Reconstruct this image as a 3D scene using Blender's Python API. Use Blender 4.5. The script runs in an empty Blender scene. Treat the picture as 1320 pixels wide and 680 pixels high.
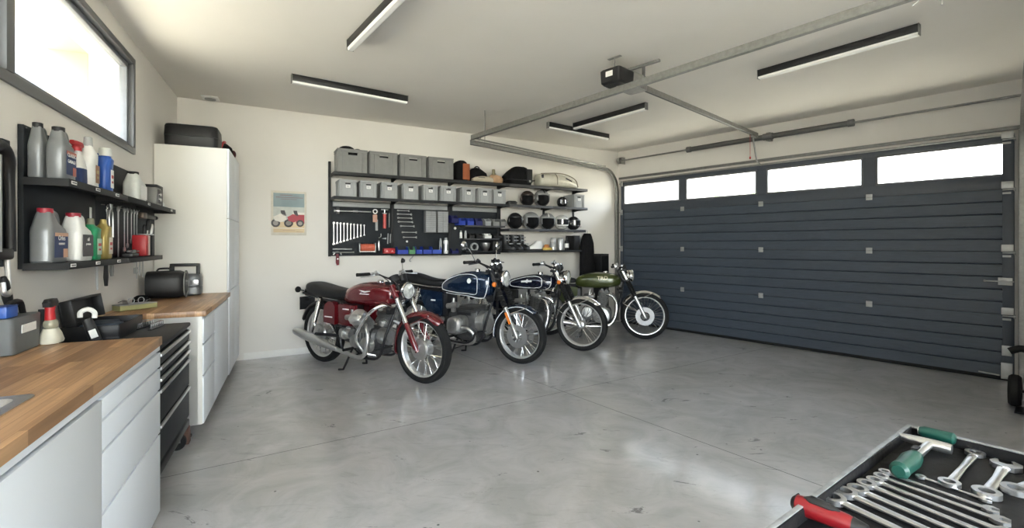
import bpy, bmesh, math, random
from mathutils import Vector, Matrix
PI = math.pi
random.seed(4)
sc = bpy.context.scene
COL = sc.collection
# ---------------------------------------------------------------- camera, world, sun, exposure
FPX, CAMH, HOR = 610.0, 1.35, 315.0
cam_data = bpy.data.cameras.new('camera')
cam = bpy.data.objects.new('camera', cam_data); COL.objects.link(cam)
cam.location = (0, 0, CAMH); cam.rotation_euler = (PI/2, 0, 0)
cam_data.sensor_width = 36; cam_data.lens = 36*FPX/1320
cam_data.shift_y = (HOR-340)/1320
cam_data.clip_start = 0.02; cam_data.clip_end = 200
sc.camera = cam
sc.view_settings.view_transform = 'Standard'; sc.view_settings.look = 'None'
sc.view_settings.gamma = 1; sc.view_settings.use_curve_mapping = False
sc.view_settings.exposure = EXPOSURE = 1.38
sc.cycles.use_denoising = True
sc.cycles.max_bounces = 10; sc.cycles.diffuse_bounces = 6; sc.cycles.glossy_bounces = 4
sc.cycles.sample_clamp_indirect = 8
sc.cycles.caustics_reflective = False; sc.cycles.caustics_refractive = False
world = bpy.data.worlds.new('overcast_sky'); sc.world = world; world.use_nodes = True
nt = world.node_tree; nt.nodes.clear()
wo = nt.nodes.new('ShaderNodeOutputWorld'); bg = nt.nodes.new('ShaderNodeBackground')
tc = nt.nodes.new('ShaderNodeTexCoord'); sx = nt.nodes.new('ShaderNodeSeparateXYZ')
rp = nt.nodes.new('ShaderNodeValToRGB')
nt.links.new(tc.outputs['Generated'], sx.inputs[0]); nt.links.new(sx.outputs['Z'], rp.inputs[0])
rp.color_ramp.elements[0].position = 0.0; rp.color_ramp.elements[0].color = (1.0, 0.90, 0.78, 1)
rp.color_ramp.elements[1].position = 0.25; rp.color_ramp.elements[1].color = (0.89, 0.93, 1.08, 1)
nt.links.new(rp.outputs[0], bg.inputs[0])
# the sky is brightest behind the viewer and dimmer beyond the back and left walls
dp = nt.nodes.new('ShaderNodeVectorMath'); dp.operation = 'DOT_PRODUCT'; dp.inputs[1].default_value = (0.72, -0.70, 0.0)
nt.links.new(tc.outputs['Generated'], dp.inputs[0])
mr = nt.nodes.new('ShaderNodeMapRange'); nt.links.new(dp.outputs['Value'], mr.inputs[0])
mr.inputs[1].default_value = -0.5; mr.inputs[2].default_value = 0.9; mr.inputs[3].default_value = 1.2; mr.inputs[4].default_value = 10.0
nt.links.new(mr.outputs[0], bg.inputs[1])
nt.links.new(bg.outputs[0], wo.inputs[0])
sun_data = bpy.data.lights.new('sun', 'SUN'); sun_data.energy = 16; sun_data.angle = 0.01; sun_data.color = (1.0, 0.93, 0.82)
sun = bpy.data.objects.new('sun', sun_data); COL.objects.link(sun)
sun.rotation_euler = Vector((0.25, -0.10, -0.96)).to_track_quat('-Z', 'Y').to_euler()

# ---------------------------------------------------------------- materials
MATS = {}
def mat(name, col, rough=0.5, metal=0.0, var=0.06, scale=20.0, bump=0.0, bscale=60.0, coat=0.0, trans=0.0, stretch=None, spec=None, emit=0.0):
    if name in MATS: return MATS[name]
    m = bpy.data.materials.new(name); m.use_nodes = True
    n = m.node_tree.nodes; l = m.node_tree.links
    b = n['Principled BSDF']
    b.inputs['Roughness'].default_value = rough; b.inputs['Metallic'].default_value = metal
    if coat: b.inputs['Coat Weight'].default_value = coat; b.inputs['Coat Roughness'].default_value = 0.05
    if trans: b.inputs['Transmission Weight'].default_value = trans
    if spec is not None: b.inputs['Specular IOR Level'].default_value = spec
    if emit: b.inputs['Emission Color'].default_value = (*col, 1); b.inputs['Emission Strength'].default_value = emit
    t = n.new('ShaderNodeTexCoord'); mp = n.new('ShaderNodeMapping'); l.new(t.outputs['Object'], mp.inputs[0])
    if stretch: mp.inputs['Scale'].default_value = stretch
    ns = n.new('ShaderNodeTexNoise'); ns.inputs['Scale'].default_value = scale; ns.inputs['Detail'].default_value = 3
    l.new(mp.outputs[0], ns.inputs[0])
    r = n.new('ShaderNodeValToRGB'); l.new(ns.outputs['Fac'], r.inputs[0])
    r.color_ramp.elements[0].position = 0.3; r.color_ramp.elements[1].position = 0.7
    r.color_ramp.elements[0].color = (*[max(0, c*(1-var)) for c in col], 1)
    r.color_ramp.elements[1].color = (*[min(1, c*(1+var)) for c in col], 1)
    l.new(r.outputs[0], b.inputs['Base Color'])
    if bump:
        n2 = n.new('ShaderNodeTexNoise'); n2.inputs['Scale'].default_value = bscale; n2.inputs['Detail'].default_value = 4
        l.new(mp.outputs[0], n2.inputs[0])
        bp = n.new('ShaderNodeBump'); bp.inputs['Strength'].default_value = bump; bp.inputs['Distance'].default_value = 0.01
        l.new(n2.outputs['Fac'], bp.inputs['Height']); l.new(bp.outputs[0], b.inputs['Normal'])
    MATS[name] = m; return m

def glass_mat(name, col=(0.9, 0.95, 0.95), alpha=0.12):
    m = bpy.data.materials.new(name); m.use_nodes = True
    n = m.node_tree.nodes; l = m.node_tree.links; n.clear()
    o = n.new('ShaderNodeOutputMaterial'); t = n.new('ShaderNodeBsdfTransparent'); g = n.new('ShaderNodeBsdfGlossy')
    lw = n.new('ShaderNodeLayerWeight'); pw = n.new('ShaderNodeMath'); pw.operation = 'POWER'; pw.inputs[1].default_value = 5; l.new(lw.outputs['Facing'], pw.inputs[0])
    f = n.new('ShaderNodeMath'); f.operation = 'MULTIPLY_ADD'; f.inputs[1].default_value = 0.9; f.inputs[2].default_value = 0.04; l.new(pw.outputs[0], f.inputs[0]); mx = n.new('ShaderNodeMixShader')
    g.inputs['Roughness'].default_value = 0.02; t.inputs[0].default_value = (*col, 1)
    l.new(f.outputs[0], mx.inputs[0]); l.new(t.outputs[0], mx.inputs[1]); l.new(g.outputs[0], mx.inputs[2]); l.new(mx.outputs[0], o.inputs[0])
    MATS[name] = m; return m

WALL = mat('wall_paint', (0.73, 0.705, 0.665), 0.75, var=0.015, scale=2, bump=0.05, bscale=180)
CEIL = mat('ceiling_paint', (0.76, 0.73, 0.68), 0.8, var=0.015, scale=2, bump=0.04, bscale=150)
BASEB = mat('baseboard_paint', (0.80, 0.79, 0.76), 0.5, var=0.02)
CABW = mat('white_lacquer', (0.77, 0.81, 0.86), 0.35, var=0.01, scale=3)
CABG = mat('warm_white_panel', (0.74, 0.73, 0.69), 0.45, var=0.01, scale=3)
DARKGAP = mat('dark_recess', (0.06, 0.06, 0.065), 0.6)
DOORM = mat('anthracite_door', (0.054, 0.069, 0.092), 0.42, var=0.10, scale=8, bump=0.12, bscale=220, stretch=(1, 1, 6))
DOORF = mat('anthracite_frame', (0.055, 0.066, 0.085), 0.45, var=0.05)
FRAMEG = mat('window_frame_grey', (0.11, 0.115, 0.125), 0.4, var=0.03)
GALV = mat('galvanised_steel', (0.30, 0.30, 0.285), 0.42, 0.7, var=0.12, scale=30)
GALVD = mat('dull_steel', (0.22, 0.22, 0.215), 0.5, 0.6, var=0.12, scale=30)
CHROME = mat('chrome', (0.82, 0.82, 0.82), 0.12, 1.0, var=0.02)
SATIN = mat('satin_steel', (0.66, 0.66, 0.66), 0.28, 0.95, var=0.06, scale=60)
ALU = mat('cast_aluminium', (0.44, 0.44, 0.43), 0.36, 0.85, var=0.15, scale=25, bump=0.15, bscale=90)
ALUD = mat('dark_cast_aluminium', (0.10, 0.10, 0.10), 0.5, 0.6, var=0.2, scale=25, bump=0.15, bscale=90)
BLK = mat('black_metal', (0.016, 0.016, 0.018), 0.4, 0.2, var=0.1)
BLKM = mat('matt_black_metal', (0.020, 0.021, 0.023), 0.6, 0.0, var=0.1, spec=0.3)
BLKP = mat('black_plastic', (0.014, 0.014, 0.015), 0.45, var=0.15, spec=0.35)
RUBBER = mat('rubber', (0.013, 0.013, 0.013), 0.75, spec=0.25, var=0.15, bump=0.2, bscale=80)
VINYL = mat('black_vinyl', (0.012, 0.0125, 0.014), 0.5, spec=0.35, var=0.15, bump=0.25, bscale=120)
CLOTHB = mat('black_cloth', (0.009, 0.009, 0.010), 0.9, spec=0.15, var=0.2, bump=0.4, bscale=60)
GREYP = mat('grey_plastic_crate', (0.21, 0.21, 0.205), 0.5, var=0.05)
GREYL = mat('light_grey_plastic', (0.34, 0.35, 0.355), 0.5, var=0.05)
WHITE = mat('white_plastic', (0.80, 0.80, 0.78), 0.4, var=0.03)
PAPER = mat('white_label', (0.82, 0.82, 0.80), 0.7, var=0.04, scale=90)
INK = mat('dark_print', (0.05, 0.05, 0.06), 0.7)
BLUEP = mat('blue_plastic', (0.02, 0.05, 0.35), 0.4, var=0.08)
GREENP = mat('green_plastic', (0.02, 0.25, 0.11), 0.35, var=0.08)
REDP = mat('red_plastic', (0.45, 0.02, 0.025), 0.4, var=0.08)
ORANGE = mat('orange_plastic', (0.62, 0.17, 0.06), 0.45, var=0.08)
LAMPW = mat('lamp_diffuser', (0.86, 0.86, 0.84), 0.4, var=0.01)
GLASS = glass_mat('window_glass')
AMBER = mat('amber_lens', (0.75, 0.20, 0.03), 0.2, var=0.1, coat=0.5)
LENS = mat('headlight_lens', (0.62, 0.64, 0.62), 0.12, 0.35, var=0.35, scale=25, coat=1.0)
MIRROR = mat('mirror_glass', (0.9, 0.9, 0.9), 0.02, 1.0, var=0.0)

def wood_mat():
    m = bpy.data.materials.new('butcher_block_wood'); m.use_nodes = True
    n = m.node_tree.nodes; l = m.node_tree.links; b = n['Principled BSDF']
    t = n.new('ShaderNodeTexCoord'); 
    br = n.new('ShaderNodeTexBrick'); br.offset = 0.37; br.inputs['Scale'].default_value = 1.0
    br.inputs['Brick Width'].default_value = 0.42; br.inputs['Row Height'].default_value = 0.045
    br.inputs['Mortar Size'].default_value = 0.0006; br.inputs['Color1'].default_value = (0.50, 0.30, 0.155, 1)
    br.inputs['Color2'].default_value = (0.25, 0.13, 0.06, 1); br.inputs['Mortar'].default_value = (0.17, 0.08, 0.03, 1)
    br.inputs['Bias'].default_value = 0.0
    l.new(t.outputs['Object'], br.inputs[0])
    mp = n.new('ShaderNodeMapping'); mp.inputs['Scale'].default_value = (1.5, 45, 20); l.new(t.outputs['Object'], mp.inputs[0])
    ns = n.new('ShaderNodeTexNoise'); ns.inputs['Scale'].default_value = 2.0; ns.inputs['Detail'].default_value = 6; l.new(mp.outputs[0], ns.inputs[0])
    mx = n.new('ShaderNodeMix'); mx.data_type = 'RGBA'; mx.blend_type = 'OVERLAY'; mx.inputs[0].default_value = 0.55
    l.new(br.outputs[0], mx.inputs[6]); l.new(ns.outputs['Fac'], mx.inputs[7]); l.new(mx.outputs[2], b.inputs['Base Color'])
    b.inputs['Roughness'].default_value = 0.38
    return m
WOOD = wood_mat()

# ---------------------------------------------------------------- mesh builder
class MB:
    def __init__(s): s.v = []; s.f = []; s.mi = []
    def add(s, verts, faces, mat=0, M=None):
        o = len(s.v)
        for p in verts: s.v.append(tuple(M @ Vector(p)) if M is not None else tuple(p))
        for f in faces: s.f.append([i+o for i in f]); s.mi.append(mat)
        return s
    def box(s, c, d, mat=0, M=None, bev=0.0):
        bm = bmesh.new(); bmesh.ops.create_cube(bm, size=1.0)
        for v in bm.verts: v.co = Vector((v.co.x*d[0]+c[0], v.co.y*d[1]+c[1], v.co.z*d[2]+c[2]))
        if bev: bmesh.ops.bevel(bm, geom=bm.edges[:], offset=min(bev, min(d)*0.45), segments=2, affect='EDGES', profile=0.5)
        bm.verts.index_update()
        s.add([v.co[:] for v in bm.verts], [[v.index for v in f.verts] for f in bm.faces], mat, M); bm.free(); return s
    def rings(s, rs, mat=0, M=None, cap=True, close=False):
        n = len(rs[0]); vs = [p for r in rs for p in r]; fs = []
        k = len(rs)
        for i in range(k if close else k-1):
            for j in range(n):
                a = i*n+j; b = i*n+(j+1) % n; c = ((i+1) % k)*n+(j+1) % n; d = ((i+1) % k)*n+j
                fs.append([a, b, c, d])
        if cap and not close: fs.append(list(range(n))[::-1]); fs.append([(k-1)*n+j for j in range(n)])
        return s.add(vs, fs, mat, M)
    def tube(s, pts, r, n=8, mat=0, M=None, smooth=0, close=False):
        pts = [Vector(p) for p in pts]
        rad = r if isinstance(r, (list, tuple)) else [r]*len(pts)
        if smooth and len(pts) > 2:
            out = []; ro = []
            P = ([pts[-1]]+pts+[pts[0], pts[1]]) if close else ([2*pts[0]-pts[1]]+pts+[2*pts[-1]-pts[-2]])
            R = ([rad[-1]]+rad+[rad[0], rad[1]]) if close else ([rad[0]]+rad+[rad[-1]])
            for i in range(1, len(P)-2):
                for k in range(smooth):
                    t = k/smooth
                    out.append(0.5*((2*P[i])+(P[i+1]-P[i-1])*t+(2*P[i-1]-5*P[i]+4*P[i+1]-P[i+2])*t*t+(3*P[i]-P[i-1]-3*P[i+1]+P[i+2])*t**3))
                    ro.append(R[i]*(1-t)+R[i+1]*t)
            if not close: out.append(pts[-1]); ro.append(rad[-1])
            pts, rad = out, ro
        rs = []; prev = None
        k = len(pts)
        for i, p in enumerate(pts):
            if close: t = pts[(i+1) % k]-pts[i-1]
            else: t = (pts[min(i+1, k-1)]-pts[max(i-1, 0)])
            t = t.normalized() if t.length > 1e-9 else Vector((0, 0, 1))
            if prev is None:
                a = Vector((0, 0, 1)) if abs(t.z) < 0.9 else Vector((1, 0, 0)); u = t.cross(a).normalized()
            else: u = (prev-t*prev.dot(t)); u = u.normalized() if u.length > 1e-6 else t.orthogonal().normalized()
            prev = u; w = t.cross(u)
            rs.append([tuple(p+(u*math.cos(2*PI*j/n)+w*math.sin(2*PI*j/n))*rad[i]) for j in range(n)])
        return s.rings(rs, mat, M, cap=True, close=close)
    def cyl(s, p0, p1, r, r2=None, n=16, mat=0, M=None): return s.tube([p0, p1], [r, r if r2 is None else r2], n, mat, M)
    def lathe(s, prof, n=20, mat=0, M=None, cap=True):
        rs = [[(r*math.cos(2*PI*j/n), r*math.sin(2*PI*j/n), z) for j in range(n)] for r, z in prof]
        return s.rings(rs, mat, M, cap=cap)
    def sell(s, secs, n=20, e=2.5, mat=0, M=None, ax='z'):
        # superellipse loft: (t, cx, cy, rx, ry) along axis
        rs = []
        for (t, cx, cy, rx, ry) in secs:
            ring = []
            for j in range(n):
                a = 2*PI*j/n; c, q = math.cos(a), math.sin(a)
                x = cx+rx*math.copysign(abs(c)**(2/e), c); y = cy+ry*math.copysign(abs(q)**(2/e), q)
                ring.append({'z': (x, y, t), 'x': (t, x, y), 'y': (x, t, y)}[ax])
            rs.append(ring)
        return s.rings(rs, mat, M)
    def prism(s, poly, t0, t1, ax='y', mat=0, M=None):
        f = {'y': lambda p, t: (p[0], t, p[1]), 'z': lambda p, t: (p[0], p[1], t), 'x': lambda p, t: (t, p[0], p[1])}[ax]
        n = len(poly); vs = [f(p, t0) for p in poly]+[f(p, t1) for p in poly]
        fs = [list(range(n)), [n+i for i in range(n)][::-1]]+[[i, n+i, n+(i+1) % n, (i+1) % n] for i in range(n)]
        return s.add(vs, fs, mat, M)
    def ell(s, c, r, n=16, m=10, mat=0, M=None, z0=-1.0, z1=1.0):
        a0, a1 = math.asin(z0), math.asin(z1)
        rs = []
        for i in range(m+1):
            a = a0+(a1-a0)*i/m; k = max(math.cos(a), 0.002)
            rs.append([(c[0]+r[0]*k*math.cos(2*PI*j/n), c[1]+r[1]*k*math.sin(2*PI*j/n), c[2]+r[2]*math.sin(a)) for j in range(n)])
        return s.rings(rs, mat, M)
    def ringy(s, c, R, prof, n=40, mat=0, M=None, a0=0, a1=2*PI, full=True):
        # revolve profile [(dr, dy)] about y axis through c
        rs = []; k = n if full else n+1
        for i in range(k):
            a = a0+(a1-a0)*i/n
            rs.append([(c[0]+(R+dr)*math.cos(a), c[1]+dy, c[2]+(R+dr)*math.sin(a)) for dr, dy in prof])
        return s.rings(rs, mat, M, cap=True, close=full)
    def text(s, body, size, M=None, mat=0, depth=0.0006, center=True):
        cu = bpy.data.curves.new('txt', 'FONT'); cu.body = body; cu.size = size; cu.extrude = depth
        cu.resolution_u = 3
        if center: cu.align_x = 'CENTER'; cu.align_y = 'CENTER'
        ob = bpy.data.objects.new('txt', cu); COL.objects.link(ob)
        dg = bpy.context.evaluated_depsgraph_get(); me = bpy.data.meshes.new_from_object(ob.evaluated_get(dg))
        s.add([v.co[:] for v in me.vertices], [list(p.vertices) for p in me.polygons], mat, M)
        bpy.data.objects.remove(ob); bpy.data.curves.remove(cu); bpy.data.meshes.remove(me)
        return s
    def build(s, name, mats, parent=None, loc=None, rotz=0, label=None, sharp=32, subsurf=0, recalc=True):
        me = bpy.data.meshes.new(name); me.from_pydata(s.v, [], s.f)
        if not isinstance(mats, (list, tuple)): mats = [mats]
        for m in mats: me.materials.append(m)
        me.polygons.foreach_set('material_index', s.mi)
        if recalc:
            bm = bmesh.new(); bm.from_mesh(me); bmesh.ops.recalc_face_normals(bm, faces=bm.faces[:]); bm.to_mesh(me); bm.free()
        me.polygons.foreach_set('use_smooth', [True]*len(me.polygons))
        if not subsurf: me.set_sharp_from_angle(angle=math.radians(sharp))
        me.update()
        o = bpy.data.objects.new(name, me); COL.objects.link(o)
        if parent is not None: o.parent = parent
        if loc is not None: o.location = loc
        o.rotation_euler.z = rotz
        if label: o['label'] = label
        if subsurf:
            md = o.modifiers.new('subdivision', 'SUBSURF'); md.levels = subsurf; md.render_levels = subsurf
        return o
def T(x=0, y=0, z=0): return Matrix.Translation((x, y, z))
def RX(a): return Matrix.Rotation(a, 4, 'X')
def RY(a): return Matrix.Rotation(a, 4, 'Y')
def RZ(a): return Matrix.Rotation(a, 4, 'Z')
def S(x, y, z): return Matrix.Diagonal((x, y, z, 1))
def axM(p, d, up=(0, 0, 1)):
    # matrix placing local z along d at p
    z = Vector(d).normalized(); return Matrix.Translation(p) @ z.to_track_quat('Z', 'Y').to_matrix().to_4x4()

def tag(o, label, cat, group=None):
    o['label'] = label; o['category'] = cat
    if group: o['group'] = group
    return o
def thing(name, label, cat, loc=(0, 0, 0), rotz=0.0, group=None):
    o = bpy.data.objects.new(name, None); COL.objects.link(o); o.empty_display_size = 0.05
    o.location = loc; o.rotation_euler = (0, 0, rotz); return tag(o, label, cat, group)
def struct(o, kind='structure'):
    o['kind'] = kind; return o
def dup(root, loc=None, rotz=None, label=None, group=None):
    def cp(o, par):
        c = o.copy(); COL.objects.link(c); c.parent = par
        for ch in KIDS(o): cp(ch, c)
        return c
    r = cp(root, None)
    if loc is not None: r.location = loc
    if rotz is not None: r.rotation_euler.z = rotz
    if label: r['label'] = label
    if group: r['group'] = group
    return r
def KIDS(o): return [c for c in COL.objects if c.parent == o]

# ---------------------------------------------------------------- wall frames
class Frame:
    def __init__(s, o, p1):
        s.o = Vector((o[0], o[1])); d = Vector((p1[0]-o[0], p1[1]-o[1])); s.len = d.length
        s.x = d.normalized(); s.y = Vector((-s.x.y, s.x.x)); s.ang = math.atan2(s.x.y, s.x.x)
    def pt(s, a, d, z=0.0):
        p = s.o+s.x*a-s.y*d; return Vector((p.x, p.y, z))
    def at(s, px, py, d=0.0):
        dx, dz = (px-660)/FPX, (HOR-py)/FPX
        t = (s.o.dot(s.y)-d)/(dx*s.y.x+s.y.y)
        p = Vector((t*dx, t)); return ((p-s.o).dot(s.x), CAMH+t*dz)
C1 = (-3.70, 5.23); C2 = (1.875, 8.35); C3 = (5.10, 4.56)
BW = Frame(C1, C2)                                    # back wall: x runs left to right, -y faces the room
LW = Frame(C1, (C1[0]-0.420, C1[1]+0.907))            # left wall: x runs away from the viewer, so the room is at negative x
DW = Frame(C2, C3)                                    # garage door wall
CEILZ = 2.98
def floor_pt(px, py, z=0.0):
    Y = FPX*(CAMH-z)/(py-HOR); return Vector(((px-660)/FPX*Y, Y, z))
# ================================================================ the room
def floor_mat():
    m = bpy.data.materials.new('polished_concrete'); m.use_nodes = True
    n = m.node_tree.nodes; l = m.node_tree.links; b = n['Principled BSDF']
    t = n.new('ShaderNodeTexCoord'); P = t.outputs['Object']
    def noise(scale, detail=4, dist=0.0, vec=P, rough=0.55):
        q = n.new('ShaderNodeTexNoise'); q.inputs['Scale'].default_value = scale; q.inputs['Detail'].default_value = detail
        q.inputs['Distortion'].default_value = dist; q.inputs['Roughness'].default_value = rough; l.new(vec, q.inputs[0]); return q.outputs['Fac']
    def ramp(v, stops):
        r = n.new('ShaderNodeValToRGB'); l.new(v, r.inputs[0]); e = r.color_ramp.elements
        while len(e) < len(stops): e.new(0.5)
        for k, (p, c) in enumerate(stops): e[k].position = p; e[k].color = (*c, 1)
        return r.outputs[0]
    def mix(a, c, f, mode='MIX'):
        x = n.new('ShaderNodeMix'); x.data_type = 'RGBA'; x.blend_type = mode
        if isinstance(f, float): x.inputs[0].default_value = f
        else: l.new(f, x.inputs[0])
        l.new(a, x.inputs[6])
        if isinstance(c, tuple): x.inputs[7].default_value = (*c, 1)
        else: l.new(c, x.inputs[7])
        return x.outputs[2]
    def math_(op, a, c=None):
        x = n.new('ShaderNodeMath'); x.operation = op
        for k, v in enumerate((a, c)):
            if v is None: continue
            if isinstance(v, (int, float)): x.inputs[k].default_value = v
            else: l.new(v, x.inputs[k])
        return x.outputs[0]
    big = ramp(noise(0.55, 4, 0.6), [(0.3, (0.37, 0.366, 0.355)), (0.5, (0.43, 0.43, 0.44)), (0.72, (0.50, 0.505, 0.53))])
    med = ramp(noise(2.3, 7, 1.6, rough=0.62), [(0.34, (0.36, 0.37, 0.36)), (0.5, (0.5, 0.5, 0.5)), (0.66, (0.63, 0.62, 0.62))])
    c = mix(big, med, 0.60, 'OVERLAY')
    # trowel swirls
    mp = n.new('ShaderNodeMapping'); mp.inputs['Rotation'].default_value = (0, 0, 0.6); mp.inputs['Scale'].default_value = (1, 3.4, 1); l.new(P, mp.inputs[0])
    sw = ramp(noise(3.4, 8, 2.2, mp.outputs[0], 0.68), [(0.25, (0.25, 0.25, 0.25)), (0.44, (0.5, 0.5, 0.5)), (0.60, (0.51, 0.51, 0.51)), (0.85, (0.62, 0.62, 0.62))])
    c = mix(c, sw, 0.50, 'OVERLAY')
    # dark scuffs
    mp2 = n.new('ShaderNodeMapping'); mp2.inputs['Rotation'].default_value = (0, 0, -0.7); mp2.inputs['Scale'].default_value = (1, 3.0, 1); l.new(P, mp2.inputs[0])
    def band(v, a, b, k):
        x = n.new('ShaderNodeMapRange'); l.new(v, x.inputs[0]); x.inputs[1].default_value = a; x.inputs[2].default_value = b; x.inputs[3].default_value = k; x.inputs[4].default_value = 0.0
        return x.outputs[0]
    c = mix(c, (0.11, 0.112, 0.115), band(noise(2.6, 9, 1.0, mp2.outputs[0], 0.72), 0.34, 0.37, 0.9))
    # oil drips
    vo = n.new('ShaderNodeTexVoronoi'); vo.inputs['Scale'].default_value = 5.5; l.new(P, vo.inputs[0])
    c = mix(c, (0.055, 0.057, 0.06), math_('MULTIPLY', band(vo.outputs['Distance'], 0.03, 0.05, 1.0), band(noise(1.1, 2), 0.50, 0.42, 1.0)))
    # saw-cut joints
    sp = n.new('ShaderNodeSeparateXYZ'); l.new(P, sp.inputs[0])
    for (p, q) in (((220, 613), (700, 510)), ((805, 533), (1030, 615))):
        A, B = floor_pt(*p), floor_pt(*q); d = (B-A).normalized(); nx, ny = -d.y, d.x; k = A.x*nx+A.y*ny
        dist = math_('ABSOLUTE', math_('SUBTRACT', math_('ADD', math_('MULTIPLY', sp.outputs[0], nx), math_('MULTIPLY', sp.outputs[1], ny)), k))
        line = math_('LESS_THAN', dist, 0.0035)
        c = mix(c, (0.085, 0.085, 0.085), line)
    l.new(c, b.inputs['Base Color'])
    rr = n.new('ShaderNodeMapRange'); l.new(noise(1.6, 5, 0.8, rough=0.6), rr.inputs[0]); rr.inputs[1].default_value = 0.3; rr.inputs[2].default_value = 0.7
    rr.inputs[3].default_value = 0.29; rr.inputs[4].default_value = 0.40; l.new(rr.outputs[0], b.inputs['Roughness'])
    bp = n.new('ShaderNodeBump'); bp.inputs['Strength'].default_value = 0.05; bp.inputs['Distance'].default_value = 0.02
    l.new(noise(5, 4, 0.5), bp.inputs['Height']); l.new(bp.outputs[0], b.inputs['Normal'])
    b.inputs['Coat Weight'].default_value = 0.6; b.inputs['Coat Roughness'].default_value = 0.13
    return m
# room outline, clockwise seen from above, the part behind the viewer is plain wall with one wide unseen window added for fill light
RW1 = (2.75, 2.05); RW2 = (3.9, -2.6)
LWn = LW.pt(-5.6, 0); LW1 = (LWn.x, LWn.y); LW2 = (LWn.x-0.55, -2.6)
OUT = [C1, C2, C3, RW1, RW2, LW2, LW1]
WT = 0.28
def wall(name, a, b, holes=(), z1=CEILZ, mats=WALL, thick=WT):
    F = Frame(a, b); mb = MB()
    xs = sorted({0.0, F.len}|{h[0] for h in holes}|{h[1] for h in holes}); zs = sorted({0.0, z1}|{h[2] for h in holes}|{h[3] for h in holes})
    for i in range(len(xs)-1):
        for j in range(len(zs)-1):
            cx, cz = (xs[i]+xs[i+1])/2, (zs[j]+zs[j+1])/2
            if any(h[0] < cx < h[1] and h[2] < cz < h[3] for h in holes): continue
            mb.box((cx, thick/2, cz), (xs[i+1]-xs[i], thick, zs[j+1]-zs[j]))
    return struct(mb.build(name, mats, loc=(a[0], a[1], 0), rotz=F.ang))
mb = MB(); mb.add([(p[0], p[1], 0) for p in OUT]+[(p[0], p[1], -0.1) for p in OUT],
                  [list(range(7)), list(range(7, 14))]+[[i, (i+1) % 7, 7+(i+1) % 7, 7+i] for i in range(7)])
struct(mb.build('floor', floor_mat()))
mb = MB(); mb.add([(p[0], p[1], CEILZ) for p in OUT]+[(p[0], p[1], CEILZ+0.1) for p in OUT],
                  [list(range(7)), list(range(7, 14))]+[[i, (i+1) % 7, 7+(i+1) % 7, 7+i] for i in range(7)])
struct(mb.build('ceiling', CEIL))
wall('wall_back', C1, C2)
# garage door opening
d0, _ = DW.at(803, 300); d1, _ = DW.at(1308, 300)
DZ = 2.45
wall('wall_door', C2, C3, [(d0+0.01, d1-0.01, 0.012, DZ-0.01)])
wall('wall_right', C3, RW1); wall('wall_right_near', RW1, RW2)
wall('wall_rear', RW2, LW2, [(0.35, 5.5, 0.35, 2.7)])
# left wall; s measured from the near end
s_r, zb = LW.at(172, 195); _, zt = LW.at(172, 76); zb = 2.07; zt = 2.83
s_m, _ = LW.at(9, 100); s_l = s_m-1.35
o0 = -5.6
wall('wall_left', LW1, C1, [(s_l+5.6, s_r+5.6, zb, zt)])
wall('wall_left_near', LW2, LW1)
# window on the left wall: dark frame with a mullion, two sashes, exterior reveal
fw = 0.055
def frame_box(mb, x0, x1, z0, z1, w, y0, y1, mat=0):
    yc, yd = (y0+y1)/2, abs(y1-y0)
    mb.box(((x0+x1)/2, yc, z0+w/2), (x1-x0, yd, w), mat, bev=0.003); mb.box(((x0+x1)/2, yc, z1-w/2), (x1-x0, yd, w), mat, bev=0.003)
    mb.box((x0+w/2, yc, (z0+z1)/2), (w, yd, z1-z0-2*w), mat, bev=0.003); mb.box((x1-w/2, yc, (z0+z1)/2), (w, yd, z1-z0-2*w), mat, bev=0.003)
W1 = thing('window_1', 'high horizontal window with grey frame', 'window', LW.pt(0, 0, 0), LW.ang)
del W1['label'], W1['category']; struct(W1)
mb = MB(); frame_box(mb, s_l, s_r, zb, zt, 0.05, -0.015, 0.075); mb.box((s_m, 0.03, (zb+zt)/2), (0.07, 0.088, zt-zb-0.11), bev=0.003)
struct(mb.build('window_frame', FRAMEG, W1))
mb = MB(); SASHM = mat('sash_grey', (0.20, 0.21, 0.23), 0.4)
frame_box(mb, s_m+0.036, s_r-0.052, zb+0.052, zt-0.052, 0.035, 0.02, 0.07); frame_box(mb, s_l+0.052, s_m-0.036, zb+0.052, zt-0.052, 0.035, 0.02, 0.07)
struct(mb.build('window_sash', SASHM, W1))
mb = MB(); mb.box(((s_m+s_r)/2, 0.05, (zb+zt)/2), (s_r-s_m-0.17, 0.006, zt-zb-0.18)); mb.box(((s_m+s_l)/2, 0.05, (zb+zt)/2), (s_m-s_l-0.17, 0.006, zt-zb-0.18))
struct(mb.build('window_pane', GLASS, W1))
REVEAL = mat('exterior_render', (0.50, 0.44, 0.30), 0.8, var=0.03)
mb = MB(); t0, t1 = WT+0.002, WT+0.25
mb.box((s_r+0.05, (t0+t1)/2, (zb+zt)/2), (0.10, t1-t0, zt-zb+0.2)); mb.box(((s_l+s_r)/2, (t0+t1)/2, zt+0.05), (s_r-s_l, t1-t0, 0.1))
struct(mb.build('window_reveal', REVEAL, W1))
# rear window (behind the viewer): unseen, added and widened to fill the room with daylight
FR = Frame(RW2, LW2)
W2 = thing('fill_window', 'x', 'window', FR.pt(0, 0, 0), FR.ang); del W2['label'], W2['category']; struct(W2)
mb = MB(); frame_box(mb, 0.35, 5.5, 0.35, 2.7, 0.06, 0.02, 0.10); mb.box((2.9, 0.06, 1.525), (0.06, 0.078, 2.22)); struct(mb.build('window_frame', FRAMEG, W2))
mb = MB(); mb.box((2.925, 0.05, 1.525), (5.0, 0.006, 2.21)); struct(mb.build('window_pane', GLASS, W2))
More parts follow.
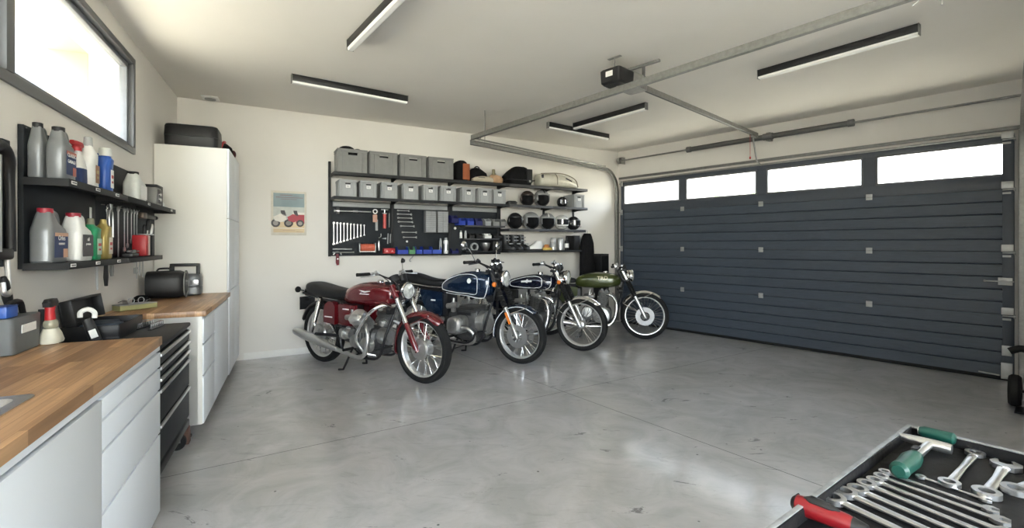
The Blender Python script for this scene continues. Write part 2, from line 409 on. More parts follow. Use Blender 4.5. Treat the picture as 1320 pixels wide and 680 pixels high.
# baseboards
def baseboard(name, F, a, b):
    mb = MB(); mb.box(((a+b)/2, -0.0065, 0.04), (b-a, 0.012, 0.08), bev=0.003); struct(mb.build(name, BASEB, loc=(F.o.x, F.o.y, 0), rotz=F.ang))
sb, _ = BW.at(314, 440)
baseboard('baseboard_back', BW, sb, BW.len-0.16)
# portals guide daylight sampling through the openings
def portal(F, a, b, z0, z1, d):
    L = bpy.data.lights.new('window_portal', 'AREA'); L.shape = 'RECTANGLE'; L.size = b-a; L.size_y = z1-z0; L.cycles.is_portal = True
    o = bpy.data.objects.new('window_portal', L); COL.objects.link(o); o.location = F.pt((a+b)/2, -d, (z0+z1)/2)
    # light looks along local -z: aim into the room (frame -y)
    v = Vector((-F.y.x, -F.y.y, 0)); o.rotation_euler = v.to_track_quat('-Z', 'Y').to_euler()
portal(LW, s_l, s_r, zb, zt, WT+0.01); portal(FR, 0.35, 5.5, 0.35, 2.7, WT+0.01)

# ---------------------------------------------------------------- sectional garage door (door_1)
DR = thing('door_1', 'x', 'door', DW.pt(0, 0.055, 0), DW.ang); del DR['label'], DR['category']; struct(DR)
stile = [DW.at(882, 260)[0], DW.at(983, 260)[0], DW.at(1122, 260)[0]]
wins = [(DW.at(807, 250)[0], DW.at(878, 250)[0]), (DW.at(887, 250)[0], DW.at(977, 250)[0]), (DW.at(991, 250)[0], DW.at(1113, 250)[0]), (DW.at(1132, 250)[0], DW.at(1296, 250)[0])]
zj = [0.03, 0.655, 1.28, 1.905]
for k in range(3):                                   # ribbed sections: five ribs each
    mb = MB(); z0, z1 = zj[k], zj[k+1]; n = 5; h = (z1-z0)/n
    prof = []
    for i in range(n):
        a = z0+i*h; g = 0.008 if i else 0.004
        prof += [(0.012, a), (0.0, a+g), (0.0, a+h-(0.008 if i < n-1 else 0.004)), (0.012, a+h-0.0005)]
    vs = []; fs = []
    for (y, z) in prof: vs += [(d0, y, z), (d1, y, z)]
    for i in range(len(prof)-1): fs.append([2*i, 2*i+1, 2*i+3, 2*i+2])
    mb.add(vs, fs); mb.box(((d0+d1)/2, 0.032, (z0+z1)/2), (d1-d0, 0.036, z1-z0+0.01))
    struct(mb.build('door_panel', DOORM, DR, sharp=20, recalc=False))
mb = MB(); z0, z1 = 1.905, DZ; wz0, wz1 = 2.045, 2.365
mb.box(((d0+d1)/2, 0.025, (z0+wz0)/2), (d1-d0, 0.05, wz0-z0), bev=0.003); mb.box(((d0+d1)/2, 0.025, (wz1+z1)/2), (d1-d0, 0.05, z1-wz1), bev=0.003)
ed = [d0]+[x for w in wins for x in w]+[d1]
for i in range(0, len(ed), 2): mb.box(((ed[i]+ed[i+1])/2, 0.025, (wz0+wz1)/2), (ed[i+1]-ed[i], 0.05, wz1-wz0))
struct(mb.build('door_panel', DOORF, DR))
for (a, b) in wins:
    mb = MB(); frame_box(mb, a-0.012, b+0.012, wz0-0.012, wz1+0.012, 0.022, -0.006, 0.03); w = struct(mb.build('window_frame', FRAMEG, DR))
    mb = MB(); mb.box(((a+b)/2, 0.04, (wz0+wz1)/2), (b-a-0.02, 0.006, wz1-wz0-0.02)); struct(mb.build('pane', GLASS, w))
    portal(DW, a, b, wz0, wz1, 0.06)
mb = MB(); mb.box((d0+0.03, -0.012, 1.0), (0.055, 0.02, 1.9)); mb.box((d1-0.04, -0.012, 1.2), (0.08, 0.02, 2.36), bev=0.002); struct(mb.build('door_stile', DOORF, DR))
mb = MB(); mb.box(((d0+d1)/2, 0.025, 0.018), (d1-d0, 0.06, 0.036), bev=0.006); struct(mb.build('rubber_seal', RUBBER, DR))
mb = MB(); mb.box(((d0+d1)/2, -0.012, DZ-0.012), (d1-d0, 0.02, 0.022), bev=0.003); struct(mb.build('top_rail', GALV, DR))
HINGE = mat('zinc_plate', (0.45, 0.45, 0.44), 0.35, 0.5, var=0.1)
for x in stile:
    for z in (0.655, 1.28, 1.905):
        mb = MB(); mb.box((x, -0.0025, z+0.018), (0.062, 0.004, 0.032), bev=0.001); mb.box((x, -0.0025, z-0.018), (0.062, 0.004, 0.032), bev=0.001)
        mb.cyl((x-0.03, -0.006, z), (x+0.03, -0.006, z), 0.005)
        for sx_ in (-0.02, 0.02):
            for sz_ in (-0.02, 0.02): mb.cyl((x+sx_, -0.004, z+sz_), (x+sx_, -0.008, z+sz_), 0.004, n=6)
        struct(mb.build('hinge', HINGE, DR))
for z in (0.655, 1.28, 1.905, 2.40):
    mb = MB(); mb.box((d1-0.045, -0.025, z+0.035), (0.085, 0.006, 0.07), bev=0.001); mb.box((d1-0.05, -0.025, z-0.045), (0.06, 0.006, 0.02), bev=0.001)
    mb.cyl((d1-0.08, -0.032, z-0.012), (d1+0.01, -0.032, z-0.012), 0.006); mb.cyl((d1-0.002, -0.032, z-0.012), (d1+0.012, -0.032, z-0.012), 0.02)
    struct(mb.build('roller_hinge', HINGE, DR))
    mb = MB(); mb.box((d0+0.03, -0.025, z), (0.05, 0.006, 0.09), bev=0.001); mb.cyl((d0-0.01, -0.032, z), (d0+0.05, -0.032, z), 0.01); struct(mb.build('roller_hinge', HINGE, DR))
mb = MB(); mb.box((d1-0.06, -0.026, 0.985), (0.10, 0.008, 0.075), bev=0.002); mb.cyl((d1-0.20, -0.034, 0.985), (d1+0.0, -0.034, 0.985), 0.006); mb.ell((d1-0.205, -0.034, 0.985), (0.012, 0.012, 0.012)); struct(mb.build('lock_bolt', HINGE, DR))
mb = MB(); mb.box((d1-0.05, -0.026, 0.30), (0.07, 0.008, 0.10), bev=0.002); mb.box((d1-0.05, -0.028, 0.10), (0.08, 0.01, 0.16), bev=0.002); mb.cyl((d1-0.25, -0.03, 0.06), (d1-0.1, -0.03, 0.05), 0.007); struct(mb.build('bottom_bracket', HINGE, DR))
# door wall liner: dark slot above the door
mb = MB(); mb.box(((d0+d1)/2, -0.02, DZ+0.055), (d1-d0+0.12, 0.04, 0.035), bev=0.003); struct(mb.build('trim_1', GALVD, loc=DW.pt(0, 0.0, 0), rotz=DW.ang))
mb = MB(); mb.box((d1+0.05, -0.02, 1.24), (0.05, 0.035, 2.48), bev=0.003); struct(mb.build('trim_2', GALV, loc=DW.pt(0, 0.0, 0), rotz=DW.ang))
# ================================================================ large furniture and ceiling gear
def root_on(F, name, label, cat, s, d, z=0.0, rot=0.0, group=None):
    return thing(name, label, cat, F.pt(s, d, z), F.ang+rot, group)

# ---- tall white cabinet in the far left corner (local x along wall, -y to the room, y=0 at the wall)
TCH = 2.275
t = root_on(LW, 'tall_cabinet', 'tall white two-column cupboard in the far left corner', 'cabinet', -1.0, 0.004)
mb = MB(); W = 0.935
mb.box((W/2, -0.29, (TCH+0.09)/2), (W, 0.575, TCH-0.09), bev=0.002); mb.build('carcass', CABG, t)
for i, (a, b) in enumerate(((0.0, W/2), (W/2, W))):
    for (z0, z1) in ((0.09, 0.90), (0.905, 1.60), (1.605, TCH)):
        mb = MB(); mb.box(((a+b)/2, -0.5875, (z0+z1)/2), (b-a-0.003, 0.018, z1-z0-0.002), bev=0.0015); mb.build('door', CABW, t)
for x in (0.06, W-0.06):
    for y in (-0.08, -0.52):
        mb = MB(); mb.cyl((x, y, 0.0), (x, y, 0.092), 0.02, n=12); mb.build('leg', BLKP, t)

# ---- far base cabinet
t = root_on(LW, 'base_cabinet', 'white drawer base cabinet beside the tall cupboard', 'cabinet', -2.40, 0.004)
W = 1.395
mb = MB(); mb.box((W/2, -0.28, 0.475), (W, 0.555, 0.75), bev=0.002); mb.build('carcass', CABG, t)
mb = MB(); mb.box((0.009, -0.292, 0.475), (0.018, 0.582, 0.752), bev=0.001); mb.build('side_panel', CABG, t)
for (a, b, zz) in ((0.0, 0.5, (0.10, 0.44, 0.66, 0.848)), (0.5, 1.395, (0.10, 0.848))):
    for i in range(len(zz)-1):
        z0, z1 = zz[i], zz[i+1]
        mb = MB(); mb.box(((a+b)/2, -0.5835, (z0+z1)/2-0.008), (b-a-0.003, 0.018, z1-z0-0.022), bev=0.0015); dr = mb.build('drawer' if len(zz) > 2 else 'door', CABW, t)
        if len(zz) > 2:
            mb = MB(); mb.box(((a+b)/2, -0.578, z1-0.012), (b-a-0.01, 0.03, 0.006)); mb.build('grip_rail', CABW, dr)
for x in (0.08, W-0.08):
    for y in (-0.08, -0.48):
        mb = MB(); mb.cyl((x, y, 0.0), (x, y, 0.10), 0.018, n=12); mb.cyl((x, y, 0), (x, y, 0.012), 0.03, n=12); mb.build('leg', BLKP, t)
t = root_on(LW, 'worktop', 'short butcher block worktop against the tall cupboard', 'worktop', -2.42, 0.004, 0.852)
mb = MB(); mb.box((0.708, -0.305, 0.019), (1.412, 0.605, 0.038), bev=0.003); mb.build('wood_top', WOOD, t)

# ---- near base cabinet with sink worktop
NS = -3.405
t = root_on(LW, 'base_cabinet', 'white base cabinet with drawers under the sink worktop in the foreground', 'cabinet', -5.55, 0.004)
W = -5.55-NS; W = abs(W)-0.005
mb = MB()
for (xx0, xx1, zz0, zz1) in ((0, W, 0.075, 0.62), (0, 0.54, 0.62, 0.82), (1.24, W, 0.62, 0.82)): mb.box(((xx0+xx1)/2, -0.26, (zz0+zz1)/2), (xx1-xx0, 0.515, zz1-zz0))
mb.build('carcass', CABW, t)
mb = MB(); mb.box((W/2, -0.24, 0.0375), (W, 0.45, 0.074)); mb.build('plinth', DARKGAP, t)
mb = MB(); mb.box((W-0.008, -0.535, 0.43), (0.014, 0.034, 0.78)); mb.build('edge_strip', DARKGAP, t)
mb = MB(); mb.box((W/2, -0.537, 0.836), (W-0.001, 0.03, 0.026), bev=0.001); mb.build('top_rail', CABW, t)
xa, xb, xc = W-0.795, W-1.60, 0.0
for (z0, z1) in ((0.02, 0.403), (0.413, 0.620), (0.630, 0.732), (0.742, 0.812)):
    mb = MB(); mb.box(((xa+W)/2, -0.5445, (z0+z1)/2), (W-xa-0.004, 0.018, z1-z0), bev=0.0015); dr = mb.build('drawer', CABW, t)
    mb = MB(); mb.box(((xa+W)/2, -0.533, z1+0.0045), (W-xa-0.01, 0.012, 0.006)); mb.build('grip_recess', DARKGAP if False else CABW, dr)
for (a, b) in ((xb, xa), (xc, xb)):
    mb = MB(); mb.box(((a+b)/2, -0.5445, 0.414), (b-a-0.004, 0.018, 0.792), bev=0.0015); mb.build('door', CABW, t)
t = root_on(LW, 'worktop', 'long butcher block worktop with the sink in the foreground', 'worktop', -5.57, 0.004, 0.850)
mb = MB(); L = 5.57+NS
sk0, sk1, sy0, sy1 = 0.60, 1.185, -0.425, -0.075     # sink hole in local coordinates
mb.box((sk0/2, -0.28, 0.02), (sk0, 0.56, 0.04)); mb.box(((sk1+L)/2, -0.28, 0.02), (L-sk1, 0.56, 0.04))
mb.box(((sk0+sk1)/2, (sy0-0.56)/2, 0.02), (sk1-sk0, 0.56+sy0, 0.04)); mb.box(((sk0+sk1)/2, sy1/2, 0.02), (sk1-sk0, -sy1, 0.04))
mb.build('wood_top', WOOD, t)
t = root_on(LW, 'sink', 'stainless steel sink basin set into the foreground worktop', 'sink', -5.57, 0.004, 0.852)
mb = MB()
def rr(x0, x1, y0, y1, z, r, n=5):
    out = []
    for (cx, cy, a) in ((x1-r, y1-r, 0), (x0+r, y1-r, PI/2), (x0+r, y0+r, PI), (x1-r, y0+r, 1.5*PI)):
        for k in range(n+1): out.append((cx+r*math.cos(a+PI/2*k/n), cy+r*math.sin(a+PI/2*k/n), z))
    return out
g = 0.02
mb.rings([rr(sk0-g, sk1+g, sy0-g, sy1+g, 0.0385, 0.03), rr(sk0-g, sk1+g, sy0-g, sy1+g, 0.0415, 0.03), rr(sk0+0.012, sk1-0.012, sy0+0.012, sy1-0.012, 0.0415, 0.04),
          rr(sk0+0.018, sk1-0.018, sy0+0.018, sy1-0.018, 0.03, 0.04), rr(sk0+0.03, sk1-0.03, sy0+0.03, sy1-0.03, -0.145, 0.05), rr(sk0+0.2, sk1-0.2, sy0+0.13, sy1-0.13, -0.155, 0.02)], cap=False)
mb.add(rr(sk0+0.2, sk1-0.2, sy0+0.13, sy1-0.13, -0.155, 0.02), [list(range(24))])
mb.build('basin', SATIN, t)
mb = MB(); mb.cyl(((sk0+sk1)/2, -0.25, -0.156), ((sk0+sk1)/2, -0.25, -0.15), 0.04); mb.build('drain', CHROME, t)

# ---- black roller tool cabinet between the white cabinets
t = root_on(LW, 'tool_trolley', 'black roller tool cabinet between the two white base cabinets', 'tool cabinet', -3.33, 0.03)
W = 0.86; TH = 0.80
mb = MB(); mb.box((W/2, -0.25, (0.14+TH)/2), (W, 0.46, TH-0.14), bev=0.006); mb.build('body', BLK, t)
mb = MB(); mb.box((W/2, -0.25, TH+0.012), (W+0.01, 0.50, 0.024), bev=0.008); mb.build('top_tray', BLKM, t)
zs = [0.785, 0.715, 0.655, 0.595, 0.41, 0.20]
for i in range(5):
    z1, z0 = zs[i], zs[i+1]
    mb = MB(); mb.box((W/2, -0.488, (z0+z1)/2), (W-0.06, 0.018, z1-z0-0.008), bev=0.002); dr = mb.build('drawer', BLKM, t)
    mb = MB(); mb.box((W/2, -0.502, z1-0.014), (W-0.08, 0.014, 0.018), bev=0.004); mb.build('handle', SATIN, dr)
mb = MB(); mb.box((W/2, -0.25, 0.15), (W+0.005, 0.49, 0.05), bev=0.01); mb.build('base_frame', BLKP, t)
for x in (0.08, W-0.08):
    for y in (-0.06, -0.44):
        mb = MB(); mb.cyl((x-0.015, y, 0.05), (x+0.015, y, 0.05), 0.05, n=20); cs = mb.build('caster', RUBBER, t)
        mb = MB(); mb.box((x, y, 0.115), (0.05, 0.05, 0.02), bev=0.003); mb.box((x-0.022, y, 0.085), (0.004, 0.04, 0.07)); mb.box((x+0.022, y, 0.085), (0.004, 0.04, 0.07)); mb.build('fork', GALVD, cs)
# ---- black carry cases on top of the tall cupboard
def hard_case(name, label, cat, loc, rotz, w, d, h, m, hm=None, group=None):
    t = thing(name, label, cat, loc, rotz, group)
    mb = MB(); mb.sell([(0.0, 0, 0, w/2*0.96, d/2*0.94), (0.01, 0, 0, w/2*0.985, d/2*0.97), (h*0.46, 0, 0, w/2, d/2)], 32, 8); mb.build('lower_shell', m, t)
    mb = MB(); mb.sell([(h*0.475, 0, 0, w/2*1.005, d/2*1.005), (h*0.9, 0, 0, w/2*0.985, d/2*0.97), (h*0.98, 0, 0, w/2*0.95, d/2*0.92), (h, 0, 0, w/2*0.90, d/2*0.86)], 32, 8); mb.build('lid', m, t)
    mb = MB(); mb.tube([(-0.07, -d/2, h*0.5), (-0.06, -d/2-0.03, h*0.5), (0.06, -d/2-0.03, h*0.5), (0.07, -d/2, h*0.5)], 0.008, 8, smooth=3); mb.build('handle', hm or m, t)
    for x in (-w*0.3, w*0.3):
        mb = MB(); mb.box((x, -d/2-0.005, h*0.5), (0.035, 0.014, 0.05), bev=0.003); mb.build('latch', hm or m, t)
    return t
hard_case('tool_case', 'large black hard tool case lying on top of the tall white cupboard', 'case', LW.pt(-0.80, 0.285, TCH+0.002), LW.ang+PI/2, 0.44, 0.34, 0.21, BLKP)
t = thing('backpack', 'small black bag with a red strap beside the case on the tall cupboard', 'bag', LW.pt(-0.45, 0.47, TCH+0.002), LW.ang)
mb = MB(); mb.sell([(0.0, 0, 0, 0.13, 0.09), (0.05, 0, 0, 0.15, 0.11), (0.10, 0.0, 0, 0.13, 0.10), (0.135, 0.0, 0, 0.07, 0.06)], 20, 2.6); mb.build('bag_body', CLOTHB, t)
mb = MB(); mb.tube([(-0.16, 0, 0.02), (-0.13, -0.03, 0.125), (-0.05, -0.04, 0.15), (0.0, -0.03, 0.142)], 0.012, 8, smooth=4); mb.build('strap', REDP, t)
mb = MB(); mb.ell((0.09, -0.10, 0.05), (0.045, 0.03, 0.045), 12, 8); mb.build('side_pocket', mat('dark_maroon_cloth', (0.07, 0.01, 0.012), 0.8), t)

# ---- wall rack on the back wall
R = root_on(BW, 'storage_rack', 'black steel shelving rack with tool panels along the back wall', 'shelving', 0, 0.0)
PAN = mat('perforated_dark_panel', (0.013, 0.016, 0.020), 0.6, var=0.25, scale=6, spec=0.3)
SHD = 0.35; X0, X1 = 1.59, 5.43
mb = MB(); pe = [X0, 2.36, 3.19, 4.03]
for i in range(3): 
    mb = MB(); mb.box(((pe[i]+pe[i+1])/2, -0.014, 1.555), (pe[i+1]-pe[i]-0.004, 0.024, 0.70), bev=0.002); mb.build('tool_panel', PAN, R)
mb = MB(); mb.box((X0-0.006, -0.02, 1.80), (0.03, 0.04, 1.20), bev=0.002); mb.build('upright', BLKM, R)
for x in (2.375, 3.19, 3.98, 4.80, 5.38):
    mb = MB(); mb.box((x, -0.034, 1.80 if x < 4 else 1.905), (0.03, 0.022, 1.16 if x < 4 else 0.65), bev=0.002); mb.build('upright', BLKM, R)
def shelf(x0, x1, z, d, th=0.038, m=BLKM, name='shelf', lip=0.0):
    mb = MB(); mb.box(((x0+x1)/2, -0.004-d/2, z-0.002), (x1-x0, d-0.006, 0.004))
    mb.box(((x0+x1)/2, -d, z-th/2), (x1-x0, 0.004, th), bev=0.001)
    for x in (x0, x1): mb.box((x, -0.004-d/2, z-th/2), (0.004, d-0.006, th))
    return mb.build(name, m, R)
Z1, Z2, Z3, Z4 = 2.236, 1.938, 1.585, 1.262
SHM = mat('shelf_grey_edge', (0.048, 0.048, 0.052), 0.5, var=0.08)
for (a, b) in ((X0, 2.37), (2.37, 3.19), (3.19, 4.01), (4.01, 4.76), (4.76, X1)): shelf(a, b, Z1, SHD, m=BLKM if a < 4 else SHM)
for (a, b) in ((X0, 2.37), (2.37, 3.19), (3.19, 4.01), (4.01, 4.76), (4.76, X1)): shelf(a, b, Z2, SHD, m=BLKM if a < 4 else SHM)
for (a, b) in ((4.01, 4.74), (4.74, 5.41)): shelf(a, b, Z3, 0.33, m=SHM)
shelf(3.99, 5.36, Z4, 0.33, 0.03)
shelf(3.36, 4.0, 1.625, 0.22, 0.026, m=SHM); shelf(3.36, 3.93, 1.44, 0.17, 0.022, m=SHM); shelf(3.40, 3.96, 1.255, 0.17, 0.02)
shelf(2.36, 3.34, 1.222, 0.13, 0.022)
for z in (Z1, Z2):
    for x in (2.375, 3.19, 3.98, 4.80, 5.38):
        mb = MB(); mb.prism([(-0.03, z-0.006), (-0.32, z-0.006), (-0.32, z-0.02), (-0.07, z-0.055), (-0.03, z-0.055)], x-0.004, x+0.004, 'x'); mb.build('bracket', BLKM, R)
for (a, b) in ((X0+0.03, 2.34), (2.40, 3.16), (3.24, 3.95)):
    mb = MB(); mb.box(((a+b)/2, -0.04, 1.865), (b-a, 0.03, 0.062), bev=0.004); mb.build('light_strip', GREYL, R, label='light grey strip under the second shelf')

# ---- tool board with shelves on the left wall
Lb = root_on(LW, 'tool_board', 'dark perforated tool board with two shelves on the left wall', 'shelving', 0, 0.0)
def lshelf(x0, x1, z, d, th=0.036):
    mb = MB(); mb.box(((x0+x1)/2, -0.02-d/2, z-0.002), (x1-x0, d, 0.004)); mb.box(((x0+x1)/2, -0.02-d, z-th/2+0.002), (x1-x0, 0.004, th), bev=0.001)
    for x in (x0, x1): mb.box((x, -0.02-d/2, z-th/2+0.001), (0.004, d, th))
    return mb.build('shelf', BLKM, Lb)
for (a, b) in ((-3.35, -2.46), (-2.46, -1.60), (-1.60, -1.05)):
    z1 = 1.91 if a < -2 else 1.86
    mb = MB(); mb.box(((a+b)/2, -0.012, (1.235+z1)/2), (b-a-0.004, 0.022, z1-1.235), bev=0.002); mb.build('board_panel', PAN, Lb)
for (a, b) in ((-3.35, -2.455), (-2.445, -1.08)): lshelf(a, b, 1.665, 0.165)
for (a, b) in ((-3.35, -2.46), (-2.455, -1.56)): lshelf(a, b, 1.262, 0.165, 0.034)
def tagplate(s, z):
    mb = MB(); mb.box((s, -0.189, z), (0.06, 0.002, 0.016)); o = mb.build('price_tag', PAPER, Lb, label='white paper tag on the shelf edge')
    mb = MB()
    for k in range(5): mb.box((s-0.02+k*0.01, -0.1905, z), (0.006, 0.001, 0.006))
    mb.build('print', INK, o)
for px in (95, 126, 151): tagplate(LW.at(px, 240, 0.187)[0], 1.651)
for px in (192, 221): tagplate(LW.at(px, 255, 0.187)[0], 1.651)
for px in (94, 126, 153): tagplate(LW.at(px, 338, 0.187)[0], 1.249)

# ---- ceiling lamps
def lamp(a, b, label):
    A, B = floor_pt(a[0], a[1], 2.93), floor_pt(b[0], b[1], 2.93); c = (A+B)/2; d = B-A; L = 1.17
    t = thing('ceiling_lamp', label, 'ceiling lamp', (c.x, c.y, CEILZ), math.atan2(d.y, d.x), 'linear ceiling lamps')
    mb = MB(); mb.box((0, 0, -0.033), (L, 0.052, 0.062), bev=0.003); mb.build('housing', BLK, t)
    mb = MB(); mb.sell([(-0.066, 0, 0, L/2-0.004, 0.0255), (-0.082, 0, 0, L/2-0.004, 0.025), (-0.088, 0, 0, L/2-0.008, 0.018)], 28, 20); mb.build('diffuser', LAMPW, t)
    for x in (-L/2, L/2):
        mb = MB(); mb.box((x, 0, -0.043), (0.006, 0.054, 0.084), bev=0.001); mb.build('end_cap', GALVD, t)
    return t
def place(t, z=0): return t
lamp((463, 48), (515, -5), 'long slim lamp cut off by the top edge of the photo')
lamp((381, 103), (521, 129), 'long slim black lamp on the ceiling near the back left, left of the door opener')
lamp((742, 163), (831, 138), 'slim black lamp parallel to the garage door right below the opener')
lamp((707, 162), (783, 177), 'smallest slim black lamp at the far end of the ceiling')
lamp((980, 97), (1182, 40), 'slim black lamp near the garage door at the right')
V = floor_pt(262, 121, CEILZ)
t = thing('ceiling_vent', 'small white vent on the ceiling above the tall cupboard', 'vent', (V.x, V.y+0.12, CEILZ), LW.ang)
mb = MB(); mb.box((0, 0, -0.009), (0.16, 0.16, 0.017), bev=0.005); mb.build('frame', WHITE, t)
mb = MB(); mb.lathe([(0.055, -0.018), (0.055, -0.026), (0.03, -0.03)], 24); mb.build('vent_disc', GREYL, t)

# ---- door hardware: spring shaft, tracks, cross bar, opener
SZ = 2.80
t = root_on(DW, 'torsion_spring_shaft', 'steel spring shaft above the garage door', 'door hardware', 0, 0.10, SZ)
ln = DW.len
mb = MB(); mb.cyl((0.09, 0, 0), (ln-0.03, 0, 0), 0.0127, n=12); mb.build('shaft', GALV, t)
sA, sB, sC = DW.at(888, 197, 0.1)[0], DW.at(990, 178, 0.1)[0], DW.at(1097, 160, 0.1)[0]
SPR = mat('spring_steel', (0.17, 0.17, 0.165), 0.5, 0.7, var=0.2, scale=200)
for (a, b) in ((sA, sB-0.03), (sB+0.03, sC)):
    mb = MB(); n = int((b-a)/0.012); pr = []
    for i in range(n): x = a+(b-a)*i/n; pr += [(0.031, x), (0.036, x+(b-a)/n*0.5)]
    mb.lathe(pr, 14, 0, RY(PI/2)); sp = mb.build('spring', SPR, t, sharp=80)
    for x in (a, b):
        mb = MB(); mb.cyl((x-0.03, 0, 0), (x+0.03, 0, 0), 0.044, n=16); mb.build('spring_cone', GALVD, sp)
mb = MB(); mb.box((sB, 0.045, 0.0), (0.05, 0.1, 0.11), bev=0.002); mb.build('centre_bracket', GALV, t)
for x in (0.11, ln-0.03):
    mb = MB(); mb.cyl((x-0.03, 0, 0), (x+0.02, 0, 0), 0.055, n=20); mb.cyl((x-0.05, 0, 0), (x-0.03, 0, 0), 0.03, n=16); mb.build('cable_drum', GALVD, t)
    mb = MB(); mb.box((x+(0.035 if x < 1 else 0.014), 0.05, 0.0), (0.006, 0.098, 0.12), bev=0.001); mb.build('end_bracket', GALV, t)
# vertical + curved + horizontal tracks
def track(label, s, dirpts, name='door_track'):
    t = thing(name, label, 'door track', (0, 0, 0))
    # C-profile swept along points: two thin tubes plus web
    P = [Vector(p) for p in dirpts]
    side = Vector((DW.x.x, DW.x.y, 0))
    def sweep(mb, off, hw, hd):
        rs = []
        for i, p in enumerate(P):
            tn = (P[min(i+1, len(P)-1)]-P[max(i-1, 0)]).normalized(); nn = side.cross(tn).normalized()
            c = p+nn*off
            rs.append([tuple(c+side*a+nn*b) for a, b in ((-hw, -hd), (hw, -hd), (hw, hd), (-hw, hd))])
        mb.rings(rs)
    mb = MB(); sweep(mb, -0.027, 0.02, 0.0025); sweep(mb, 0.027, 0.02, 0.0025); 
    side2 = side
    rs = []
    for i, p in enumerate(P):
        tn = (P[min(i+1, len(P)-1)]-P[max(i-1, 0)]).normalized(); nn = side.cross(tn).normalized(); c = p-side*s*0.0185
        rs.append([tuple(c+side*a+nn*b) for a, b in ((-0.0015, -0.027), (0.0015, -0.027), (0.0015, 0.027), (-0.0015, 0.027))])
    mb.rings(rs); mb.build('rail', GALV, t)
    return t
TZ = 2.62
def track_pts(s, end, zt=TZ):
    b = DW.pt(s, 0.09, 0); e = Vector((end[0], end[1], zt)); o = Vector((b.x, b.y, 0)); dr = Vector((e.x-o.x, e.y-o.y, 0)); L = dr.length; dr.normalize()
    pts = [o+Vector((0, 0, z)) for z in (0.02, 0.8, 1.5, zt-0.36)]
    for k in range(1, 10): a = PI/2*k/9; pts.append(o+dr*0.36*(1-math.cos(a))+Vector((0, 0, zt-0.36+0.36*math.sin(a))))
    pts.append(e); return pts
eL = floor_pt(607, 183, TZ)
tk = track('curved steel track at the left side of the garage door', 1, track_pts(d0-0.06, (eL.x, eL.y)))
mb = MB(); tp = track_pts(d0-0.06, (eL.x, eL.y)); q1, q0 = tp[-1]+Vector((0, 0, 0.055)), tp[-2]+Vector((0, 0, 0.055)); P0 = [q1+(q0-q1).normalized()*0.06, q0]
mb.tube(P0, 0.012, 6); mb.build('upper_rail', GALV, tk)
eR = Vector((2.42, 2.18, TZ))
track('curved steel track at the right side of the garage door', -1, track_pts(d1+0.06, (eR.x, eR.y)))
# cross bar
A = floor_pt(607, 177, 2.70); Bq = floor_pt(1150, 0, 2.70); B = A+(Bq-A)*1.13; d = B-A
t = thing('cross_bar', 'long galvanised bar under the ceiling carrying the door tracks', 'ceiling bar', (A.x, A.y, 2.70), math.atan2(d.y, d.x))
mb = MB(); L = d.length; mb.box((L/2, 0, 0.0), (L, 0.004, 0.055)); mb.box((L/2, 0.018, 0.026), (L, 0.04, 0.004)); mb.box((L/2, 0.018, -0.026), (L, 0.04, 0.004)); mb.build('profile', GALV, t)
for x in (0.28, L-0.35):
    mb = MB(); mb.tube([(x, 0.02, 0.028), (x, 0.02, CEILZ-2.70)], 0.006, 6); mb.tube([(x, 0.02, 0.028), (x-0.12, 0.02, -0.06)], 0.005, 6); mb.tube([(x, 0.02, -0.1), (x, 0.02, 0.03)], 0.005, 6); mb.build('hanger', GALV, t)
# opener
H = floor_pt(820, 112, 2.80); E = DW.pt(DW.at(980, 200, 0.1)[0], 0.16, 0); dv = Vector((E.x-H.x, E.y-H.y)); oa = math.atan2(dv.y, dv.x); L = dv.length
O = thing('garage_door_opener', 'black and grey garage door opener with a rail under the ceiling', 'door opener', (H.x, H.y, 2.80), oa)
mb = MB(); mb.box((L/2-0.15, 0, 0.02), (L+0.2, 0.034, 0.05), bev=0.003); mb.build('rail', GALV, O)
mb = MB(); mb.box((L/2-0.15, 0, -0.0066), (L+0.18, 0.012, 0.004)); mb.build('rail_slot', DARKGAP, O)
mb = MB(); mb.sell([(-0.045, 0, 0, 0.15, 0.095), (0.075, 0, 0, 0.15, 0.095)], 24, 9, M=T(-0.10, 0, 0)); mb.build('motor_plate', GALV, O)
mb = MB(); mb.sell([(-0.062, 0, 0, 0.095, 0.085), (-0.045, 0, 0, 0.115, 0.10), (0.06, 0, 0, 0.12, 0.105), (0.07, 0, 0, 0.11, 0.095)], 28, 9, M=T(-0.30, 0, 0)); hd = mb.build('motor_head', BLKP, O)
mb = MB(); mb.box((-0.4205, 0.0, 0.02), (0.004, 0.07, 0.045)); mb.build('label_plate', PAPER, hd)
mb = MB(); mb.cyl((-0.30, 0, -0.064), (-0.30, 0, -0.060), 0.008); mb.build('button', GREYL, hd)
for x in (-0.34,):
    mb = MB(); mb.box((x, 0, CEILZ-2.80-0.003), (0.03, 0.13, 0.005)); mb.cyl((x, 0, 0.07), (x, 0, CEILZ-2.804), 0.006, n=8); mb.build('ceiling_hanger', GALV, O)
mb = MB()
mb.box((-0.02, 0.0, CEILZ-2.80-0.011), (0.03, 0.5, 0.02)); mb.box((-0.02, 0.09, 0.12), (0.004, 0.03, 0.14)); mb.box((-0.02, -0.09, 0.12), (0.004, 0.03, 0.14)); mb.box((-0.02, 0, 0.053), (0.02, 0.22, 0.012)); mb.build('ceiling_bracket', GALVD, O)
mb = MB(); mb.tube([(L-0.20, 0, -0.01), (L-0.06, 0, -0.33)], 0.011, 8); mb.tube([(L-0.06, 0, -0.33), (L+0.10, 0, -0.37)], 0.009, 8); mb.box((L-0.20, 0, -0.012), (0.09, 0.05, 0.02)); mb.build('door_arm', GALV, O)
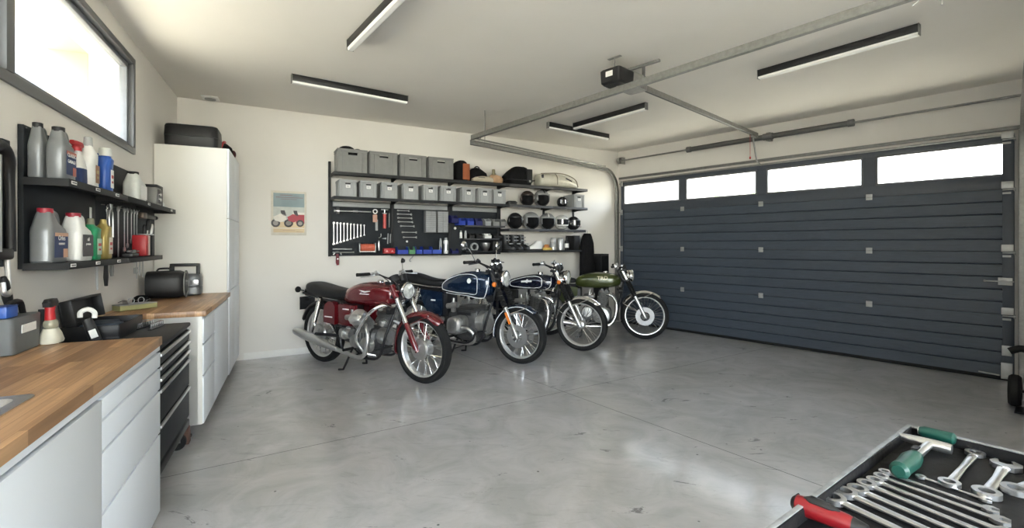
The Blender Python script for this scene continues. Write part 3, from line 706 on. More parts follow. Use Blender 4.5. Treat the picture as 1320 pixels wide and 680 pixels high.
mb = MB(); mb.tube([(L-0.26, 0.01, 0), (L-0.26, 0.01, -0.30)], 0.003, 6); mb.ell((L-0.26, 0.01, -0.31), (0.012, 0.012, 0.02), 8, 6); mb.build('release_cord', REDP, O)
# ================================================================ motorcycles (local x forward, right side of the machine at -y)
MAROON = mat('maroon_paint', (0.115, 0.006, 0.010), 0.22, 0.15, var=0.04, coat=1.0)
NAVY = mat('metallic_blue_paint', (0.005, 0.018, 0.048), 0.2, 0.3, var=0.06, coat=1.0)
MIDN = mat('midnight_paint', (0.006, 0.008, 0.022), 0.22, 0.2, var=0.05, coat=1.0)
OLIVE = mat('olive_green_paint', (0.045, 0.060, 0.012), 0.28, 0.15, var=0.06, coat=0.8)
GLOSSB = mat('gloss_black_paint', (0.010, 0.010, 0.011), 0.2, 0.0, var=0.05, coat=0.6)
PINW = mat('silver_pinstripe', (0.75, 0.76, 0.78), 0.35)
STRIPEG = mat('gold_emblem', (0.85, 0.78, 0.55), 0.35, 0.2)

def wheel(root, x, R, name, k, rim_w=0.030, disc=False, drum=False):
    c = (x, 0, R)
    mb = MB(); prof = [(-0.062, -0.040), (-0.035, -0.052), (-0.012, -0.046), (-0.002, -0.025), (0.0, 0.0), (-0.002, 0.025), (-0.012, 0.046), (-0.035, 0.052), (-0.062, 0.040)]
    mb.ringy(c, R, prof, 48); w = mb.build(name, RUBBER, root)
    mb = MB(); rr_ = R-0.062
    mb.ringy(c, rr_, [(0.004, -0.038), (0.004, -0.033), (-0.010, -0.024), (-0.013, 0.0), (-0.010, 0.024), (0.004, 0.033), (0.004, 0.038), (-0.008, 0.036), (-0.017, 0.026), (-0.019, 0.0), (-0.017, -0.026), (-0.008, -0.036)], 48); mb.build('rim', RIMM, w)
    mb = MB()
    hr = 0.085 if drum else 0.045
    mb.tube([(x, -0.062, R), (x, -0.05, R), (x, 0.05, R), (x, 0.062, R)], [0.022, hr, hr, 0.022], 24); mb.cyl((x, -0.12, R), (x, 0.12, R), 0.011, n=10); mb.build('hub', ALU, w)
    if drum:
        mb = MB(); mb.tube([(x, -0.075, R), (x, -0.07, R), (x, -0.05, R)], [0.05, 0.095, 0.105], 28); mb.tube([(x, -0.079, R+0.0), (x+0.02, -0.081, R+0.055)], 0.008, 6); mb.build('brake_plate', SATIN, w)
    if disc:
        for y in ((-0.085,) if disc == 1 else (-0.085, 0.085)):
            mb = MB(); mb.ringy((x, y, R), 0.10, [(-0.035, -0.0025), (0.03, -0.0025), (0.03, 0.0025), (-0.035, 0.0025)], 36)
            for q in range(6):
                a = q*PI/3; mb.tube([(x+0.03*math.cos(a), y*0.8, R+0.03*math.sin(a)), (x+0.07*math.cos(a+0.2), y, R+0.07*math.sin(a+0.2))], 0.007, 6)
            for q in range(16):
                a = q*PI/8; rd = 0.105 if q % 2 else 0.118; mb.cyl((x+rd*math.cos(a), y-0.0035, R+rd*math.sin(a)), (x+rd*math.cos(a), y+0.0035, R+rd*math.sin(a)), 0.005, n=6)
            mb.build('brake_disc', mat('disc_steel', (0.30, 0.30, 0.30), 0.45, 0.7), w)
    n = 32
    sp0 = []
    for q in range(4):
        sg = -1 if q % 2 else 1; off = 0.38 if q < 2 else -0.38
        mb = MB(); a = 0; h = hr-0.006
        mb.tube([(h*math.cos(off), sg*0.036, h*math.sin(off)), ((rr_-0.017)*1.0, sg*0.008, 0)], 0.0028, 5); sp0.append(mb)
    protos = []
    for q in range(n):
        a = 2*PI*q/n; kk = q % 4
        if q < 4: o = sp0[kk].build('spoke', CHROME, w); protos.append(o)
        else:
            o = protos[kk].copy(); COL.objects.link(o); o.parent = w
        o.location = c; o.rotation_euler = (0, -a, 0)
    return w
RIMM = mat('polished_rim', (0.66, 0.66, 0.65), 0.32, 0.75, var=0.03)

def fender(root, c, R, a0, a1, w, m, name, drop=0.03, tip=True, n=26, label=None):
    # arched cross-section with thickness, swept along the wheel
    mb = MB(); rs = []
    out = [(-1, -drop), (-0.85, -drop*0.35), (-0.45, -0.004), (0, 0), (0.45, -0.004), (0.85, -drop*0.35), (1, -drop)]
    for i in range(n+1):
        f = i/n; a = a0+(a1-a0)*f; ws = w/2*(1 if not tip else min(1, 0.55+3.0*min(f, 1-f)**0.6))
        ring = [(c[0]+(R+dr)*math.cos(a), c[1]+ws*y, c[2]+(R+dr)*math.sin(a)) for y, dr in out]
        ring += [(c[0]+(R+dr-0.004)*math.cos(a), c[1]+ws*y*0.96, c[2]+(R+dr-0.004)*math.sin(a)) for y, dr in reversed(out)]
        rs.append(ring)
    mb.rings(rs); return mb.build(name, m, root, sharp=50, label=label)

def tank_surf(secs, x, a, e, off=0.0):
    # secs: (x, hw, zb, zt); angle a: -90deg right side... returns point on the right half
    for i in range(len(secs)-1):
        if secs[i][0] <= x <= secs[i+1][0]:
            f = (x-secs[i][0])/(secs[i+1][0]-secs[i][0]); hw, zb, zt = [secs[i][q]*(1-f)+secs[i+1][q]*f for q in (1, 2, 3)]; break
    rz = (zt-zb)/2; zc = (zt+zb)/2; c, q = math.cos(a), math.sin(a)
    return Vector((x, -(hw+off)*abs(c)**(2/e), zc+(rz+off)*math.copysign(abs(q)**(2/e), q)))

def fins(mb, x0, x1, z0, z1, y0, y1, n, ax='z'):
    for i in range(n):
        f = (i+0.5)/n
        if ax == 'z': mb.box(((x0+x1)/2, (y0+y1)/2, z0+(z1-z0)*f), (x1-x0, y1-y0, (z1-z0)/n*0.42), bev=0.0015)
        else: mb.box(((x0+x1)/2, y0+(y1-y0)*f, (z0+z1)/2), (x1-x0, (y1-y0)/n*0.42, z1-z0), bev=0.0015)

def bike(kind, front, ang, wb, label):
    c, s = math.cos(ang), math.sin(ang); h = wb/2
    t = thing('motorcycle', label, 'motorcycle', (front[0]-c*h, front[1]-s*h, 0), ang, 'classic motorcycles')
    k = wb/1.5; R = {'blue': 0.322}.get(kind, 0.335)
    paint = {'red': MAROON, 'blue': NAVY, 'navy': MIDN, 'green': OLIVE}[kind]
    fx, rx = h, -h
    wheel(t, rx, R, 'rear_wheel', kind, drum=(kind != 'green'))
    wheel(t, fx, R, 'front_wheel', kind, disc={'red': 0, 'blue': 2, 'navy': 0, 'green': 1}[kind], drum=(kind in ('red',)))
    # ---- fork
    top = Vector((0.40*k, 0, 0.985)); ax = Vector((fx, 0, R)); dirf = (top-ax).normalized()
    yo = 0.095
    for y in (-yo, yo):
        o = Vector((0, y, 0)); P = lambda f: tuple(ax+(top-ax)*f+o)
        mb = MB()
        if kind == 'red':
            mb.cyl(P(0.42), P(0.80), 0.024, n=14); mb.cyl(P(0.38), P(0.44), 0.031, n=14); mb.cyl(P(0.78), P(1), 0.018, n=12); mb.build('fork_tube', CHROME, t)
            mb = MB(); mb.tube([P(-0.03), P(0.04), P(0.40)], [0.02, 0.032, 0.028], 14); mb.build('fork_leg', paint, t)
            mb = MB(); mb.cyl(P(0.74), P(0.93), 0.033, n=16); mb.build('fork_shroud', paint, t)
        else:
            mb = MB(); mb.cyl(P(0.4), P(1), 0.018, n=12); mb.build('fork_tube', CHROME, t)
            mb = MB(); mb.tube([P(-0.03), P(0.03), P(0.08), P(0.44)], [0.018, 0.028, 0.022, 0.025], 14); mb.build('fork_leg', SATIN if kind != 'blue' else ALU, t)
            mb = MB(); n = 11; ps = []; rs_ = []
            for i in range(2*n+1): ps.append(P(0.42+0.32*i/(2*n))); rs_.append(0.036 if i % 2 else 0.029)
            mb.tube(ps, rs_, 14); mb.build('fork_gaiter', RUBBER, t)
            mb = MB(); mb.cyl(P(0.75), P(0.96), 0.028, n=14); mb.build('fork_shroud', {'blue': BLK, 'navy': CHROME, 'green': CHROME}[kind], t)
        if kind == 'blue':
            q = ax+(top-ax)*0.27+o+Vector((0, -0.03 if y < 0 else 0.03, 0)); mb = MB(); mb.box((0, 0, 0), (0.042, 0.02, 0.13), bev=0.006, M=axM(q, dirf)); mb.build('reflector', AMBER, t)
        if kind in ('blue', 'navy'):
            q = ax+(top-ax)*0.77+o*1.35; mb = MB(); mb.lathe([(0.001, -0.02), (0.024, -0.016), (0.027, 0.0), (0.022, 0.016), (0.001, 0.024)], 16, M=axM(q, (1, 0, 0))); mb.build('turn_signal', AMBER, t)
        if kind == 'red':
            q = ax+(top-ax)*0.98+o*1.3
    mb = MB()
    for f in (0.76, 0.97): q = ax+(top-ax)*f; mb.box(tuple(q-Vector((0.015, 0, 0))), (0.085, 0.25, 0.028), bev=0.008)
    q0 = ax+(top-ax)*0.76; q1 = ax+(top-ax)*0.97; hd0 = q0-Vector((0.045, 0, 0.02)); hd1 = q1-Vector((0.05, 0, 0)); mb.cyl(tuple(hd0), tuple(hd1), 0.03, n=14); mb.build('yoke', BLK, t)
    # ---- fenders
    fc = (fx, 0, R)
    if kind == 'red':
        fender(t, fc, R+0.035, math.radians(48), math.radians(196), 0.135, paint, 'front_fender', 0.045)
    elif kind == 'blue':
        fender(t, fc, R+0.03, math.radians(52), math.radians(190), 0.13, paint, 'front_fender', 0.035)
        mb = MB()
        for y in (-0.062, 0.062): mb.tube([(fc[0]+(R+0.004)*math.cos(math.radians(a)), y, fc[2]+(R+0.004)*math.sin(math.radians(a))) for a in range(54, 190, 6)], 0.0045, 6)
        mb.build('fender_pinstripe', PINW, t)
    else:
        fender(t, fc, R+0.03, math.radians(48), math.radians(150 if kind == 'green' else 170), 0.125, CHROME, 'front_fender', 0.035, label='chrome front fender')
    mb = MB()
    for y in (-1, 1):
        for a in (70, 125):
            a = math.radians(a); p = (fx+(R+0.02)*math.cos(a), y*0.065, R+(R+0.02)*math.sin(a)); q = ax+(top-ax)*0.35+Vector((0, y*yo*0.95, 0)); mb.tube([p, tuple(q)], 0.005, 6)
        if kind in ('navy', 'green'):
            a = math.radians(150); mb.tube([(fx+(R+0.02)*math.cos(a), y*0.065, R+(R+0.02)*math.sin(a)), (fx, y*0.085, R)], 0.005, 6)
    mb.build('fender_stay', CHROME if kind != 'red' else paint, t)
    rcol = {'red': BLK, 'blue': NAVY, 'navy': CHROME, 'green': CHROME}[kind]
    rf = fender(t, (rx, 0, R), R+0.045, math.radians(30), math.radians(162), 0.15, rcol, 'rear_fender', 0.04)
    # ---- frame
    mb = MB(); hs = tuple((hd0+hd1)/2)
    mb.tube([hs, (0.1*k, 0, 0.76), (-0.28*k, 0, 0.74), (-0.85*k, 0, 0.76)], 0.019, 10, smooth=4)
    for y in (-0.11, 0.11):
        mb.tube([tuple(hd0), (0.36*k, y, 0.45), (0.27*k, y, 0.22), (0.1*k, y, 0.17), (-0.25*k, y, 0.19), (-0.33*k, y, 0.35), (-0.30*k, y, 0.72)], 0.014, 10, smooth=4)
        mb.tube([(-0.30*k, y, 0.73), (-0.6*k, y*1.05, 0.74), (-0.98*k, y*1.0, 0.79)], 0.012, 8, smooth=4)
        mb.tube([(-0.32*k, y, 0.36), (rx, y, R)], 0.018, 8)
        mb.tube([(-0.33*k, y, 0.30), (-0.66*k, y, 0.73)], 0.010, 8)
    mb.build('frame', BLK, t)
    for y in (-0.15, 0.15):
        mb = MB(); a, b = Vector((-0.615*k, y, 0.76)), Vector((rx-0.01, y, R+0.03)); ps = []; rs_ = []
        n = 26
        for i in range(n+1): f = 0.08+0.62*i/n; ps.append(tuple(a+(b-a)*f)); rs_.append(0.030 if i % 2 else 0.021)
        mb.tube(ps, rs_, 12); mb.tube([tuple(a), tuple(a+(b-a)*0.1)], 0.024, 10); mb.tube([tuple(a+(b-a)*0.7), tuple(b)], [0.024, 0.016], 10); mb.build('shock_absorber', CHROME, t)
    # ---- tank
    if kind == 'red': secs = [(-0.282, 0.085, 0.72, 0.835), (-0.272, 0.105, 0.705, 0.86), (-0.24, 0.122, 0.70, 0.885), (-0.15, 0.143, 0.70, 0.93), (0.0, 0.158, 0.70, 0.958), (0.14, 0.158, 0.70, 0.965), (0.27, 0.142, 0.715, 0.955), (0.37, 0.115, 0.735, 0.935), (0.405, 0.085, 0.76, 0.915), (0.412, 0.06, 0.78, 0.90)]; e = 2.7
    elif kind == 'blue': secs = [(-0.31, 0.09, 0.735, 0.80), (-0.30, 0.105, 0.72, 0.825), (-0.26, 0.125, 0.71, 0.86), (-0.17, 0.148, 0.70, 0.905), (-0.03, 0.165, 0.69, 0.945), (0.11, 0.168, 0.69, 0.96), (0.24, 0.16, 0.66, 0.96), (0.35, 0.135, 0.68, 0.945), (0.40, 0.10, 0.72, 0.92), (0.41, 0.07, 0.75, 0.90)]; e = 3.0
    elif kind == 'navy': secs = [(-0.33, 0.07, 0.75, 0.81), (-0.32, 0.09, 0.735, 0.83), (-0.27, 0.11, 0.73, 0.85), (-0.18, 0.128, 0.725, 0.875), (-0.03, 0.145, 0.725, 0.905), (0.12, 0.15, 0.72, 0.925), (0.26, 0.135, 0.725, 0.915), (0.37, 0.10, 0.75, 0.89), (0.40, 0.05, 0.79, 0.86)]; e = 2.5
    else: secs = [(-0.30, 0.06, 0.755, 0.82), (-0.29, 0.085, 0.73, 0.85), (-0.22, 0.115, 0.715, 0.885), (-0.15, 0.13, 0.71, 0.91), (-0.03, 0.145, 0.705, 0.93), (0.14, 0.148, 0.71, 0.932), (0.28, 0.135, 0.72, 0.915), (0.37, 0.10, 0.745, 0.885), (0.40, 0.05, 0.78, 0.85)]; e = 2.6
    secs = [(a*k, b, c_, d) for a, b, c_, d in secs]
    mb = MB(); mb.sell([(x, 0, (zb+zt)/2, hw, (zt-zb)/2) for x, hw, zb, zt in secs], 28, e, ax='x'); tk_ = mb.build('fuel_tank', paint, t, subsurf=1)
    mb = MB(); cx = 0.16*k; zt = 0.958 if kind in ('red', 'blue') else 0.925; mb.lathe([(0.034, -0.01), (0.034, 0.016), (0.028, 0.024), (0.001, 0.026)], 18, M=T(cx, 0, zt)); mb.build('filler_cap', CHROME, tk_)
    if kind in ('blue', 'navy'):
        mb = MB(); loop = []
        x0, x1 = (-0.285*k, 0.26*k) if kind == 'blue' else (-0.24*k, 0.24*k); a0, a1 = math.radians(-38), math.radians(44)
        N = 48
        for i in range(N):
            a = 2*PI*i/N; cc = math.copysign(abs(math.cos(a))**0.5, math.cos(a)); ss = math.copysign(abs(math.sin(a))**0.6, math.sin(a))
            x = (x0+x1)/2+(x1-x0)/2*cc; aa = (a0+a1)/2+(a1-a0)/2*ss*(1 if x > 0 else 1-0.35*abs(x/x0))
            loop.append(tank_surf(secs, x, aa, e, 0.0005))
        mb.tube(loop, 0.0042, 6, close=True); mb.build('pinstripe', PINW, tk_)
        if kind == 'blue':
            mb = MB(); mb.tube([tank_surf(secs, x*k, math.radians(-62), e, 0.0005) for x in (-0.25, -0.1, 0.05, 0.2, 0.3)]+[tank_surf(secs, x*k, math.radians(b), e, 0.0005) for x, b in ((0.345, -40), (0.375, -5), (0.38, 40))], 0.004, 6, smooth=3); mb.build('pinstripe', PINW, tk_)
        else:
            mb = MB(); mb.tube([tank_surf(secs, x*k, math.radians(b), e, 0.0005) for x, b in ((0.27, -60), (0.33, -40), (0.36, 0), (0.35, 50))], 0.004, 6, smooth=3); mb.build('pinstripe', PINW, tk_)
    def decal(fn, x, a, tilt=0):
        p = tank_surf(secs, x, a, e, 0.0); px_ = tank_surf(secs, x+0.01, a, e)-tank_surf(secs, x-0.01, a, e); pa = tank_surf(secs, x, a+0.1, e)-tank_surf(secs, x, a-0.1, e)
        X = px_.normalized(); Y = (pa-X*pa.dot(X)).normalized(); Z = X.cross(Y)
        return Matrix(((X.x, Y.x, Z.x, p.x), (X.y, Y.y, Z.y, p.y), (X.z, Y.z, Z.z, p.z), (0, 0, 0, 1)))
    if kind == 'red':
        M = decal(None, 0.10*k, 0.12); mb = MB()
        mb.prism([(-0.085, 0.022), (-0.02, 0.002), (0.0, -0.004), (0.085, 0.010), (0.088, 0.017), (0.03, 0.014), (0.01, 0.012), (-0.03, 0.018)], -0.001, 0.004, 'z', M=M)
        mb.prism([(-0.075, -0.014), (0.075, -0.014), (0.07, -0.021), (-0.07, -0.021)], -0.001, 0.004, 'z', M=M); mb.prism([(-0.02, 0.0), (-0.06, -0.01), (-0.055, -0.003)], -0.001, 0.004, 'z', M=M)
        mb.build('wing_emblem', PINW, tk_)
    if kind == 'navy':
        M = decal(None, 0.02*k, 0.12); mb = MB()
        mb.prism([(-0.075, -0.012), (0.075, -0.012), (0.075, 0.008), (0.03, 0.010), (0.012, 0.024), (0.0, 0.012), (-0.03, 0.010), (-0.075, 0.008)], -0.004, 0.003, 'z', M=M)
        mb.prism([(-0.02, -0.012), (0.01, -0.022), (0.02, -0.012)], -0.004, 0.003, 'z', M=M); mb.build('wing_emblem', PINW, tk_)
    if kind == 'green':
        M = decal(None, 0.12*k, 0.22); mb = MB(); mb.text('TRD', 0.075, M=M @ T(0, 0, 0.002) @ S(1.05, 0.85, 1), depth=0.003); mb.build('lettering', STRIPEG, tk_)
    if kind == 'blue':
        M = decal(None, 0.15*k, 0.15); mb = MB(); mb.lathe([(0.001, 0.004), (0.026, 0.004), (0.028, -0.002)], 20, M=M); mb.build('round_badge', PINW, tk_)
    # ---- seat
    if kind == 'red': st = [(-0.98, 0.06, 0.83, 0.875), (-0.96, 0.10, 0.79, 0.91), (-0.88, 0.125, 0.765, 0.925), (-0.74, 0.135, 0.75, 0.905), (-0.60, 0.14, 0.745, 0.878), (-0.44, 0.13, 0.745, 0.862), (-0.30, 0.105, 0.745, 0.855), (-0.225, 0.08, 0.76, 0.84)]
    elif kind == 'blue': st = [(-1.02, 0.05, 0.84, 0.87), (-0.98, 0.09, 0.82, 0.905), (-0.86, 0.12, 0.80, 0.925), (-0.72, 0.13, 0.79, 0.90), (-0.58, 0.13, 0.78, 0.865), (-0.44, 0.125, 0.77, 0.85), (-0.30, 0.11, 0.77, 0.855), (-0.23, 0.07, 0.79, 0.845)]
    else: st = [(-0.98, 0.06, 0.80, 0.84), (-0.94, 0.10, 0.79, 0.875), (-0.75, 0.125, 0.78, 0.875), (-0.55, 0.125, 0.77, 0.86), (-0.38, 0.11, 0.77, 0.85), (-0.29, 0.08, 0.775, 0.835)]
    mb = MB(); mb.sell([(x*k, 0, (a+b)/2, hw, (b-a)/2) for x, hw, a, b in st], 22, 3.2, ax='x'); se = mb.build('seat', VINYL, t, subsurf=1)
    if kind in ('blue', 'navy'):
        mb = MB(); 
        for y in (-1, 1): mb.tube([(x*k, y*(hw+0.002), a+0.004) for x, hw, a, b in st[1:-1]], 0.006, 6, smooth=3)
        mb.build('seat_trim', CHROME, se)
    if kind == 'red':
        mb = MB(); mb.tube([(-0.95*k, -0.10, 0.83), (-0.98*k, -0.09, 0.80), (-1.02*k, 0, 0.80), (-0.98*k, 0.09, 0.80), (-0.95*k, 0.10, 0.83)], 0.009, 8, smooth=3); mb.build('grab_rail', CHROME, t)
    # ---- side covers
    for y in (-1, 1):
        mb = MB()
        if kind == 'red':
            mb.box((-0.18*k, y*0.135, 0.60), (0.27*k, 0.05, 0.225), bev=0.014); mb.build('side_cover', paint, t)
            mb = MB(); mb.prism([(-0.53*k, 0.50), (-0.345*k, 0.49), (-0.34*k, 0.68), (-0.37*k, 0.725), (-0.44*k, 0.735), (-0.50*k, 0.70), (-0.53*k, 0.62)], y*0.115, y*0.175, 'y'); cv = mb.build('tool_box', paint, t, sharp=50)
            mb = MB(); mb.box((-0.44*k, y*0.1775, 0.565), (0.13, 0.005, 0.012)); mb.build('trim_bar', PINW, cv)
            mb = MB(); mb.box((-0.18*k, y*0.162, 0.665), (0.10, 0.005, 0.012)); mb.build('trim_bar', PINW, t)
        else:
            mb.prism([(-0.50*k, 0.50), (-0.27*k, 0.47), (-0.26*k, 0.72), (-0.62*k, 0.745), (-0.58*k, 0.62)], y*0.115, y*0.145, 'y'); cv = mb.build('side_cover', paint, t, sharp=50)
            if kind == 'blue': mb = MB(); mb.box((-0.40*k, y*0.1475, 0.63), (0.07, 0.004, 0.016)); mb.build('badge', PINW, cv)
    # battery / carburettor clutter behind the covers
    mb = MB(); mb.box((-0.36*k, 0, 0.58), (0.30*k, 0.22, 0.26), bev=0.02); mb.build('air_box', BLKP, t)
    for y in (-1, 1):
        yy = 0.155 if kind in ('red', 'blue') else 0.09
        mb = MB(); mb.cyl((-0.17*k, y*yy, 0.58), (-0.01*k, y*(yy+0.01), 0.60), 0.03, n=14); mb.box((-0.08*k, y*yy, 0.575), (0.05, 0.05, 0.11), bev=0.01); mb.cyl((-0.08*k, y*yy, 0.62), (-0.08*k, y*yy, 0.67), 0.018, n=12); mb.build('carburettor', ALU, t)
    # ---- engine
    if kind == 'red':
        mb = MB(); mb.sell([(-0.32*k, 0, 0.38, 0.08, 0.09), (-0.20*k, 0, 0.38, 0.10, 0.10), (-0.06*k, 0, 0.37, 0.12, 0.11), (-0.04*k, 0, 0.36, 0.145, 0.125), (0.17*k, 0, 0.35, 0.14, 0.13), (0.19*k, 0, 0.35, 0.11, 0.11)], 24, 4, ax='x')
        mb.box((0.07*k, 0, 0.235), (0.30, 0.22, 0.07), bev=0.02)
        for i in range(5): mb.box((0.07*k, 0, 0.215+i*0.016), (0.31, 0.24, 0.005))
        mb.build('crankcase', ALUD, t)
        mb = MB(); mb.cyl((0.18*k, 0, 0.40), (0.30*k, 0, 0.40), 0.085, n=24); mb.cyl((0.30*k, 0, 0.40), (0.315*k, 0, 0.40), 0.06, n=24); mb.build('alternator_cover', ALU, t)
        mb = MB(); mb.cyl((-0.30*k, -0.10, 0.40), (-0.12*k, -0.12, 0.40), 0.055, n=18); mb.cyl((-0.24*k, -0.14, 0.40), (-0.20*k, -0.14, 0.40), 0.06, n=18)
        for q in range(4): mb.box((-0.02*k+q*0.05, -0.148, 0.36), (0.012, 0.016, 0.18), bev=0.003)
        mb.build('gearbox', ALU, t)
        for y in (-1, 1):
            D = Vector((0, y*math.sin(PI/4), math.cos(PI/4))); base = Vector((0.08*k+y*0.015, y*0.06, 0.46)); mb = MB(); M = axM(base, D)
            mb.cyl((0, 0, 0), (0, 0, 0.17), 0.055, n=20, M=M)
            for i in range(8): mb.sell([(0.05+i*0.016, 0, 0, 0.085, 0.08), (0.056+i*0.016, 0, 0, 0.085, 0.08)], 20, 4, M=M)
            cy = mb.build('cylinder', ALU, t)
            mb = MB(); mb.sell([(0.175, 0, 0, 0.075, 0.075), (0.20, 0, 0, 0.09, 0.085), (0.24, 0, 0, 0.085, 0.08), (0.255, 0, 0, 0.06, 0.055)], 24, 3.2, M=M); mb.box((0, 0, 0.258), (0.10, 0.02, 0.008), M=M, bev=0.003); mb.build('rocker_cover', SATIN, cy)
        mb = MB(); mb.cyl((-0.18*k, -0.13, 0.42), (-0.18*k, 0.13, 0.42), 0.06, n=20); mb.cyl((-0.05*k, -0.165, 0.34), (-0.05*k, -0.12, 0.34), 0.07, n=20); mb.cyl((0.13*k, -0.175, 0.32), (0.13*k, -0.12, 0.32), 0.08, n=20); mb.build('engine_cover', ALU, t)
    elif kind == 'blue':
        mb = MB(); mb.sell([(-0.28*k, 0, 0.40, 0.07, 0.09), (-0.12*k, 0, 0.40, 0.11, 0.13), (-0.08*k, 0, 0.41, 0.12, 0.15), (0.18*k, 0, 0.42, 0.12, 0.165), (0.22*k, 0, 0.41, 0.10, 0.14)], 24, 5, ax='x')
        mb.box((0.06*k, 0, 0.25), (0.32, 0.20, 0.08), bev=0.02)
        for i in range(6): mb.box((0.09*k, 0, 0.525+i*0.012), (0.24, 0.27, 0.005))
        mb.build('crankcase', ALUD, t)
        mb = MB(); mb.cyl((0.20*k, 0, 0.42), (0.31*k, 0, 0.42), 0.12, n=28); mb.build('front_cover', ALU, t)
        mb = MB(); mb.box((0.05*k, -0.125, 0.515), (0.20, 0.012, 0.045), bev=0.004); mb.build('name_plate', BLK, t)
        for y in (-1, 1):
            x_ = 0.03*k; mb = MB(); M = axM((x_, y*0.12, 0.40), (0, y, 0))
            mb.cyl((0, 0, 0), (0, 0, 0.15), 0.062, n=20, M=M)
            for i in range(7): mb.sell([(0.012+i*0.02, 0, 0, 0.092, 0.092), (0.018+i*0.02, 0, 0, 0.092, 0.092)], 22, 3.5, M=M)
            cy = mb.build('cylinder', ALU, t)
            mb = MB(); mb.sell([(0.148, 0, 0, 0.085, 0.082), (0.19, 0, 0, 0.092, 0.088), (0.215, 0, 0, 0.075, 0.072), (0.225, 0, 0, 0.05, 0.045)], 24, 3.0, M=M)
            for q in (-0.045, -0.015, 0.015, 0.045): mb.box((q, 0, 0.205), (0.006, 0.12, 0.03), M=M)
            mb.build('valve_cover', SATIN, cy)
        mb = MB()
        mb.tube([(0.30*k, -0.03, 0.33), (0.30*k, -0.24, 0.34), (0.28*k, -0.28, 0.27), (0.16*k, -0.27, 0.22), (-0.10*k, -0.25, 0.225)], 0.012, 8, smooth=4); mb.build('crash_bar', BLK, t)
    else:
        cm = ALUD
        mb = MB(); mb.sell([(-0.13, 0.02*k, 0.34, 0.22*k, 0.115), (-0.115, 0.02*k, 0.34, 0.235*k, 0.125), (0.115, 0.02*k, 0.34, 0.235*k, 0.125), (0.13, 0.02*k, 0.34, 0.22*k, 0.115)], 28, 3, ax='y', M=Matrix(((0, 1, 0, 0), (1, 0, 0, 0), (0, 0, 1, 0), (0, 0, 0, 1))) if False else None)
        mb.build('crankcase', cm, t)
        mb = MB(); mb.lathe([(0.12, 0), (0.115, 0.03), (0.07, 0.045), (0.001, 0.047)], 28, M=axM((0.10*k, -0.13, 0.33), (0, -1, 0))); mb.lathe([(0.075, 0), (0.07, 0.025), (0.001, 0.03)], 24, M=axM((-0.12*k, -0.13, 0.38), (0, -1, 0))); mb.build('engine_cover', SATIN if kind == 'navy' else ALU, t)
        mb = MB(); M = T(0.10*k, 0, 0.45) @ RY(math.radians(10))
        mb.box((0, 0, 0.10), (0.11, 0.20, 0.20), M=M)
        for i in range(10): mb.box((0, 0, 0.012+i*0.019), (0.16, 0.26, 0.007), M=M, bev=0.002)
        cy = mb.build('cylinder', cm, t)
        mb = MB(); mb.box((0, 0, 0.215), (0.15, 0.22, 0.04), M=M, bev=0.012); mb.cyl((-0.03, -0.11, 0.235), (-0.03, 0.11, 0.235), 0.022, n=14, M=M); mb.cyl((0.03, -0.11, 0.235), (0.03, 0.11, 0.235), 0.022, n=14, M=M); mb.build('cylinder_head', ALU if kind == 'navy' else ALUD, cy)
    # ---- exhaust
    for y in (-1, 1):
        mb = MB()
        if kind == 'red':
            mb.tube([(0.13*k, y*0.17, 0.53), (0.20*k, y*0.215, 0.50), (0.235*k, y*0.235, 0.40), (0.19*k, y*0.235, 0.25), (0.08*k, y*0.225, 0.205), (-0.12*k, y*0.22, 0.225), (-0.26*k, y*0.22, 0.245)], 0.021, 12, smooth=5); ex = mb.build('exhaust_pipe', SATIN, t)
            mb = MB(); mb.tube([(-0.24*k, y*0.22, 0.243), (-0.32*k, y*0.22, 0.255), (-0.52*k, y*0.225, 0.29), (-0.80*k, y*0.23, 0.345), (-0.93*k, y*0.23, 0.372), (-0.95*k, y*0.23, 0.376), (-0.951*k, y*0.23, 0.376)], [0.024, 0.030, 0.045, 0.048, 0.044, 0.036, 0.02], 18); mb.build('silencer', SATIN, t)
            mb = MB(); mb.tube([(0.37*k, y*0.06, 0.72), (0.34*k, y*0.15, 0.74), (0.25*k, y*0.23, 0.66), (0.15*k, y*0.27, 0.50), (0.12*k, y*0.27, 0.38), (0.16*k, y*0.20, 0.26), (0.22*k, y*0.12, 0.22)], 0.017, 12, smooth=5); mb.build('crash_bar', CHROME, t)
        elif kind == 'blue':
            mb.tube([(0.10*k, y*0.26, 0.385), (0.20*k, y*0.27, 0.38), (0.27*k, y*0.25, 0.33), (0.26*k, y*0.22, 0.24), (0.14*k, y*0.20, 0.20), (-0.20*k, y*0.19, 0.20), (-0.30*k, y*0.20, 0.22)], 0.020, 12, smooth=5); mb.build('exhaust_pipe', SATIN, t)
            mb = MB(); mb.tube([(-0.28*k, y*0.20, 0.22), (-0.36*k, y*0.20, 0.23), (-0.80*k, y*0.21, 0.28), (-0.98*k, y*0.21, 0.30), (-0.981*k, y*0.21, 0.30)], [0.024, 0.042, 0.045, 0.036, 0.02], 18); mb.build('silencer', CHROME, t)
        else:
            mb.tube([(0.17*k, y*0.08, 0.62), (0.27*k, y*0.10, 0.60), (0.33*k, y*0.13, 0.48), (0.29*k, y*0.15, 0.28), (0.16*k, y*0.17, 0.19), (-0.20*k, y*0.19, 0.19), (-0.30*k, y*0.20, 0.20)], 0.021, 12, smooth=5); mb.build('exhaust_pipe', CHROME, t)
            mb = MB(); mb.tube([(-0.28*k, y*0.20, 0.20), (-0.36*k, y*0.20, 0.22), (-0.85*k, y*0.21, 0.30), (-0.96*k, y*0.21, 0.32), (-0.961*k, y*0.21, 0.32)], [0.024, 0.042, 0.045, 0.036, 0.02], 18); mb.build('silencer', CHROME, t)
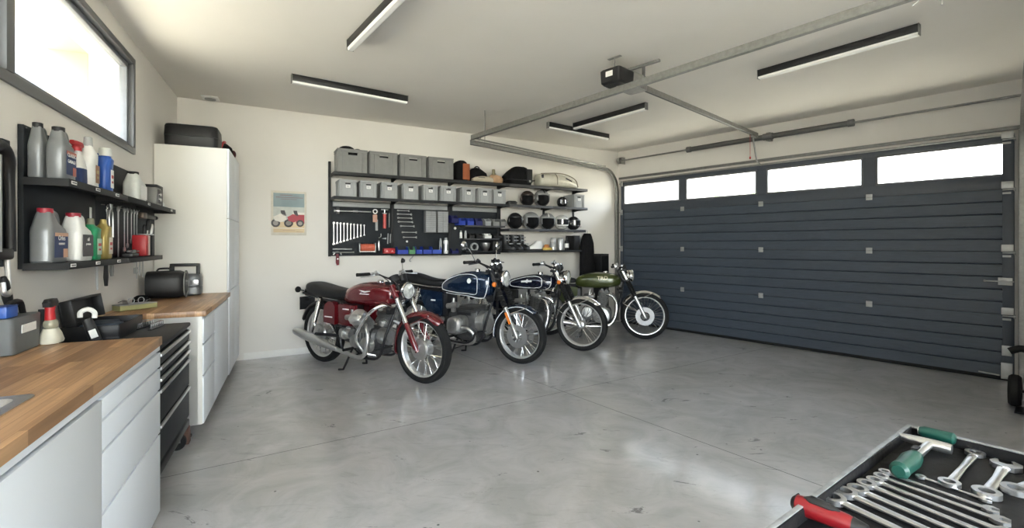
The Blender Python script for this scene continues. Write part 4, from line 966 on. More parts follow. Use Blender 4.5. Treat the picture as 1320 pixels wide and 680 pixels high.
    # ---- handlebar, controls, clocks
    hz = {'red': 1.055, 'blue': 1.06, 'navy': 1.05, 'green': 1.02}[kind]; gx = {'red': 0.25, 'blue': 0.24, 'navy': 0.24, 'green': 0.28}[kind]*k; bw = {'red': 0.36, 'blue': 0.36, 'navy': 0.37, 'green': 0.34}[kind]
    cxb = top.x-0.03; cz = 1.0
    mb = MB(); mb.tube([(gx-0.01, -bw, hz), (gx+0.01, -bw+0.14, hz), (gx+0.04, -bw+0.20, hz-0.003), (cxb-0.02, -0.08, cz+0.01), (cxb, 0, cz), (cxb-0.02, 0.08, cz+0.01), (gx+0.04, bw-0.20, hz-0.003), (gx+0.01, bw-0.14, hz), (gx-0.01, bw, hz)], 0.011, 10, smooth=5)
    hb = mb.build('handlebar', CHROME if kind in ('red',) else BLK, t)
    for y in (-1, 1):
        mb = MB(); mb.tube([(gx-0.012, y*(bw+0.01), hz), (gx-0.005, y*(bw-0.02), hz), (gx+0.008, y*(bw-0.13), hz)], [0.018, 0.016, 0.017], 12); mb.build('grip', RUBBER, hb)
        mb = MB(); mb.tube([(gx+0.04, y*(bw-0.15), hz-0.005), (gx+0.075, y*(bw-0.12), hz-0.01), (gx+0.06, y*(bw+0.02), hz-0.02)], [0.008, 0.007, 0.006], 8, smooth=3); mb.box((gx+0.03, y*(bw-0.17), hz), (0.05, 0.05, 0.035), bev=0.006); mb.cyl((gx+0.05, y*(bw-0.21), hz), (gx+0.05, y*(bw-0.17), hz+0.02), 0.018, n=12); mb.build('brake_lever' if y < 0 else 'clutch_lever', SATIN if kind != 'blue' else BLK, hb)
    mb = MB()
    for y, x2 in ((-1, 0.15), (1, 0.2)):
        mb.tube([(gx+0.05, y*(bw-0.2), hz), (gx+0.10, y*(bw-0.24), hz-0.04), (top.x-0.02, y*0.08, 0.93), (x2*k, y*0.05, 0.70)], 0.0045, 6, smooth=5)
    mb.tube([(top.x, 0.04, 0.98), (top.x+0.12, 0.07, 0.75), (fx-0.02, 0.08, 0.42), (fx, 0.07, R)], 0.004, 6, smooth=5)
    mb.tube([(gx+0.05, -(bw-0.2), hz), (top.x+0.10, -0.10, 0.96), (top.x+0.13, -0.06, 0.74), (fx-0.05, -0.09, 0.47)], 0.0045, 6, smooth=5); mb.build('cable', BLKP, t)
    for y in (-0.055, 0.055):
        M = axM((top.x+0.03, y, 0.985), (-0.5, 0, 0.87)); mb = MB(); mb.lathe([(0.02, -0.03), (0.045, -0.01), (0.05, 0.03), (0.048, 0.045)], 20, M=M); ck = mb.build('instrument', BLKP, t)
        mb = MB(); mb.lathe([(0.05, 0.040), (0.052, 0.05), (0.043, 0.051)], 24, M=M, cap=False); mb.lathe([(0.001, 0.047), (0.044, 0.047)], 24, M=M, cap=False); mb.build('dial_bezel', BLKM if kind == 'red' else CHROME, ck)
    # ---- headlight
    hl = Vector((top.x+0.14, 0, 0.885)); M = axM(hl, (1, 0, 0))
    hr = 0.085
    mb = MB(); mb.lathe([(0.02, -0.12), (0.06, -0.10), (0.08, -0.05), (hr, 0.0), (hr, 0.02)], 28, M=M); hl_ = mb.build('headlight', {'red': BLK, 'blue': BLK, 'navy': CHROME, 'green': CHROME}[kind], t)
    mb = MB(); mb.lathe([(hr+0.004, 0.0), (hr+0.006, 0.015), (hr, 0.026), (hr-0.010, 0.026), (hr-0.012, 0.018)], 28, M=M, cap=False); mb.build('headlight_rim', CHROME, hl_)
    mb = MB(); mb.lathe([(hr-0.008, 0.020), (hr-0.03, 0.032), (0.03, 0.040), (0.001, 0.042)], 28, M=M); mb.build('lens', LENS, hl_)
    mb = MB()
    for y in (-1, 1): mb.tube([(hl.x-0.02, y*0.086, hl.z), tuple(ax+(top-ax)*0.86+Vector((0, y*0.115, 0)))], 0.011, 8)
    mb.build('headlight_bracket', {'red': paint, 'blue': BLK}.get(kind, CHROME), t)
    # ---- mirrors
    if kind == 'red': ms = [((gx+0.04, bw-0.17, hz), (gx-0.02, bw-0.12, hz+0.07), (gx-0.05, bw-0.09, hz+0.12))]
    elif kind == 'blue': ms = [((gx+0.04, -(bw-0.15), hz), (gx+0.04, -(bw-0.03), hz+0.12), (gx+0.02, -(bw+0.05), hz+0.17))]
    elif kind == 'navy': ms = [((gx+0.04, -(bw-0.17), hz), (gx+0.03, -(bw-0.15), hz+0.03), (gx+0.02, -(bw-0.15), hz+0.045))]
    else: ms = []
    if kind == 'blue': ms.append(((gx+0.04, bw-0.15, hz), (gx+0.03, bw-0.10, hz+0.13), (gx+0.01, bw-0.06, hz+0.17)))
    for m_ in ms:
        mb = MB(); mb.tube(m_, 0.005, 8, smooth=4); mo = mb.build('mirror_stalk', CHROME, hb)
        if kind != 'navy':
            M = axM(m_[2], (-0.94, 0.15 if m_[2][1] < 0 else -0.3, 0.1)); mb = MB(); ms_ = 0.6 if kind == 'red' else 1.0; mb.lathe([(0.001, -0.03*ms_), (0.03*ms_, -0.024), (0.046*ms_, -0.004), (0.048*ms_, 0.004), (0.044*ms_, 0.006)], 24, M=M); mb.lathe([(0.001, 0.0055), (0.044*ms_, 0.0055)], 24, M=M, cap=False); mb.build('mirror', CHROME if kind == 'blue' else BLKP, hb)
    # ---- tail
    mb = MB(); mb.box((-1.00*k, 0, 0.775), (0.09, 0.09, 0.06), bev=0.01); tl = mb.build('tail_light', BLKP, t)
    mb = MB(); mb.box((-1.00*k-0.052, 0, 0.775), (0.016, 0.08, 0.05), bev=0.006); mb.build('tail_lens', REDP, tl)
    mb = MB(); mb.box((-1.06*k, 0, 0.66), (0.006, 0.20, 0.15), bev=0.002, M=T(0, 0, 0)); mb.box((-1.03*k, 0, 0.70), (0.05, 0.04, 0.03)); mb.build('number_plate', BLKP, t)
    for y in (-1, 1):
        q = (-1.02*k, y*0.15, 0.83); mb = MB(); mb.tube([(-0.97*k, y*0.05, 0.80), q], 0.008, 8); mb.lathe([(0.001, -0.03), (0.02, -0.026), (0.036, 0.0), (0.034, 0.012), (0.001, 0.02)], 16, M=axM(q, (1, 0, 0))); mb.build('turn_signal', BLKP, t)
    # ---- stand, pegs, pedals
    mb = MB()
    for y in (-1, 1):
        xs_ = 0.10 if kind == 'blue' else 0.0
        mb.tube([(-0.16*k+xs_, y*0.09, 0.24), (-0.20*k+xs_, y*0.13, 0.10), (-0.225*k+xs_, y*0.155, 0.022), (-0.29*k+xs_, y*0.16, 0.012)], 0.012, 8)
    mb.tube([(-0.18*k+xs_, -0.11, 0.16), (-0.18*k+xs_, 0.11, 0.16)], 0.009, 8)
    if kind == 'blue': mb.tube([(-0.2*k+xs_, -0.125, 0.10), (-0.2*k+xs_, 0.125, 0.10)], 0.007, 8)
    mb.build('centre_stand', BLK, t)
    for y in (-1, 1):
        mb = MB(); mb.cyl((-0.06*k, y*0.12, 0.27), (-0.06*k, y*0.29, 0.27), 0.014, n=10); mb.tube([(-0.06*k, y*0.15, 0.26), (0.05*k, y*0.18, 0.23), (0.10*k, y*0.25, 0.24)], 0.007, 8, smooth=3); mb.build('foot_peg', RUBBER, t)
        mb = MB(); mb.cyl((0.36*k, y*0.08, 0.68), (0.42*k, y*0.08, 0.68), 0.035, n=16); mb.tube([(0.36*k, y*0.08, 0.68), (0.34*k, y*0.02, 0.70)], 0.008, 6); mb.build('horn', BLKP, t)
    # lift the body above the axles on the taller machines
    f = {'blue': 1.12, 'navy': 1.07, 'green': 1.03}.get(kind, 1.0)
    if f != 1:
        seen = set()
        def lift(o):
            if o.name.split('.')[0] in ('front_wheel', 'rear_wheel'): return
            if o.type == 'MESH' and o.data.name not in seen:
                seen.add(o.data.name)
                fen = 'fender' in o.name
                for v in o.data.vertices:
                    z0 = 0.735 if fen else R
                    if v.co.z > z0: v.co.z = z0+(v.co.z-z0)*f
            for ch in [c_ for c_ in COL.objects if c_.parent == o]: lift(ch)
        for o in [c_ for c_ in COL.objects if c_.parent == t]: lift(o)
    return t
bike('red', floor_pt(546, 493), math.radians(-33), 1.56, 'maroon red classic motorcycle with black seat, nearest and leftmost of the row')
bike('blue', floor_pt(671, 468), math.radians(-30), 1.50, 'metallic blue classic motorcycle with white pinstripes and flat side cylinders')
bike('navy', floor_pt(750, 451.5), math.radians(-26), 1.46, 'dark navy classic motorcycle with silver oval tank line behind the blue one')
bike('green', floor_pt(831, 436.5), math.radians(-13), 1.40, 'olive green classic motorcycle nearest the garage door')
# ================================================================ things on the back wall rack
ORD = ['first', 'second', 'third', 'fourth', 'fifth', 'sixth', 'seventh', 'eighth', 'ninth', 'tenth', 'eleventh', 'twelfth']
def FM(F, s, d, z): p = F.pt(s, d, z); return Matrix.Translation(p) @ RZ(F.ang)
def put(o, M): o.matrix_basis = M; return o

def crate(w, d, h, m=GREYP, label_m=None, ribs=True):
    t = thing('storage_crate', 'x', 'crate')
    th = 0.006; mb = MB()
    mb.box((0, 0, 0.005), (w-0.01, d-0.01, 0.01))
    for sx_ in (-1, 1): mb.box((sx_*(w/2-th), 0, h/2), (th, d-0.008, h-0.004))
    mb.box((0, d/2-th, h/2), (w-0.008, th, h-0.004))
    sw, sz0, sz1 = w*0.30, h*0.74, h*0.85; y = -d/2+th
    mb.box((0, y, sz0/2), (w-0.008, th, sz0)); mb.box((0, y, (sz1+h)/2), (w-0.008, th, h-sz1))
    for sx_ in (-1, 1): mb.box((sx_*(w/2+sw/2)/2, y, (sz0+sz1)/2), ((w-sw)/2-0.004, th, sz1-sz0))
    mb.build('box_body', m, t)
    mb = MB(); frame = 0.012
    for z, hh in ((h-0.009, 0.018), (h*0.885, 0.008)):
        mb.box((0, -d/2+0.003, z), (w, 0.012, hh), bev=0.002); mb.box((0, d/2-0.003, z), (w, 0.008, hh)); mb.box((-w/2+0.003, 0, z), (0.008, d, hh)); mb.box((w/2-0.003, 0, z), (0.008, d, hh))
    for x in (-w/2+0.012, -w*0.33, w*0.33, w/2-0.012): mb.box((x, -d/2+0.001, h*0.45), (0.009, 0.014, h*0.88))
    for x in (-1, 1):
        for yy in (-d*0.38, -d*0.28, d*0.28): mb.box((x*(w/2-0.002), yy, h*0.45), (0.006, 0.006, h*0.88))
    if h < 0.25:
        mb.box((0, -d/2+0.001, h*0.47), (w*0.96, 0.010, 0.006))
    mb.box((0, -d/2+0.003, h*0.45), (w*0.5, 0.003, 0.004)); mb.build('ribbed_rim', m, t)
    mb = MB(); mb.box((0, 0, h*0.40+0.005), (w-0.03, d-0.03, h*0.78)); mb.build('contents_or_shade_fill', CLOTHB, t)  # dark block standing in for the shade seen through the handle slot
    if label_m:
        mb = MB(); mb.box((0, -d/2-0.0015, h*0.60), (w*0.26, 0.003, h*0.17)); l = mb.build('paper_label', PAPER, t, label='white paper label')
        mb = MB(); mb.box((-w*0.03, -d/2-0.0032, h*0.625), (w*0.12, 0.0008, 0.003)); mb.box((0.0, -d/2-0.0032, h*0.585), (w*0.15, 0.0008, 0.003)); mb.build('print', INK, l)
    return t
G1 = 'grey crates on the top shelf'
protoA = crate(0.355, 0.285, 0.285)
xs = [(435, 474), (475, 514), (515, 550), (552, 585)]
for i, (a, b) in enumerate(xs):
    s0, s1 = BW.at(a, 200, 0.335)[0], BW.at(b, 200, 0.335)[0]
    o = protoA if i == 0 else dup(protoA)
    o.location = BW.pt((s0+s1)/2, 0.198, Z1+0.001); o.rotation_euler.z = BW.ang
    o['label'] = ['large grey crate at the left end of the top rack shelf', 'large grey crate, second from the left on the top rack shelf', 'large grey crate, third from the left on the top rack shelf', 'large grey crate on the top rack shelf beside the black and orange tool bag'][i]; o['group'] = G1
t = root_on(BW, 'cable_coil', 'black coiled strap lying in the leftmost crate on the top shelf', 'strap', 1.81, 0.18, Z1+0.262)
mb = MB(); mb.ell((-0.05, 0, 0.03), (0.10, 0.12, 0.055), 16, 10); mb.ell((0.08, 0, 0.02), (0.06, 0.09, 0.04), 12, 8); mb.build('strap_bundle', CLOTHB, t)
protoB = crate(0.232, 0.285, 0.205, GREYL, True)
xs = [(437, 460), (462, 488), (490, 514), (518, 541), (543, 567), (568, 588), (594, 614), (616, 634), (636, 652)]
for i, (a, b) in enumerate(xs):
    s0, s1 = BW.at(a, 240, 0.335)[0], BW.at(b, 240, 0.335)[0]
    o = protoB if i == 0 else dup(protoB)
    o.location = BW.pt((s0+s1)/2, 0.198, Z2+0.001); o.rotation_euler.z = BW.ang
    if s1-s0 < 0.235: o.scale.x = (s1-s0-0.006)/0.232
    o['label'] = 'small light grey labelled crate, %s from the left on the second rack shelf' % ORD[i]; o['group'] = 'labelled crates on the second shelf'
o = dup(protoB, BW.pt(5.27, 0.20, Z2+0.001), BW.ang, 'lone white labelled crate at the right end of the second rack shelf'); o['group'] = 'labelled crates on the second shelf'

# bags and bodywork on the top shelf
ORB = mat('burnt_orange_cloth', (0.30, 0.085, 0.03), 0.75, var=0.1)
t = root_on(BW, 'tool_bag', 'black tool bag with an orange front pocket on the top rack shelf', 'bag', 3.29, 0.19, Z1+0.001)
mb = MB(); mb.sell([(0.0, 0, 0, 0.085, 0.13), (0.20, 0, 0, 0.088, 0.135), (0.26, 0, 0, 0.07, 0.12), (0.285, 0, 0, 0.04, 0.09)], 20, 4); mb.build('bag_body', CLOTHB, t)
mb = MB(); mb.box((0.035, -0.139, 0.125), (0.095, 0.02, 0.22), bev=0.008); mb.box((0.092, -0.02, 0.125), (0.012, 0.22, 0.23), bev=0.005); mb.build('front_pocket', ORB, t)
t = root_on(BW, 'luggage_bag', 'low black domed bag between the orange pocket bag and the tan sack', 'bag', 3.58, 0.165, Z1+0.001)
mb = MB(); mb.sell([(0.0, 0, 0, 0.15, 0.11), (0.06, 0, 0, 0.155, 0.11), (0.14, -0.01, 0, 0.14, 0.10), (0.20, -0.03, 0, 0.07, 0.06), (0.215, -0.03, 0, 0.03, 0.03)], 20, 2.4); mb.build('bag_body', CLOTHB, t)
mb = MB(); mb.tube([(-0.08, -0.02, 0.17), (-0.05, -0.03, 0.225), (0.0, -0.03, 0.225), (0.03, -0.02, 0.17)], 0.008, 8, smooth=3); mb.build('handle', CLOTHB, t)
CREAMP = mat('cream_bodywork', (0.42, 0.37, 0.29), 0.5, var=0.1)
t = root_on(BW, 'seat_cowl', 'flat beige bodywork panel at the front of the top shelf', 'bodywork panel', 3.57, 0.33, Z1+0.001)
mb = MB(); mb.sell([(-0.15, 0, 0.02, 0.03, 0.02), (-0.10, 0, 0.032, 0.032, 0.032), (0.0, 0, 0.04, 0.033, 0.040), (0.12, 0, 0.04, 0.033, 0.040), (0.17, 0, 0.03, 0.025, 0.03)], 16, 2.5, ax='x'); mb.build('panel_shell', CREAMP, t)
mb = MB(); mb.box((-0.02, -0.034, 0.055), (0.10, 0.004, 0.008)); mb.build('slot', INK, t)
TAN = mat('tan_leather', (0.46, 0.29, 0.17), 0.7, var=0.15, bump=0.3)
t = root_on(BW, 'tan_sack', 'plump tan sack with a tied neck on the top shelf', 'sack', 3.85, 0.20, Z1+0.001)
mb = MB(); mb.sell([(0.0, 0, 0, 0.08, 0.07), (0.03, 0, 0, 0.115, 0.09), (0.075, 0, 0, 0.12, 0.09), (0.115, -0.01, 0, 0.08, 0.07), (0.13, -0.03, 0, 0.04, 0.035)], 20, 2.2); mb.build('sack_body', TAN, t)
mb = MB(); mb.lathe([(0.028, 0.11), (0.032, 0.14), (0.022, 0.16), (0.024, 0.20), (0.020, 0.212)], 14, M=T(-0.03, 0, 0)); mb.build('sack_neck', mat('olive_cloth', (0.25, 0.23, 0.15), 0.8), t)
t = root_on(BW, 'top_case', 'big black rounded motorcycle luggage case on the top rack shelf', 'luggage case', 4.20, 0.215, Z1+0.001)
mb = MB(); mb.sell([(0.0, 0.02, 0, 0.19, 0.15), (0.05, 0.0, 0, 0.22, 0.165), (0.13, 0, 0, 0.215, 0.16), (0.20, 0.02, 0, 0.17, 0.13), (0.26, 0.04, 0, 0.11, 0.09), (0.275, 0.04, 0, 0.08, 0.06)], 24, 3.2); mb.build('case_shell', CLOTHB, t)
mb = MB(); mb.box((0.13, -0.155, 0.13), (0.10, 0.02, 0.20), bev=0.01); mb.build('end_panel', VINYL, t)
mb = MB(); mb.box((0.13, -0.169, 0.05), (0.03, 0.008, 0.03), bev=0.002); mb.build('latch', GALV, t)
mb = MB(); mb.box((0.0, 0, 0.062), (0.445, 0.335, 0.012), bev=0.003); mb.build('seam_band', BLKP, t)
IVORY = mat('ivory_bodywork', (0.62, 0.59, 0.50), 0.3, var=0.08, coat=0.6)
t = root_on(BW, 'fairing', 'ivory motorcycle fairing lying at the right end of the top shelf', 'fairing', 4.93, 0.215, Z1+0.001)
mb = MB(); mb.sell([(-0.37, 0, 0.10, 0.10, 0.09), (-0.35, 0, 0.10, 0.13, 0.10), (-0.18, 0, 0.105, 0.15, 0.105), (0.0, 0, 0.105, 0.155, 0.105), (0.18, 0, 0.09, 0.15, 0.09), (0.30, 0, 0.06, 0.12, 0.06), (0.36, 0, 0.03, 0.06, 0.03)], 24, 2.6, ax='x'); fr_ = mb.build('fairing_shell', IVORY, t, subsurf=1)
mb = MB(); mb.tube([(-0.36, -0.10, 0.19), (-0.10, -0.13, 0.21), (0.10, -0.13, 0.195), (0.28, -0.11, 0.13), (0.36, -0.07, 0.03)], 0.009, 8, smooth=5); mb.tube([(-0.10, -0.165, 0.03), (-0.10, -0.155, 0.15), (-0.10, -0.08, 0.22)], 0.006, 8, smooth=4); mb.build('edge_trim', mat('khaki_trim', (0.25, 0.22, 0.17), 0.5), t)
mb = MB(); mb.box((0.12, -0.155, 0.12), (0.12, 0.01, 0.016), M=T(0, 0, 0) @ T(0.12, 0, 0.12) @ RY(0.35) @ T(-0.12, 0, -0.12)); mb.box((-0.345, -0.12, 0.15), (0.02, 0.04, 0.05)); mb.build('air_slot', INK, t)

# helmets
def helmet(label, s, z, r, m, turn=0.0, style='open', d=0.195, stripe=None, visor=None):
    t = thing('helmet', label, 'helmet', BW.pt(s, d, z+0.001), BW.ang+turn, 'helmets on the rack')
    rx_, ry_, rz_ = r, r*1.12, r*1.02; zc = r*0.98
    bm = bmesh.new(); bmesh.ops.create_uvsphere(bm, u_segments=28, v_segments=18, radius=1)
    kill = []
    for f in bm.faces:
        c = f.calc_center_median()
        if c.z < -0.93: kill.append(f)
        elif style == 'open' and c.y < -0.25 and abs(c.x) < 0.78 and c.z < 0.36: kill.append(f)
        elif style == 'full' and c.y < -0.3 and abs(c.x) < 0.80 and -0.28 < c.z < 0.36: kill.append(f)
    bmesh.ops.delete(bm, geom=kill, context='FACES')
    for v in bm.verts:
        z_ = v.co.z; chin = 1.0
        v.co = Vector((v.co.x*rx_, v.co.y*ry_*(1.08 if (style == 'full' and z_ < 0 and v.co.y < 0) else 1), zc+v.co.z*rz_))
    bm.verts.index_update(); mb = MB(); mb.add([v.co[:] for v in bm.verts], [[v.index for v in f.verts] for f in bm.faces]); bm.free()
    sh = mb.build('helmet_shell', m, t, sharp=60); md = sh.modifiers.new('thickness', 'SOLIDIFY'); md.thickness = 0.007; md.offset = -1
    mb = MB(); mb.ell((0, 0.006, zc), (rx_*0.90, ry_*0.86, rz_*0.90), 20, 12); mb.build('lining', CLOTHB, t)
    if style == 'full':
        mb = MB(); mb.ringy((0, 0, 0), 1.0, [(0, 0)], 8) if False else None
        rs = []
        for i in range(9):
            a = math.radians(-90-52+104*i/8); rs.append([(rx_*1.015*math.cos(a), ry_*1.05*math.sin(a), zc+rz_*q) for q in (-0.28, 0.0, 0.25, 0.38)]+[(rx_*0.98*math.cos(a), ry_*1.01*math.sin(a), zc+rz_*q) for q in (0.38, 0.25, 0.0, -0.28)])
        mb.rings(rs); mb.build('visor', visor or mat('smoked_visor', (0.02, 0.022, 0.025), 0.08, coat=1.0), t)
        mb = MB(); mb.tube([(-rx_*0.75, -ry_*0.86, zc-rz_*0.55), (0, -ry_*1.17, zc-rz_*0.55), (rx_*0.75, -ry_*0.86, zc-rz_*0.55)], 0.004, 6, smooth=6); mb.build('chin_trim', BLKP, t)
    else:
        mb = MB(); mb.tube([(rx_*0.82*math.sin(a), -ry_*(0.52+0.30*math.cos(a)), zc+rz_*0.40+0*a) for a in [math.radians(q) for q in range(-75, 76, 15)]], 0.007, 6); mb.build('rim_trim', GREYL if m is HGRY else BLKP, t)
        for x in (-1, 1):
            mb = MB(); mb.tube([(x*rx_*0.85, -ry_*0.30, zc-rz_*0.3), (x*rx_*0.6, -ry_*0.35, zc-rz_*0.7), (x*0.02, -ry_*0.42, zc-rz_*0.93)], 0.005, 6, smooth=3); mb.build('chin_strap', BLKM, t)
    for x in (-1, 1):
        mb = MB(); mb.lathe([(0.010, 0), (0.010, 0.006), (0.001, 0.008)], 12, M=axM((x*rx_*0.965, -ry_*0.12, zc+rz_*0.15), (x, -0.15, 0.1))); mb.build('snap', CHROME, t)
    if stripe:
        mb = MB(); mb.tube([(0, -ry_*1.0*math.cos(a), zc+rz_*1.0*math.sin(a)+0.001) for a in [math.radians(q) for q in range(30, 170, 10)]], 0.008, 6); mb.build('stripe', stripe, t)
    return t
HBLK = mat('helmet_black', (0.018, 0.018, 0.020), 0.25, coat=0.8); HGRY = mat('helmet_grey', (0.27, 0.275, 0.28), 0.3, coat=0.6); HWHT = mat('helmet_white', (0.72, 0.72, 0.70), 0.25, coat=0.7)
HMAR = mat('helmet_brown', (0.05, 0.035, 0.03), 0.3, coat=0.6)
sC = lambda px, py, d: BW.at(px, py, d)[0]
helmet('dark brown open helmet on the second shelf beside the last labelled crate', sC(680, 258, 0.2), Z2, 0.115, HMAR, -0.5)
helmet('large black and grey open helmet in the middle of the second shelf', 4.655, Z2, 0.127, HGRY, -0.15, stripe=HBLK)
helmet('small dark helmet left of the white crate on the second shelf', sC(726, 262, 0.2)-0.02, Z2, 0.085, HBLK, -0.4, 'full')
helmet('black open helmet at the left end of the helmet shelf', sC(664, 285, 0.2), Z3, 0.122, HBLK, -0.4)
helmet('grey open helmet with a wide dark opening, second on the helmet shelf', sC(684.5, 285, 0.2), Z3, 0.132, HGRY, -0.1)
helmet('grey open helmet with a white crest in the middle of the helmet shelf', sC(705.5, 285, 0.2), Z3, 0.128, HGRY, -0.35, stripe=WHITE)
helmet('white full face helmet with a dark visor on the helmet shelf', sC(724, 285, 0.2), Z3, 0.118, HWHT, -0.35, 'full')
helmet('glossy dark full face helmet at the right end of the helmet shelf', sC(739, 285, 0.2)+0.005, Z3, 0.110, HBLK, -0.1, 'full')
t = root_on(BW, 'riding_goggles', 'dark goggles lying left of the brown helmet on the second shelf', 'goggles', sC(659, 265, 0.2), 0.22, Z2+0.001)
mb = MB(); mb.sell([(0.0, 0, 0, 0.08, 0.04), (0.045, 0, 0, 0.085, 0.045), (0.06, 0, 0, 0.06, 0.03)], 18, 3); mb.build('goggle_frame', BLKP, t)
mb = MB(); mb.tube([(-0.08, 0.02, 0.03), (-0.10, 0.08, 0.02), (0.10, 0.08, 0.02), (0.08, 0.02, 0.03)], 0.012, 8, smooth=4); mb.build('elastic_band', CLOTHB, t)
t = root_on(BW, 'cardboard_sheet', 'beige curved sheet leaning beside the white crate on the second shelf', 'sheet', sC(737, 260, 0.2)-0.01, 0.26, Z2+0.001)
mb = MB(); mb.box((0, 0, 0.08), (0.10, 0.006, 0.16), bev=0.002); mb.build('sheet', CREAMP, t)

# boots, gloves, cans on the lowest right shelf
def boot(label, s, d, m, turn):
    t = thing('riding_boot', label, 'boot', BW.pt(s, d, Z4+0.001), BW.ang+turn, 'riding boots on the lowest shelf')
    mb = MB(); mb.sell([(0.012, 0, -0.02, 0.042, 0.125), (0.05, 0, -0.015, 0.042, 0.12), (0.085, 0, 0.02, 0.040, 0.085), (0.12, 0, 0.045, 0.042, 0.058), (0.235, 0, 0.05, 0.048, 0.058)], 18, 2.6); mb.build('boot_upper', m, t)
    mb = MB(); mb.sell([(0.0, 0, -0.02, 0.046, 0.13), (0.016, 0, -0.02, 0.046, 0.13)], 18, 2.6); mb.build('sole', RUBBER, t)
    for z in (0.10, 0.15, 0.20):
        mb = MB(); mb.box((0, -0.022 if z > 0.12 else -0.07, z), (0.09, 0.02, 0.016), bev=0.004); mb.build('buckle', GREYL, t)
    return t
BOOT = mat('black_leather', (0.02, 0.02, 0.02), 0.4, bump=0.2)
boot('black riding boot at the left end of the lowest right shelf', 4.06, 0.17, BOOT, 0.5)
boot('black riding boot with grey buckles, second on the lowest right shelf', 4.20, 0.17, BOOT, 0.4)
boot('black riding boot beside the white trainer on the lowest shelf', 4.33, 0.17, BOOT, 0.3)
t = root_on(BW, 'trainer_shoe', 'white and black trainer shoe lying on the lowest right shelf', 'shoe', sC(690, 315, 0.22), 0.22, Z4+0.001)
mb = MB(); mb.sell([(0.014, 0.0, 0, 0.125, 0.05), (0.05, 0, 0, 0.123, 0.05), (0.09, 0.035, 0, 0.09, 0.045), (0.14, 0.06, 0, 0.05, 0.04)], 20, 2.5); mb.build('shoe_upper', WHITE, t)
mb = MB(); mb.sell([(0.0, 0, 0, 0.13, 0.054), (0.02, 0, 0, 0.13, 0.054)], 20, 2.5); mb.build('sole', BLKP, t)
mb = MB()
for i in range(4): mb.tube([(-0.03+0.025*i, -0.04, 0.07+0.015*i), (-0.03+0.025*i, 0, 0.085+0.017*i), (-0.03+0.025*i, 0.04, 0.07+0.015*i)], 0.005, 6, smooth=3)
mb.build('laces', BLKP, t)
t = root_on(BW, 'sponge', 'yellow sponge with an orange top on the lowest right shelf', 'sponge', sC(704.5, 318, 0.24), 0.24, Z4+0.001)
mb = MB(); mb.box((0, 0, 0.02), (0.15, 0.09, 0.04), bev=0.01); mb.build('sponge_block', mat('yellow_foam', (0.70, 0.48, 0.12), 0.9, bump=0.5), t)
mb = MB(); mb.sell([(0.04, 0, 0, 0.05, 0.035), (0.075, 0, 0, 0.042, 0.03), (0.09, 0, 0, 0.025, 0.02)], 16, 2.5); mb.build('orange_cap', mat('rusty_orange', (0.45, 0.17, 0.04), 0.6), t)
def can(name, label, loc, r, h, m, cap, group=None, cap_h=0.02, cap_r=0.7, band=None):
    t = thing(name, label, 'can' if 'can' in name else 'bottle', loc, BW.ang, group)
    mb = MB(); mb.lathe([(r*0.94, 0.0), (r, 0.004), (r, h-0.02), (r*0.9, h-0.008), (r*0.75, h)], 20); mb.build('can_body', m, t)
    mb = MB(); mb.lathe([(r*cap_r, h-0.002), (r*cap_r, h+cap_h), (r*cap_r*0.8, h+cap_h+0.004)], 16); mb.build('cap', cap, t)
    if band:
        mb = MB(); mb.lathe([(r+0.0008, h*0.25), (r+0.0008, h*0.70)], 20, cap=False); mb.build('printed_band', band, t)
    return t
can('spray_can', 'silver spray can left of its twin on the lowest right shelf', BW.pt(sC(713, 315, 0.22), 0.22, Z4+0.001), 0.045, 0.185, mat('tin_metal', (0.55, 0.55, 0.54), 0.35, 0.6), GREYL, 'silver cans on the lowest shelf', 0.004, 0.85, GREYL)
can('spray_can', 'silver can beside the dark bottle on the lowest right shelf', BW.pt(sC(722.5, 315, 0.22), 0.22, Z4+0.001), 0.045, 0.185, MATS['tin_metal'], GREYL, 'silver cans on the lowest shelf', 0.004, 0.85)
can('cleaner_bottle', 'dark bottle with a pale label beside the silver cans', BW.pt(sC(730.5, 315, 0.22), 0.22, Z4+0.001), 0.034, 0.15, BLKP, BLKP, None, 0.05, 0.45, PAPER)
t = root_on(BW, 'document_box', 'upright black box file at the right of the lowest shelf', 'box', sC(740, 315, 0.2)-0.01, 0.18, Z4+0.001)
mb = MB(); mb.box((0, 0, 0.11), (0.12, 0.22, 0.22), bev=0.004); mb.build('box_body', BLKP, t)
mb = MB(); mb.box((0, 0, 0.226), (0.124, 0.225, 0.012), bev=0.003); mb.build('lid', BLKM, t)
t = root_on(BW, 'wax_tin', 'small dark tin with a white mark at the shelf end', 'tin', 5.325, 0.22, Z4+0.001)
mb = MB(); mb.lathe([(0.028, 0), (0.03, 0.003), (0.03, 0.08), (0.032, 0.082), (0.032, 0.10), (0.028, 0.103)], 18); mb.build('tin_body', BLKP, t)
mb = MB(); mb.box((0, -0.030, 0.045), (0.018, 0.003, 0.045)); mb.build('paper_label', PAPER, t)
